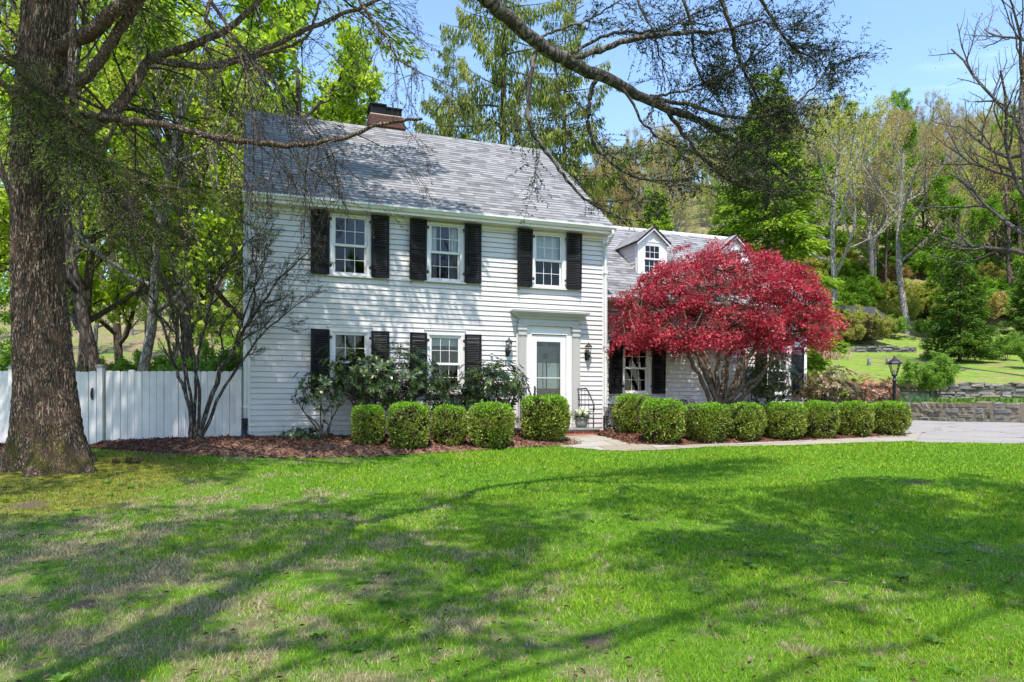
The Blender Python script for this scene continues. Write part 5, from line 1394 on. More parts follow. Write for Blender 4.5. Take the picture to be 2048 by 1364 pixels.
conifer('hemlock', 6, 15.5, 4.3, 1.2, 135, 'hemlock', 'brown', 0.25, 0.22, 0.0, (0.28, 0.09), 150, 0.85)
conifer('young', 9, 7.9, 2.5, 0.55, 110, 'young', 'brown', 0.13, 0.16, 0.0, (0.20, 0.06), 240, 0.95, 0.12)

RNG = np.random.default_rng(40)
zg = lambda X, Y: float(z_ground(X, Y)) if Y < 33.4 else float(z_hill(X, Y))
def spot(px, Y): X = X_at(px, Y); return (X, Y, zg(X, Y) - 0.05)
# maples behind the fence and the house
MAP = [(365, 23.0, 'maple_a', 0.95, 0.3, 'ivy clad maple with fresh lime green leaves behind the bare shrub and fence'),
       (585, 26.5, 'maple_b', 1.08, 2.1, 'tall lime green maple whose crown stands over the house roof beside the chimney'),
       (150, 27.0, 'maple_b', 1.1, 4.0, 'lime green maple seen just right of the massive furrowed trunk'),
       (-90, 25.0, 'maple_a', 1.05, 5.2, 'lime green maple beyond the furrowed trunk, over the far end of the fence'),
       (470, 33.0, 'maple_a', 1.15, 1.4, 'lime green maple rising farther back between the ivy clad maple and the house gable'),
       (250, 36.0, 'maple_b', 1.2, 0.9, 'lime green maple far behind the leaning grey trunks'),
       (640, 30.0, 'maple_a', 0.95, 3.3, 'lime green maple behind the roof ridge, its crown ending left of the chimney')]
for px, Y, pr, s, rz, lab in MAP: veg('maple_tree', spot(px, Y), rz, lab, 'tree', 'lime green spring maples behind the fence', s, pr)
# two leaning trunks behind the gate
for px, Y, rz, s, tl, lab in ((222, 19.5, 1.0, 0.85, (0.0, -0.12), 'dark leaning tree with many low bare limbs behind the fence post'), (262, 21.5, 2.6, 0.8, (0.0, -0.16), 'pale mottled tree leaning left behind the fence, next to the dark leaning one')):
    veg('leaning_tree', spot(px, Y), rz, lab, 'tree', 'leaning trees behind the gate', s, 'bud_b', tl, {'trunk': BK['brown'] if px < 240 else BK['grey'], 'crown': LF['yellow']})
# conifers behind the house
for px, Y, s, rz, lab in ((1008, 31.0, 1.05, 0.0, 'tall drooping spruce straight behind the roof ridge of the main house'), (905, 38.0, 0.85, 2.0, 'drooping spruce behind the roof just right of the chimney'), (1130, 35.0, 0.92, 1.0, 'drooping spruce behind the right end of the main roof ridge')):
    veg('spruce_tree', spot(px, Y), rz, lab, 'tree', 'drooping spruces behind the house', s, 'droopy')
for px, Y, s, rz, lab in ((1535, 31.0, 1.0, 0.4, 'large sunlit hemlock behind the side wing, above the red maple'), (1310, 29.0, 0.62, 1.9, 'short hemlock behind the first dormer of the side wing'), (1235, 33.0, 0.5, 4.0, 'low hemlock peeping over the wing roof beside the main roof'), (1450, 38.0, 0.72, 3.0, 'farther hemlock behind the wing ridge between the two dormers')):
    veg('hemlock_tree', spot(px, Y), rz, lab, 'tree', 'hemlocks behind the side wing', s, 'hemlock')
veg('young_spruce', spot(1921, 45.5), 0.7, 'dark green young spruce standing alone on the sloping lawn', 'tree', None, 1.0, 'young')
veg('young_spruce', spot(2062, 52.0), 2.2, 'dark young spruce at the right hand end of the sloping lawn by fresh green bushes', 'tree', None, 0.95, 'young')

# single broadleaf trees up the right slope
for px, Y, pr, s, rz, tl, lab, mt in (
    (1818, 62, 'bud_a', 1.22, 0.2, None, 'pale grey forked tree with a straight thick trunk on the slope, behind the lamp post', 'grey'),
    (1664, 56, 'bud_b', 1.25, 1.2, None, 'pale grey tree with slender trunk rising behind the red maple crown edge', 'grey'),
    (2035, 66, 'bud_c', 1.25, 4.4, (0.05, -0.26), 'dark leaning tree with twin stems tilting left behind the young spruce', 'brown'),
    (2075, 36, 'bare', 1.0, 2.5, (0.0, -0.03), 'tall dark branched tree almost without leaves above the driveway at the edge', 'dark'),
    (1745, 72, 'bud_c', 1.1, 0.5, None, 'yellow budding tree behind the weathered shed', 'grey')):
    veg('budding_tree', spot(px, Y), rz, lab, 'tree', 'budding trees on the slope', s, pr, tl, {'trunk': BK[mt]})
# hillside woods
def woods(n, pxr, Yr, mix, lab, grp, smin, smax, pw=1.0, avoid=()):
    placed = []
    tries = 0
    while len(placed) < n and tries < 8000:
        tries += 1
        px = pxr[0] + (pxr[1] - pxr[0]) * RNG.random(); Y = Yr[0] + (Yr[1] - Yr[0]) * RNG.random() ** pw
        X = X_at(px, Y)
        if any((X - a) ** 2 + (Y - b) ** 2 < (2.6 + Y * 0.012) ** 2 for a, b in placed) or any(a < px < b and Y < c for a, b, c in avoid): continue
        placed.append((X, Y))
        pr, nm, key, bk = mix[RNG.choice(len(mix), p=[m[4] for m in mix])][:4]
        s = smin + (smax - smin) * RNG.random()
        lb, gp = lab[nm], grp[nm]
        o = veg(nm, (X, Y, zg(X, Y) - 0.1), RNG.random() * 6.28, lb, 'tree', gp, (s, s, s * (0.9 + 0.25 * RNG.random())), pr, (0.08 * RNG.normal(), 0.08 * RNG.normal()), {'crown': LF[key], 'trunk': BK[bk]} if key else None)
LABR = {'hillside_tree': 'thin tree with tan and orange spring buds in the hillside woods on the right', 'green_tree': 'tree in full fresh green leaf in the hillside woods on the right', 'yellow_tree': 'tree with pale yellow green buds in the hillside woods on the right', 'hillside_hemlock': 'evergreen among the budding trees of the hillside woods on the right'}
woods(165, (1180, 2330), (66, 165), [('bud_a', 'hillside_tree', 'bud', 'grey', 0.30), ('bud_b', 'hillside_tree', 'bud', 'brown', 0.20), ('bud_c', 'yellow_tree', 'yellow', 'grey', 0.24), ('maple_b', 'green_tree', 'wood', 'brown', 0.22), ('hemlock', 'hillside_hemlock', None, None, 0.04)], LABR, {k: k.replace('_', ' ') + 's of the woods up the right slope' for k in LABR}, 0.75, 1.05, 0.8)
LABG = {'green_tree': 'tree in full fresh green leaf at the foot of the right hand woods'}
woods(11, (1850, 2350), (58, 84), [('maple_a', 'green_tree', 'wood', 'brown', 1.0)], LABG, {'green_tree': 'green trees at the foot of the right hand woods'}, 0.75, 0.95)
LABL = {'hillside_tree': 'thin budding tree in the tan woods behind the fence on the left', 'green_tree': 'fresh green tree in the woods behind the fence on the left', 'yellow_tree': 'pale yellow green budding tree in the woods behind the fence on the left'}
woods(78, (-420, 900), (42, 125), [('bud_a', 'yellow_tree', 'yellow', 'grey', 0.25), ('bud_b', 'yellow_tree', 'yellow', 'grey', 0.35), ('bud_c', 'yellow_tree', 'yellow', 'brown', 0.25), ('maple_b', 'green_tree', 'wood', 'brown', 0.15)], LABL, {k: k.replace('_', ' ') + 's of the woods behind the fence' for k in LABL}, 0.75, 1.05, 0.9)
# trees across the street from the house, seen only in the window glass
for X, Y, pr, rz in ((-14, -24, 'maple_a', 0.4), (-4, -28, 'maple_b', 1.7), (7, -25, 'maple_a', 3.0), (17, -23, 'maple_b', 5.0), (-24, -18, 'maple_b', 2.0), (1, -40, 'droopy', 0.0)):
    veg('front_tree', (X, Y, zg(X, Y)), rz, 'leafy tree across the lawn that the house front looks out on', 'tree', 'trees facing the house front', 0.9, pr)

# --- shrubs
def shrub_points(n, rx, ry, rz, e=2.0, shell=0.35, lumps=0.12, flat=0.25):
    d = rand_dirs(n); k = (np.abs(d[:, 0]) ** e + np.abs(d[:, 1]) ** e + np.abs(d[:, 2]) ** e) ** (-1.0 / e)
    lump = 1 + lumps * (np.sin(d[:, 0]*5 + 1.3*rx*7) * np.cos(d[:, 1]*4.2 + 2) + np.sin(d[:, 2]*6 + d[:, 0]*3) * 0.7)
    r = k * lump * (1 - shell * RNG.random(n) ** 1.6)
    P = d * r[:, None] * np.array((rx, ry, rz)); P[:, 2] = np.maximum(P[:, 2], -rz * (1 - flat * RNG.random(n) * 0.3)); return P, d
def box_bush(key, seed, rx, ry, h, n, e=4.4):
    global RNG
    RNG = np.random.default_rng(seed); o = empty(key); lv = Leaves()
    P, d = shrub_points(n, rx, ry, h / 2, e, 0.30, 0.035)
    P[:, 2] += h / 2; tap = 0.86 + 0.14 * np.clip(P[:, 2] / (0.45 * h), 0, 1); P[:, :2] *= tap[:, None]
    gap = value_noise(P[:, 0] * 1.0 + P[:, 2] * 0.7, P[:, 1] + P[:, 2] * 0.9, 0.13, seed); keep = RNG.random(n) < np.clip(0.25 + 1.9 * (gap - 0.22), 0.10, 1); P, d = P[keep], d[keep]; n = len(P)
    T = norm(d + 0.9 * rand_dirs(n) + np.array((0, 0, 0.5))); L = 0.028 + 0.026 * RNG.random(n); lv.add(P, T, norm(d + 0.8 * rand_dirs(n)), L, L * 0.62)
    for i in range(90):      # stray shoots past the clipped face
        q = P[RNG.integers(n)]; dd = norm(q - np.array((0, 0, h*0.35)) + 0.25*RNG.normal(size=3)); m = 7; s = np.linspace(0, 0.05 + 0.05*RNG.random(), m)[:, None]; Lf = 0.022 + 0.014*RNG.random(m); lv.add(q + dd*s, norm(dd + 0.9*rand_dirs(m)), rand_dirs(m, 0.6), Lf, Lf*0.6)
    lv.build('crown', LF['box'], o)
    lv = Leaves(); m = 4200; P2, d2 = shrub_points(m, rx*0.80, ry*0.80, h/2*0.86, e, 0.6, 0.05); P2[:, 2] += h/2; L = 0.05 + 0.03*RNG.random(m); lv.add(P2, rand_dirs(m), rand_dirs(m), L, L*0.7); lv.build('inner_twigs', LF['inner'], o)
    g = Grow([(7, 4, 5, 0.6, 0.5, 0.25, 0), (6, 4, 4, 0.6, 0.55, 0.2, 0), (5, 3, 3, 0.6, 0.6, 0.2, 0), (0, 3, 3, 0.6, 0.6, 0.2, 0)], 0.03, 0.12, 0.0025)
    for i in range(6):
        a = i * 1.05; g.branch((0.05*math.cos(a), 0.05*math.sin(a), -0.05), norm(np.array((math.cos(a)*rx*0.9, math.sin(a)*ry*0.9, h*0.75))), h * 0.72, 0.012, 0)
    g.t.build('stem', LF['twig'], o); PROTO[key] = dict(o=o)
box_bush('box_a', 51, 0.40, 0.40, 0.82, 15000); box_bush('box_b', 52, 0.40, 0.42, 0.82, 15000); box_bush('box_c', 53, 0.42, 0.42, 0.80, 15000)
HEDGE = [('box_a', 703, 770, 812, 892, 'leggy box bush, first of the row in front of the leggy rhododendron'), ('box_b', 777, 858, 807, 897, 'full square topped box bush beside the leggy first one, left of the door'), ('box_c', 866, 932, 812, 891, 'small box bush in the middle of the row under the lower window'), ('box_a', 940, 1025, 807, 894, 'flat topped box bush with a brown patch next to the biggest one'), ('box_b', 1043, 1140, 793, 881, 'biggest box bush, hiding the foot of the front door'),
         ('box_c', 1228, 1302, 790, 869, 'box bush set back under the wing window, next to the main house corner'), ('box_a', 1281, 1367, 800, 885, 'box bush in front of the wing window, overlapping the set back one'), ('box_b', 1373, 1452, 808, 883, 'box bush below the left stems of the red maple'), ('box_c', 1453, 1525, 807, 880, 'box bush directly under the right stems of the red maple'), ('box_a', 1525, 1604, 806, 877, 'box bush in front of the dark holly at the wing wall'), ('box_b', 1605, 1672, 804, 875, 'box bush in front of the wing corner'), ('box_c', 1674, 1744, 804, 871, 'box bush next to last of the row before the lamp post'), ('box_a', 1742, 1811, 804, 869, 'last box bush of the row, at the driveway in front of the lamp post')]
def bed_point(px, py):
    Y = 13.0
    for _ in range(60):
        z = float(z_ground(X_at(px, Y), Y)) + 0.07; Y = 0.6*Y + 0.4*(CAMZ - z)*F/(py - HY)
    return X_at(px, Y), Y, z
for i, (pr, x0, x1, y0, y1, lab) in enumerate(HEDGE):
    X, Y, z = bed_point((x0 + x1) / 2, y1 - 1); Y += 0.30; X = X_at((x0 + x1) / 2, Y)
    w = (x1 - x0) / F * Y; h = CAMZ + (HY - y0) / F * Y - z
    w *= 0.94; sx = w / 0.80 if pr != 'box_c' else w / 0.84
    veg('box_bush', (X, Y, z - 0.02), i * 1.57 + 0.3 * RNG.normal(), lab, 'bush', 'clipped box bushes along the house front', (sx, sx, (h + 0.02) / (0.82 if pr != 'box_c' else 0.80)), pr)

def rhodo(name, px0, px1, py0, py1, depthY, label, nw=260, leaf='rhodo', leafL=0.10, leafW=0.032, stems=7, bare=0.35, stem_r=0.016, e=2.2, ry=None, pbase=880, seed=1, cat='shrub'):
    """leaf whorls on the shoot tips over crooked stems"""
    global RNG
    RNG = np.random.default_rng(seed)
    cx_ = (px0 + px1) / 2; X = X_at(cx_, depthY); zt = CAMZ + (HY - py0) / F * depthY; zb = CAMZ + (HY - py1) / F * depthY; g0 = zg(X, depthY) + 0.02
    rx = (px1 - px0) / F * depthY / 2; rz = (zt - zb) / 2; ry = ry or min(rx, 0.8); zc = (zt + zb) / 2 - g0
    o = tag(empty(name, (X, depthY, g0)), label, cat)
    W, d = shrub_points(nw, rx * 0.95, ry, rz * 0.95, e, 0.45, 0.2); W[:, 2] += zc
    lv = Leaves(); per = 9
    C = np.repeat(W, per, 0); D = np.repeat(norm(d + np.array((0, 0, 0.35))), per, 0); n = len(C); ph = np.tile(np.arange(per) * 2 * np.pi / per, nw) + RNG.random(n) * 0.6
    A = norm(np.cross(D, np.array((0.3, 0.2, 1.0)))); B = np.cross(D, A)
    T = norm((A * np.cos(ph)[:, None] + B * np.sin(ph)[:, None]) + D * (0.25 + 0.4 * RNG.random(n))[:, None] - np.array((0, 0, 0.15))); L = leafL * (0.65 + 0.6 * RNG.random(n))
    lv.add(C + T * 0.008, T, D, L, L * leafW / leafL * 1.05, 0.18); lv.build('crown', LF[leaf], o)
    tb = Tubes()
    for k in range(stems):
        a = k * 2 * np.pi / stems + RNG.random(); foot = np.array((0.10 * math.cos(a) * rx, 0.10 * math.sin(a) * ry, -0.08)); tip = np.array((math.cos(a) * rx * 0.6, math.sin(a) * ry * 0.6, zc + rz * 0.1 * RNG.normal()))
        m1 = foot * 0.62 + tip * 0.38 + 0.10 * RNG.normal(size=3) * np.array((1, 1, 0.5)); m2 = foot * 0.28 + tip * 0.72 + 0.10 * RNG.normal(size=3)
        P, r = smooth_path([foot, m1, m2, tip], [stem_r * 1.3, stem_r, stem_r * 0.8, stem_r * 0.5], 4); tb.add(P, r, 6)
        for q in W[RNG.choice(nw, max(6, nw // stems // 2))]:
            j = RNG.integers(5, len(P)); s = P[j]
            if np.linalg.norm(q - s) < max(rx, rz) * 1.1:
                mm = (s + q) / 2 + 0.04 * RNG.normal(size=3); tb.add(np.array([s, mm, q]), [stem_r * 0.45, stem_r * 0.32, 0.003], 4)
    tb.build('stem', BK['dark'], o); return o
def wall_depth(px, v): # depth of the plane v metres in front of the main wall
    t = (px - CX) / F; ox, oy = C0[0] + UY*v, C0[1] - UX*v; u = (t*oy - ox)/(UX - t*UY); return oy + u*UY
rhodo('rhododendron', 588, 702, 728, 830, wall_depth(645, 0.85), 'leggy half bare rhododendron left of the lower window', 70, stems=7, seed=61, stem_r=0.014, e=2.0)
rhodo('rhododendron', 640, 905, 690, 815, wall_depth(770, 0.9), 'broad dark rhododendron covering the lower window, with crooked bare stems', 430, stems=9, seed=62, stem_r=0.020)
rhodo('rhododendron', 850, 960, 752, 838, wall_depth(905, 0.75), 'low dark rhododendron filling the gap under the lower window by the round one', 150, stems=5, seed=63)
rhodo('rhododendron', 918, 1058, 718, 824, wall_depth(988, 0.85), 'round glossy rhododendron beside the front door', 330, stems=6, seed=64)
rhodo('low_evergreen', 556, 660, 858, 884, wall_depth(608, 0.55), 'low evergreen sprigs at the foot of the leggy rhododendron', 45, stems=6, seed=65, leafL=0.09, stem_r=0.008)
rhodo('holly_bush', 1480, 1598, 690, 815, 17.9, 'tall dark holly bush against the wing wall behind the red maple', 330, leafL=0.075, leafW=0.032, stems=6, seed=66)
rhodo('rhododendron', 1590, 1722, 732, 830, 18.6, 'bronze tinged rhododendron at the wing corner', 330, 'rhodob', 0.11, 0.034, 6, seed=67)
rhodo('pieris_bush', 1696, 1800, 748, 830, 19.4, 'reddish pieris bush behind the lamp post', 260, 'pieris', 0.09, 0.028, 5, seed=68)
rhodo('evergreen_bush', 1212, 1238, 798, 868, wall_depth(1225, 0.15), 'narrow dark evergreen tucked between house corner and first wing box bush', 60, leafL=0.05, leafW=0.022, stems=3, seed=69, ry=0.2)
rhodo('evergreen_bush', 1345, 1395, 795, 850, 17.2, 'small evergreen peeping over the box bushes left of the red maple stems', 80, leafL=0.06, leafW=0.024, stems=3, seed=70, ry=0.3)

# loose fresh bushes
def bush(key, seed, rx, h, n, leaf, size=0.07, stems=10):
    global RNG
    RNG = np.random.default_rng(seed); o = empty(key)
    g = Grow([(5, 5, 5, 0.55, 0.55, 0.25, 0), (5, 4, 4, 0.6, 0.55, 0.2, 2), (5, 3, 3, 0.65, 0.6, 0.1, 5), (0, 3, 3, 0.6, 0.6, 0.2, 6)], 0.02, 0.14, 0.003)
    for i in range(stems):
        a = i * 2.4; g.branch((0.1*math.cos(a), 0.1*math.sin(a), -0.1), norm(np.array((math.cos(a)*rx*(0.4+0.6*RNG.random()), math.sin(a)*rx*(0.4+0.6*RNG.random()), h*0.75))), h * 0.75, 0.02, 0)
    g.t.build('stem', BK['brown'], o); lv = Leaves(); g.leaves(lv, size, 0.6, n, 0.05, 0.0); lv.build('crown', LF[leaf], o); PROTO[key] = dict(o=o)
bush('bush_a', 81, 1.2, 2.4, 3, 'bush')
def put_bush(px, Y, s, lab, rz=0.0, name='green_bush', z=None, group=None, mats=None):
    X = X_at(px, Y); veg(name, (X, Y, (zg(X, Y) if z is None else z) - 0.03), rz, lab, 'bush', group, s, 'bush_a', None, mats)
put_bush(1862, 33.0, 1.0, 'loose feathery green bush growing against the dry stone wall', 0.0, z=0.75)
put_bush(2012, 47.0, 0.8, 'fresh green bush right of the young spruce on the lawn', 1.0); put_bush(2070, 41.0, 0.9, 'fresh green bush at the right hand edge of the sloping lawn', 2.0)
put_bush(1785, 60, 0.9, 'green bush left of the pale forked trunk on the slope', 3.0); put_bush(1850, 60.5, 0.7, 'flat fresh green bush at the foot of the pale forked trunk', 4.0)
put_bush(1680, 57, 0.85, 'brownish scrub bush in front of the weathered shed', 0.5, mats={'crown': LF['rhodob']}); put_bush(1735, 58.5, 0.8, 'dark scrub bush at the right end of the weathered shed', 1.5, mats={'crown': LF['young']})
put_bush(1700, 56.5, 0.95, 'tan scrub bush hiding the foot of the weathered shed', 0.9, mats={'crown': LF['bud']}); put_bush(1722, 57.5, 1.05, 'grey brown scrub bush before the shed door', 2.9, mats={'crown': LF['rhodob']}); put_bush(1742, 57.2, 1.15, 'tan twiggy scrub bush at the right hand corner of the weathered shed', 4.1, mats={'crown': LF['bud']}); put_bush(1688, 57.8, 1.25, 'yellow green scrub bush hiding the left side of the weathered shed', 5.1, mats={'crown': LF['yellow']}); put_bush(1655, 50, 0.8, 'dark bush beside the wing corner below the upper stone wall', 2.5, mats={'crown': LF['young']})
put_bush(425, 17.0, 0.95, 'bright green bush looking over the fence by the house corner', 0.2); put_bush(475, 17.6, 0.85, 'bright green bush over the fence right beside the house corner post', 1.2); put_bush(5, 17.0, 1.0, 'bright green bush over the fence beyond the furrowed trunk', 2.2)
for i, (px, Y) in enumerate(((300, 30), (120, 33), (420, 36), (40, 38), (200, 42), (340, 45), (480, 47), (170, 29), (245, 31), (385, 32), (90, 41), (440, 42), (275, 39), (150, 36), (20, 45), (330, 36))):
    put_bush(px, Y, 1.0 + 0.3 * RNG.random(), 'loose pale green undergrowth bush in the woods behind the fence', i * 1.1, 'woodland_bush', None, 'undergrowth bushes behind the fence', {'crown': LF['yellow'] if i % 2 else LF['bush']})
for i in range(92):
    px = 1560 + 560 * RNG.random(); Y = (69 + 30 * RNG.random()) if i < 60 else (64.5 + 5 * RNG.random()); put_bush(px, Y, 0.9 + 0.7 * RNG.random(), 'undergrowth bush beneath the trees of the right hand hillside', RNG.random() * 6, 'woodland_bush', None, 'undergrowth bushes on the hillside', {'crown': LF[('bush', 'yellow', 'wood', 'bud', 'yellow', 'wood')[i % 6]]})

# spiky clumps and ground cover on the terrace
def clump(px, Y, z, n, h, lab, cols, name, w=0.02, spread=0.5):
    X = X_at(px, Y); o = tag(empty(name, (X, Y, z)), lab, 'plant'); lv = Leaves(); a = RNG.random(n) * 6.283; r = spread * np.sqrt(RNG.random(n))
    C = np.stack([r*np.cos(a)*1.6, r*np.sin(a), np.zeros(n)], -1); T = np.stack([0.4*RNG.normal(size=n), 0.4*RNG.normal(size=n), np.ones(n)], -1); lv.add(C, T, rand_dirs(n), h*(0.6+0.6*RNG.random(n)), np.full(n, w)); lv.build('foliage', leaf_mat(name + '_leaf_' + str(px), cols), o)
clump(1826, 30.4, 0.70, 320, 0.42, 'clump of spiky bluish green narcissus leaves above the fieldstone wall', [(0.05, 0.11, 0.05), (0.14, 0.24, 0.12)], 'narcissus_clump', 0.03)
clump(1985, 29.0, 0.70, 900, 0.22, 'patch of fresh green ground cover on the strip above the fieldstone wall', [(0.08, 0.17, 0.02), (0.2, 0.34, 0.05)], 'ground_cover', 0.07, 1.5)
RNG = np.random.default_rng(77)
bp = spot(1640, 48); o = tag(empty('brush_pile', bp), 'pale pile of cut dry brush on the slope at the wing corner', 'brush pile'); tb = Tubes()
for i in range(160):
    p = RNG.normal(size=3) * np.array((1.0, 0.5, 0.1)); d = norm(np.array((0.5*RNG.normal(), 0.5*RNG.normal(), 1.0))); tb.add(np.array([p, p + d*0.5, p + d*0.9 + 0.1*RNG.normal(size=3)]), [0.03, 0.025, 0.01], 4)
tb.build('sticks', plain('dry_straw_stick', (0.38, 0.28, 0.17), 0.9, 0.1, 0, 0.3), o)
for px, py, Y in ((1738, 735, 43), (1775, 738, 43.5)):
    X = X_at(px, Y); mb = MB(); mb.lathe([(0.10, -0.3), (0.11, 0.0), (0.10, 0.45), (0.085, 0.47)], 10); o = mb.build('wooden_stake', BK['grey'], None, (X, Y, zg(X, Y))); tag(o, 'short grey wooden stake in the lower sloping lawn, %s' % ('left of the lamp lantern' if px < 1750 else 'just beside the lamp lantern'), 'stake')
for px, py, s, lab in ((266, 926, 0.10, 'dark broken lump of bark lying on the moss near the mulch edge'), (232, 925, 0.06, 'little dark bark chip on the moss beside the larger lump')):
    q = on_ground(px, py); P = rand_dirs(60) * s * (0.75 + 0.4 * RNG.random((60, 1))) * np.array((1.2, 0.8, 0.8))
    import bmesh
    bm = bmesh.new()
    for p in P: bm.verts.new(p)
    bmesh.ops.convex_hull(bm, input=bm.verts); me = bpy.data.meshes.new('bark_lump'); bm.to_mesh(me); bm.free()
    o = link_mesh('bark_lump', me, BK['spruce'], None, (q[0], q[1], q[2] + s * 0.5)); tag(o, lab, 'bark')
# ------------------------------------------------------------------ red Japanese maple
RNG = np.random.default_rng(90)
JY = 16.3; jb = at(1446, 812, JY); jz = zg(jb[0], JY) + 0.03
jm = tag(empty('japanese_maple', (jb[0], JY, jz)), 'spreading crimson leaved maple with many slim stems in front of the side wing', 'tree')
J0 = np.array((jb[0], JY, jz))
def jp(px, py, dy): return at(px, py, JY + dy) - J0
tb = Tubes(); ends = []
JS = [([(1425, 812), (1402, 760), (1372, 700), (1348, 655), (1300, 610), (1262, 590)], -0.3), ([(1432, 812), (1408, 740), (1387, 690), (1374, 640), (1356, 580), (1330, 540)], 0.5), ([(1440, 812), (1433, 745), (1440, 690), (1450, 630), (1452, 560), (1440, 515)], 0.1), ([(1450, 812), (1455, 740), (1452, 700), (1432, 640), (1410, 560)], -0.9),
      ([(1458, 812), (1478, 760), (1497, 715), (1530, 665), (1585, 625), (1630, 610)], 0.2), ([(1466, 812), (1508, 770), (1532, 735), (1565, 690), (1615, 655)], -0.8), ([(1448, 812), (1470, 790), (1500, 765), (1545, 735)], -0.4), ([(1452, 812), (1480, 730), (1490, 670), (1510, 600), (1540, 545)], 0.9), ([(1445, 812), (1446, 760), (1462, 700), (1500, 630), (1560, 580)], 1.2), ([(1438, 812), (1420, 750), (1400, 690), (1330, 650), (1280, 640)], 0.9)]
for pts, dy in JS:
    k = len(pts); P, r = smooth_path([jp(x, y, dy * (i / (k - 1)) ** 0.9) for i, (x, y) in enumerate(pts)], np.linspace(0.062, 0.018, k) * (0.8 + 0.4 * RNG.random()), 5); P[1:-1] += 0.018 * RNG.normal(size=(len(P) - 2, 3)); tb.add(P, r, 8); ends += [P[j] for j in range(len(P) // 2, len(P), 3)]
ends = np.array(ends)
cC = jp(1442, 662, 0); RX, RYd, RZ = 2.58, 2.05, 2.02
pads, npad = [], 0
lv = Leaves(); rng = RNG
while npad < 720:
    d = rand_dirs(1)[0]
    if d[2] < -0.22: continue
    f = (1 - 0.42 * RNG.random() ** 1.5); 
    if d[2] < 0.12: f = 1 - 0.75 * RNG.random() ** 1.3
    skirt = -0.02 if d[2] < 0.12 else 0
    c = cC + d * f * np.array((RX, RYd, RZ * (1.0 if d[2] > 0 else 0.62))); c[2] += skirt + 0.06 * RNG.normal()
    if c[2] - 0.0 < jp(1446, 690, 0)[2] - 0.02 - 0.12 * RNG.random(): continue
    npad += 1
    out = norm(np.array((d[0] * 1.0, d[1] * 1.0, 0.05))); side = np.array((-out[1], out[0], 0)); pr = 0.15 + 0.17 * RNG.random(); m = int(62 + 40 * RNG.random()); out = norm(out + 0.55 * RNG.normal(size=3) * np.array((1, 1, 0.35)))
    u = (RNG.random(m) * 2 - 1) * pr * 1.15; w = (RNG.random(m) * 2 - 1) * pr * 0.9
    k = (u / (pr * 1.15)) ** 2 + (w / (pr * 0.9)) ** 2 < 1; u, w = u[k], w[k]; m = len(u)
    C = c + out * u[:, None] + side * w[:, None]; C[:, 2] += -0.85 * (u + pr) * (0.75 - 0.5 * d[2]) + 0.055 * RNG.normal(size=m) - 0.5 * w * w
    C = np.repeat(C, 3, 0); m3 = len(C); fan = np.tile((-0.75, 0.0, 0.75), m) + 0.25 * RNG.normal(size=m3)
    base = norm(out * 0.8 + 0.55 * rand_dirs(m) - np.array((0, 0, 0.45))); base = np.repeat(base, 3, 0); N = norm(np.repeat(rand_dirs(m, 0.9), 3, 0)); S = norm(np.cross(N, base))
    T = base * np.cos(fan)[:, None] + S * np.sin(fan)[:, None]; L = 0.049 * (0.7 + 0.6 * RNG.random(m3)); lv.add(C, T, N, L, L * 0.40, 0.1)
    e = ends[np.argmin(((ends - c) ** 2).sum(1) + 0.3 * RNG.random(len(ends)))]; mid = (e + c) / 2 + 0.08 * RNG.normal(size=3) - np.array((0, 0, 0.04)); tb.add(np.array([e, mid, c, c + out * pr * 0.7 - np.array((0, 0, 0.05))]), [0.012, 0.008, 0.005, 0.002], 4)
    for q in range(3):
        s2 = c + out * pr * 0.8 * RNG.random() + side * pr * RNG.normal() * 0.6; tb.add(np.array([c, (c + s2) / 2 + 0.02 * RNG.normal(size=3), s2]), [0.004, 0.003, 0.0015], 3)
tb.build('trunk', BK['tan'], jm); lv.build('crown', LF['red'], jm)
print('maple cards', sum(len(v) for v in lv.V) // 4)

# ------------------------------------------------------------------ bare multi stemmed shrub at the fence
RNG = np.random.default_rng(101)
SY = 12.95; sb = at(390, 880, SY); S0 = np.array((sb[0], SY, sb[2]))
shr = tag(empty('bare_shrub', tuple(S0)), 'tall bare shrub of dark upright stems and fine twigs in the mulch before the fence', 'shrub')
def sp_(px, py, dy): return at(px, py, SY + dy) - S0
TW = [([(384, 884), (377, 800), (352, 740), (322, 640), (292, 575), (266, 498)], 13, -0.2), ([(387, 884), (381, 790), (348, 640), (332, 560), (312, 478)], 10, 0.3), ([(391, 884), (400, 800), (386, 700), (376, 620), (342, 520), (330, 460)], 11, -0.4), ([(395, 884), (432, 765), (472, 688), (502, 640), (558, 560), (612, 508)], 15, -0.3), ([(399, 884), (442, 790), (492, 712), (542, 650), (604, 602)], 11, 0.2),
      ([(391, 884), (391, 760), (411, 650), (440, 560), (480, 500), (520, 462)], 10, 0.3), ([(472, 688), (500, 600), (522, 540), (536, 478)], 7, -0.3), ([(432, 768), (446, 700), (441, 660), (480, 600), (507, 535)], 8, -0.5), ([(388, 884), (372, 780), (366, 700), (360, 600), (370, 520), (360, 450)], 8, 0.5), ([(502, 640), (512, 560), (505, 500), (500, 440)], 6, -0.2), ([(472, 690), (540, 640), (590, 560)], 6, 0.1)]
g = Grow([(6, 5, 5, 0.5, 0.62, 0.15, 0), (5, 4, 4, 0.55, 0.6, 0.15, 3), (4, 4, 3, 0.5, 0.6, 0.15, 4), (0, 3, 3, 0.5, 0.6, 0.1, 5)], 0.05, 0.11, 0.0026)
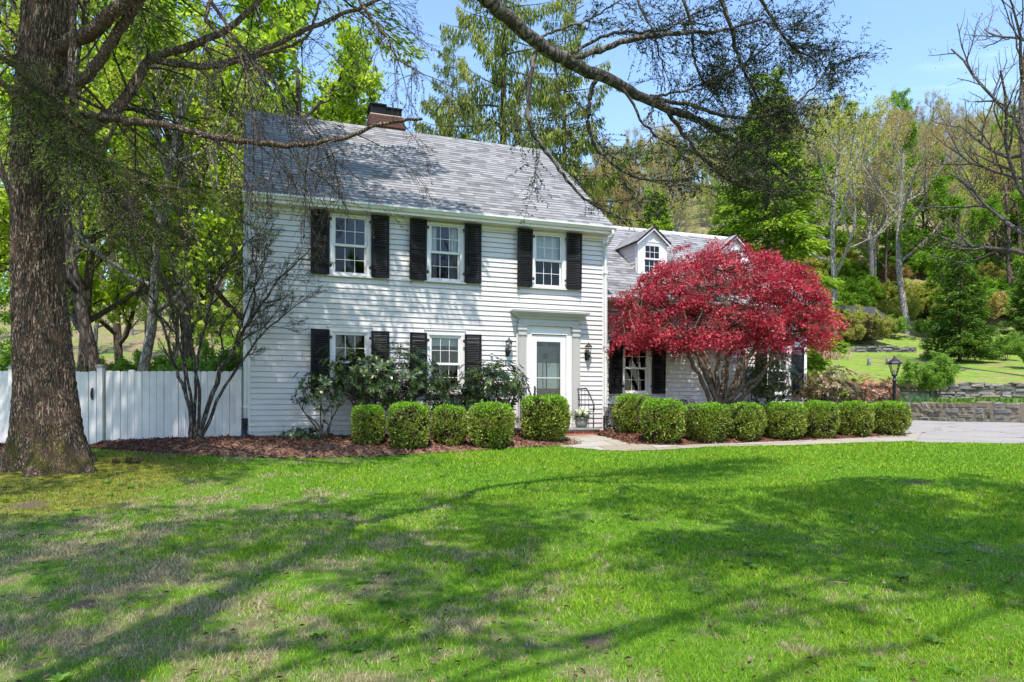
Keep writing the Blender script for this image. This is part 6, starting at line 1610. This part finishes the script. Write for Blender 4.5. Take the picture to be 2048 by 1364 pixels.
for pts, rp, dy in TW:
    k = len(pts); r0 = rp / F * SY / 2 * 0.7
    P, r = smooth_path([sp_(x, y, dy * i / (k - 1)) for i, (x, y) in enumerate(pts)], np.linspace(r0, r0 * 0.22, k), 5); P[1:-1] += 0.012 * RNG.normal(size=(len(P) - 2, 3)); g.t.add(P, r, 7)
    n = len(P)
    for j in range(int(n * 0.42), n - 1):
        for q in range(2):
            if RNG.random() < 0.62:
                ax = norm(P[j + 1] - P[j]); an = 0.5 + 0.4 * RNG.random(); pp = perp(ax); g.branch(P[j], ax * math.cos(an) + pp * math.sin(an), 0.30 + 0.30 * RNG.random(), max(r[j] * 0.45, 0.004), 1)
    g.branch(P[-1], norm(P[-1] - P[-3]), 0.45, r[-1], 1)
g.t.build('stem', BK['dark'], shr); lv = Leaves(); g.leaves(lv, 0.018, 0.6, 1, 0.012, 0.0); lv.build('buds', leaf_mat('opening_bud', [(0.09, 0.05, 0.03), (0.13, 0.14, 0.04), (0.2, 0.13, 0.07)], 0.3), shr)

# ------------------------------------------------------------------ the big furrowed conifer on the left
RNG = np.random.default_rng(120)
TY = 10.45; T0 = np.array((X_at(104, TY), TY, float(z_ground(X_at(104, TY), TY)) - 0.02))
big = tag(empty('old_conifer', tuple(T0)), 'massive old conifer with deeply furrowed brown trunk and flaring mossy foot at the left', 'tree')
zt = np.concatenate([np.linspace(-0.3, 7.5, 170), np.linspace(7.6, 23, 50)]); nA = 190
ang = np.linspace(0, 2*np.pi, nA, endpoint=False)
py = HY - (zt + T0[2] - CAMZ) / TY * F
cxp = np.interp(py, [-600, 0, 300, 600, 850, 950], [110, 97, 69, 79, 96, 106]); wdp = np.interp(py, [-2200, -600, 0, 300, 600, 780, 870, 920, 950, 970], [12, 84, 104, 97, 113, 128, 150, 176, 205, 250])
cxm = (cxp - 104) / F * TY; rad = wdp / 2 / F * TY * 0.82
A, Zz = np.meshgrid(ang, zt); Rr = rad[:, None] * np.ones_like(A)
flare = np.exp(-np.maximum(zt, 0) / 0.36)[:, None]; Rr = Rr * (1 + flare * (0.20 * np.cos(5*A + 0.8) + 0.12 * np.cos(3*A + 2.0)))
# furrows: broken vertical ridges
u = A * 9.0 / 1.0; wob = 0.8*np.sin(Zz*2.3 + 3*np.sin(A*2)) + 0.5*np.sin(Zz*5.1 + A*7)
ridge = np.abs(np.sin(A*21 + wob)) ** 0.6 * 0.6 + np.abs(np.sin(A*34 - 0.9*wob + Zz*1.1)) * 0.4; brk = np.sin(Zz*11 + 6*np.sin(A*9 + Zz*0.7)) * 0.22
Rr = Rr + (ridge + brk - 0.6) * 0.036 * np.clip(rad / 0.4, 0.2, 1)[:, None] + 0.004 * RNG.normal(size=A.shape)
V = np.stack([Rr*np.cos(A) + cxm[:, None], Rr*np.sin(A), Zz], -1).reshape(-1, 3); i = np.arange(nA); j = np.arange(len(zt) - 1)[:, None] * nA
Q = np.stack([j + i, j + (i + 1) % nA, j + nA + (i + 1) % nA, j + nA + i], -1).reshape(-1, 4)
trunk = link_mesh('trunk', np_mesh('trunk', V, [Q], True), BK['spruce'], big)
def bt(px, py, Y): return at(px, py, Y) - T0
def limb(tbs, pts, r0, r1, off, sides=9, sub=6, wig=0.01):
    k = len(pts); P, r = smooth_path([np.array(at(*p)) - off for p in pts], np.linspace(r0, r1, k), sub); P[1:-1] += wig * RNG.normal(size=(len(P) - 2, 3)); tbs.add(P, r, sides); return P, r
LIMBS = [([(95, 236, 10.4), (160, 230, 10.2), (240, 240, 9.9), (330, 250, 9.7), (420, 272, 9.5), (500, 284, 9.4), (590, 291, 9.3), (680, 276, 9.25), (760, 250, 9.2), (845, 237, 9.1)], 0.062, 0.018, 1),
         ([(110, 300, 10.5), (180, 255, 10.7), (232, 218, 10.9), (275, 160, 11.1), (302, 118, 11.2), (380, 92, 11.3), (450, 60, 11.4), (520, 0, 11.5), (560, -60, 11.5)], 0.105, 0.035, 2), ([(302, 118, 11.2), (400, 130, 11.2), (520, 102, 11.2), (640, 46, 11.2), (745, 4, 11.2), (800, -30, 11.2)], 0.055, 0.02, 1), ([(312, 122, 11.2), (420, 135, 11.0), (520, 110, 10.9), (610, 75, 10.8), (640, 0, 10.7)], 0.04, 0.018, 1),
         ([(105, 190, 10.5), (160, 165, 10.4), (200, 120, 10.3), (238, 60, 10.2), (285, -10, 10.1), (320, -80, 10.0)], 0.09, 0.06, 0), ([(105, 100, 10.4), (170, 70, 10.2), (220, 30, 10.0), (262, -10, 9.9), (310, -60, 9.8)], 0.115, 0.08, 0), ([(150, 215, 9.95), (141, 150, 9.92), (146, 60, 9.95), (152, -40, 10.0)], 0.05, 0.045, 0),
         ([(-60, 90, 9.5), (10, 118, 9.7), (60, 165, 9.8), (115, 200, 9.8), (150, 250, 9.7), (175, 310, 9.6), (210, 370, 9.5), (245, 420, 9.5), (300, 455, 9.5)], 0.045, 0.012, 1), ([(-50, 130, 9.6), (10, 170, 9.7), (60, 215, 9.75), (105, 260, 9.7), (160, 300, 9.6), (230, 340, 9.6), (300, 370, 9.6), (400, 385, 9.6)], 0.05, 0.012, 2),
         ([(450, -40, 9.8), (410, 30, 9.7), (440, 70, 9.6), (480, 115, 9.5), (500, 180, 9.4), (510, 260, 9.3), (516, 300, 9.3)], 0.03, 0.008, 2), ([(400, -30, 10.5), (440, 30, 10.4), (480, 90, 10.2), (540, 150, 10.0), (580, 210, 9.9), (640, 270, 9.8), (680, 330, 9.8)], 0.03, 0.007, 2), ([(690, -40, 9.6), (730, 20, 9.5), (770, 70, 9.4), (800, 120, 9.3), (850, 150, 9.2)], 0.026, 0.006, 2)]
lt = Tubes(); hang = Grow([(4, 6, 4, 0.5, 0.6, 0.3, 0), (3, 5, 3, 0.5, 0.55, 0.2, 6), (0, 4, 3, 0.5, 0.6, 0.2, 6)], -0.10, 0.10, 0.0022)
needle = Leaves(); sprays = []
for pts, r0, r1, mode in LIMBS:
    P, r = limb(lt, pts, r0, r1, T0)
    n = len(P)
    if mode:
        for j in range(int(n * 0.25), n):
            for q in range(1 + mode):
                if RNG.random() < 0.30:
                    ax = norm(P[min(j + 1, n - 1)] - P[max(j - 1, 0)]); d = norm(ax * 0.5 + 0.8 * RNG.normal(size=3) * np.array((1, 0.8, 0.4)) - np.array((0, 0, 0.45))); hang.branch(P[j], d, 0.5 + 0.9 * RNG.random(), max(0.006, r[j] * 0.28), 0)
# lower boughs with thin needle sprays round the trunk
def needle_spray(lvs, tbs, p, d, L, m, card, wid=0.30, flat=True, droop=0.3):
    """a frond: a drooping twig with side twigs of needles, all in one tilted plane"""
    d = norm(d); up = np.array((0, 0, 1.0)); sd = norm(np.cross(d, up)); s = np.linspace(0, 1, 5)[:, None]
    path = p + d * s * L - up * (droop * L * s ** 1.7); tbs.add(path, np.linspace(0.008, 0.002, 5) * (0.6 + L * 0.5), 3)
    t = RNG.random(m); off = RNG.random(m) * 2 - 1; wd = wid * L * (1.05 - t); q = t * 4; j = np.minimum(q.astype(int), 3); f = (q - j)[:, None]
    C = path[j]*(1-f) + path[j+1]*f + sd * (off * wd)[:, None] + d * (np.abs(off) * wd * 0.6)[:, None] - up * (np.abs(off) * wd * 0.35 + 0.02 * RNG.normal(size=m))[:, None]
    T = norm(d + sd * (np.sign(off) * 0.8)[:, None] + 0.3 * rand_dirs(m) - up * 0.2); lvs.add(C, T, norm(up + 0.5 * rand_dirs(m)), card[0] * (0.6 + 0.8 * RNG.random(m)), np.full(m, card[1]))
    for q in range(5):
        t = 0.2 + 0.75 * RNG.random(); k = np.array((path[min(int(t*4), 3)])); e = k + norm(d + sd * RNG.choice((-1, 1)) * 0.9) * wid * L * 1.1 * (1 - t) - up * 0.1 * L * (1 - t); tbs.add(np.array([k, (k + e)/2, e]), [0.004, 0.003, 0.0015], 3)
for pts, r0, r1, mode in LIMBS[7:9]:
    P, r = smooth_path([np.array(at(*p)) - T0 for p in pts], np.linspace(r0, r1, len(pts)), 6)
    for j in range(4, len(P)):
        for q in range(3):
            ax = norm(P[min(j+1, len(P)-1)] - P[j-1]); needle_spray(needle, lt, P[j], ax + 0.8 * RNG.normal(size=3) * np.array((1, 1, 0.3)), 0.55 + 0.5 * RNG.random(), 60, (0.05, 0.011))
for i in range(7):      # more drooping boughs out of the trunk
    a = -0.35 + 3.84 * RNG.random(); h = 4.2 + 4.2 * RNG.random() + (1.0 if math.sin(a) < -0.3 else 0); L = 1.6 + 2.4 * RNG.random(); d = np.array((math.cos(a), math.sin(a), 0)); s = np.linspace(0, 1, 7)[:, None]
    if math.sin(a) < -0.5: h += 1.5
    P = np.array((0, 0, h)) + d * (0.3 + s * L) - np.array((0, 0, 1)) * (0.42 * L * s ** 1.5 - 0.06 * L * s); lt.add(P, np.linspace(0.03, 0.006, 7), 5)
    for j in range(2, 7):
        for q in range(3): needle_spray(needle, lt, P[j], d + 0.9 * RNG.normal(size=3) * np.array((1, 1, 0.25)), 0.5 + 0.5 * RNG.random(), 52, (0.05, 0.011))
lt.build('limb', BK['spruce'], big); hang.t.build('twig', BK['dark'], big)
bl = Leaves(); hang.leaves(bl, 0.020, 0.7, 1, 0.008, 0.0); bl.build('buds', leaf_mat('hanging_bud', [(0.05, 0.035, 0.025), (0.11, 0.08, 0.05)], 0.1), big)
needle.build('low_foliage', LF['shade'], big)
# the high crown that throws the shade on the house
hc, ht = Leaves(), Tubes()
for i in range(92):
    h = 9.3 + 12.5 * ((i + RNG.random()) / 92) ** 1.15; a = i * 2.39996; L = (6.9 * max(0.10, 1 - (h - 9.5) / 13.6)) * (0.75 + 0.35 * RNG.random()); d = np.array((math.cos(a), math.sin(a), 0)); sd = np.array((-d[1], d[0], 0)); s = np.linspace(0, 1, 7)[:, None]
    P = np.array((0, 0, h)) + d * s * L + np.array((0, 0, 1)) * (0.10 * L * s - 0.17 * L * s ** 2); ht.add(P, np.linspace(0.055, 0.01, 7), 5)
    m = int(210 * L); t = 0.12 + 0.88 * RNG.random(m) ** 0.85; off = RNG.random(m)*2 - 1; wd = 0.26 * L * (1.08 - t) + 0.12; q = t*6; j = np.minimum(q.astype(int), 5); f = (q - j)[:, None]
    C = P[j]*(1-f) + P[j+1]*f + sd*(off*wd)[:, None] + d*(np.abs(off)*wd*0.5)[:, None]; C[:, 2] -= np.abs(off)*wd*0.3 + 0.05*RNG.normal(size=m)
    hc.add(C, norm(d + sd*off[:, None] + 0.4*rand_dirs(m) - np.array((0, 0, 0.2))), norm(np.array((0, 0, 1.0)) + 0.5*rand_dirs(m)), 0.15*(0.6+0.8*RNG.random(m)), np.full(m, 0.05))
ht.build('limb', BK['dark'], big); hc.build('crown', LF['shade'], big)

# ------------------------------------------------------------------ the tree behind the viewer whose limb hangs into the picture
RNG = np.random.default_rng(140)
O0 = np.array((-2.6, -2.6, float(z_ground(-2.6, -2.6)) - 0.05))
ov = tag(empty('overhanging_tree', tuple(O0)), 'tree whose thick mossy limb with fine dark sprays hangs across the sky above the lawn', 'tree')
ot, ol = Tubes(), Leaves()
P, r = smooth_path([np.array((-2.6, -2.6, -1.6)) - O0, np.array((-2.55, -2.6, 2)) - O0, np.array((-2.45, -2.45, 6)) - O0, np.array((-2.2, -2.3, 10)) - O0, np.array((-2.1, -2.2, 14.5)) - O0], [0.48, 0.40, 0.33, 0.24, 0.08], 8); ot.add(P, r, 14)
def wp(x, y, z): return (x, y, z)
def limb3(pts, radpx, sides=10, sub=7, wig=0.008):
    P, r = smooth_path([np.asarray(p) - O0 for p in pts], radpx, sub); P[1:-1] += wig * RNG.normal(size=(len(P)-2, 3)); ot.add(P, r, sides); return P, r
MLp = [(935, -45, 6.6, 19), (985, 8, 6.9, 18), (1060, 74, 7.2, 17), (1140, 124, 7.5, 17), (1230, 166, 7.8, 14), (1330, 215, 8.1, 11), (1400, 242, 8.3, 8), (1480, 290, 8.6, 5.5), (1560, 338, 8.9, 4), (1610, 382, 9.0, 2.5)]
limb3([(-2.4, -2.3, 7.2), (-2.5, -0.6, 8.1), (-1.9, 1.1, 8.3), (-1.7, 2.8, 7.5), (-1.0, 4.6, 6.3), at(935, -45, 6.6)], [0.12, 0.10, 0.095, 0.09, 0.08, 0.074], wig=0.05)
def pxl(L): return [at(x, y, Y) for x, y, Y, _ in L], [q / F * Y * 0.78 for _, _, Y, q in L]
SUB = [(MLp, 30), ([(1150, 118, 7.5, 6), (1210, 96, 7.6, 7.5), (1270, 76, 7.7, 7), (1360, 66, 7.9, 5.5), (1450, 60, 8.1, 4), (1525, 38, 8.3, 2.5)], 20), ([(1140, 108, 7.5, 4), (1230, 66, 7.7, 4), (1320, 62, 7.9, 3), (1400, 20, 8.1, 2)], 10),
       ([(1075, 86, 7.25, 5.5), (1062, 150, 7.2, 6), (1055, 220, 7.2, 6), (1070, 270, 7.2, 5), (1105, 322, 7.25, 4.5), (1160, 390, 7.3, 3.5), (1230, 430, 7.4, 2.5), (1300, 446, 7.5, 1.6)], 9), ([(1192, 146, 7.7, 6.5), (1181, 200, 7.7, 6), (1176, 250, 7.7, 5.5), (1200, 302, 7.75, 4.5), (1250, 346, 7.8, 3.5), (1310, 362, 7.9, 2.5), (1385, 358, 8.0, 1.6)], 13),
       ([(1330, 215, 8.1, 6), (1372, 272, 8.2, 5), (1422, 332, 8.3, 4), (1480, 372, 8.4, 3), (1565, 382, 8.5, 1.6)], 22), ([(1300, 192, 8.0, 5.5), (1400, 216, 8.2, 5), (1480, 236, 8.4, 4), (1580, 214, 8.6, 3), (1640, 160, 8.8, 2), (1672, 128, 8.9, 1.3)], 30), ([(1432, -30, 8.3, 6), (1462, 60, 8.3, 5), (1482, 130, 8.4, 4), (1520, 200, 8.5, 2.5), (1560, 260, 8.6, 1.5)], 26),
       ([(1080, 76, 7.3, 3), (1110, 60, 7.4, 3), (1180, 40, 7.6, 2.5), (1250, -10, 7.8, 2)], 6), ([(1060, 150, 7.2, 3), (1040, 200, 7.2, 2.5), (1035, 260, 7.2, 1.6)], 3), ([(1110, 110, 7.4, 3), (1115, 180, 7.4, 2.5), (1128, 240, 7.4, 1.4)], 3), ([(1240, 170, 7.8, 4), (1300, 260, 7.9, 3), (1370, 300, 8.0, 2.4), (1450, 318, 8.2, 1.6)], 22), ([(1290, 195, 8.0, 4), (1350, 185, 8.1, 3), (1430, 160, 8.3, 2.4), (1510, 110, 8.5, 2), (1570, 60, 8.6, 1.4)], 28), ([(1500, -40, 8.7, 5), (1540, 30, 8.7, 4), (1580, 90, 8.7, 3), (1630, 120, 8.8, 1.6)], 26), ([(1350, -40, 8.2, 5), (1380, 40, 8.2, 4), (1390, 130, 8.2, 3), (1420, 180, 8.2, 2)], 16), ([(1250, -30, 8.0, 4), (1290, 30, 8.0, 3), (1320, 110, 8.0, 2), (1330, 170, 8.0, 1.4)], 10)]
def fine_spray(p, d, L, nt, leaf=(0.030, 0.013)):
    d = norm(d); pl = norm(np.cross(d, RNG.normal(size=3))); nseg = 6; pts = [p]; dd = d.copy()
    for i in range(nseg): dd = norm(dd + 0.10 * RNG.normal(size=3) + np.array((0, 0, 0.03))); pts.append(pts[-1] + dd * L / nseg)
    pts = np.array(pts); ot.add(pts, np.linspace(0.0042, 0.0014, nseg + 1), 3)
    C, T = [], []
    for k in range(nt):
        s = (0.12 + 0.88 * (k + 0.5) / nt) * nseg; i = min(int(s), nseg - 1); q = pts[i] + (pts[i+1] - pts[i]) * (s - i); sg = 1 if k % 2 else -1; tl = L * 0.42 * (1.1 - s / nseg) * (0.7 + 0.5 * RNG.random()); td = norm(d * 0.85 + pl * sg * 0.75 + 0.18 * RNG.normal(size=3)); e = q + td * tl + np.array((0, 0, -0.06 * tl)); ot.add(np.array([q, (q + e)/2 + 0.006 * RNG.normal(size=3), e]), [0.0024, 0.0018, 0.001], 3)
        m = max(3, int(tl / 0.017)); f = RNG.random(m)[:, None]; C.append(q + (e - q) * f); T.append(norm(td * 0.7 + pl * (RNG.choice((-1, 1), m) * 0.8)[:, None] + 0.35 * rand_dirs(m)))
    C, T = np.concatenate(C), np.concatenate(T); n = len(C); ol.add(C, T, rand_dirs(n), leaf[0] * (0.6 + 0.8 * RNG.random(n)), leaf[1] * (0.7 + 0.6 * RNG.random(n)))
for L, ns in SUB:
    pts, rr = pxl(L); P, r = limb3(pts, rr); n = len(P)
    for k in range(int(ns * 1.5)):
        j = int(n * (0.30 + 0.70 * RNG.random()) if L is not MLp else n * (0.55 + 0.45 * RNG.random())); j = min(max(j, 1), n - 1); ax = norm(P[j] - P[j-1]); fine_spray(P[j], ax * 0.55 + np.array((0.50, 0.15, -0.02)) + 0.62 * RNG.normal(size=3) * np.array((1, 0.8, 0.8)), 0.40 + 0.55 * RNG.random(), 12)
# high boughs over the lawn: their dapple is the shade on the grass
def high_pad(p, d, L, m, card): needle_spray(ol, ot, p, d, L, m, card, 0.42, True, 0.12)
for ai, (ex, ey, ez, r0, npad) in enumerate(((9.0, 3.2, 9.6, 0.09, 21), (7.0, 4.0, 9.2, 0.08, 27), (4.4, 4.1, 9.0, 0.08, 24), (10.5, 4.2, 9.6, 0.08, 26), (3.0, 2.0, 9.0, 0.06, 8), (6.0, 0.4, 9.8, 0.06, 6), (0.8, 3.2, 9.4, 0.06, 9), (-4.8, 1.6, 9.6, 0.07, 15), (-2.4, 2.8, 9.3, 0.06, 13), (-6.5, 0.0, 9.4, 0.06, 12), (-0.6, 0.6, 9.4, 0.05, 8), (9.5, -0.4, 10.6, 0.10, 12))):
    st = np.array((-2.3, -2.35, 7.6 + 0.35 * ai)); e = np.array((ex, ey, ez)); m1 = st*0.6 + e*0.4 + np.array((0, 0, 0.8)) + 0.3*RNG.normal(size=3); m2 = st*0.25 + e*0.75 + np.array((0, 0, 0.6)) + 0.3*RNG.normal(size=3)
    P, r = limb3([st, m1, m2, e], [r0*0.42, r0*0.32, r0*0.24, r0*0.12], 8, 7, 0.09); n = len(P)
    for k in range(npad):
        j = min(n - 1, int(n * (0.42 + 0.60 * RNG.random()))); ax = norm(P[j] - P[j-1]); d = 0.6 * ax + 1.1 * RNG.normal(size=3) * np.array((1, 1, 0.2)); L = 0.7 + 1.2 * RNG.random(); high_pad(P[j], d, L, int(150 * L), (0.12, 0.045))
        if RNG.random() < 0.7:
            q = P[j] + norm(d) * L * 0.6; high_pad(q, d + 1.2 * RNG.normal(size=3) * np.array((1, 1, 0.15)), L * 0.8, int(130 * L), (0.12, 0.045))
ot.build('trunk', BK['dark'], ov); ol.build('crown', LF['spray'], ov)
print('overhang cards', sum(len(v) for v in ol.V) // 4)

# ------------------------------------------------------------------ sky, sun, camera
EL = R(63.0)
w = bpy.data.worlds.new('World'); SC.world = w; w.use_nodes = True
nt = w.node_tree; t = NT(nt)
bg = [n for n in nt.nodes if n.type == 'BACKGROUND'][0]
sky = nt.nodes.new('ShaderNodeTexSky'); sky.sky_type = 'NISHITA'; sky.sun_disc = False; sky.sun_elevation = EL; sky.sun_rotation = R(180); sky.air_density = 1.1; sky.dust_density = 0.2; sky.ozone_density = 3.5
c = t.coord('Generated')
cl = t.noise(t.mapping(c, (1.2, 1.2, 5.0)), 2.6, 6, 0.6, 0.6)
col = t.mix(t.maprange(cl, 0.56, 0.85, 0, 0.30), sky.outputs[0], (7.0, 7.4, 8.0))
t.l(col, bg.inputs['Color']); bg.inputs['Strength'].default_value = SKY
sun = bpy.data.lights.new('sun', 'SUN'); sun.energy = SUN; sun.angle = R(0.5); sun.color = (1.0, 0.955, 0.88)
so = bpy.data.objects.new('sun', sun); COL.objects.link(so); so.rotation_euler = (math.pi/2 - EL, 0, 0); so.location = (0, -20, 40)
cam = bpy.data.cameras.new('camera'); co = bpy.data.objects.new('camera', cam); COL.objects.link(co)
co.location = (0, 0, CAMZ); co.rotation_euler = (math.pi/2, 0, 0); cam.sensor_width = 36; cam.lens = 36 * F / 2048; cam.shift_y = (HY - 682) / 2048; cam.clip_start = 0.05; cam.clip_end = 2000
SC.camera = co
SC.view_settings.view_transform = 'Standard'; SC.view_settings.look = 'None'; SC.view_settings.exposure = EXPO; SC.view_settings.gamma = 1; SC.view_settings.use_curve_mapping = False
SC.cycles.max_bounces = 8; SC.cycles.diffuse_bounces = 3; SC.cycles.transparent_max_bounces = 12; SC.cycles.use_denoising = True
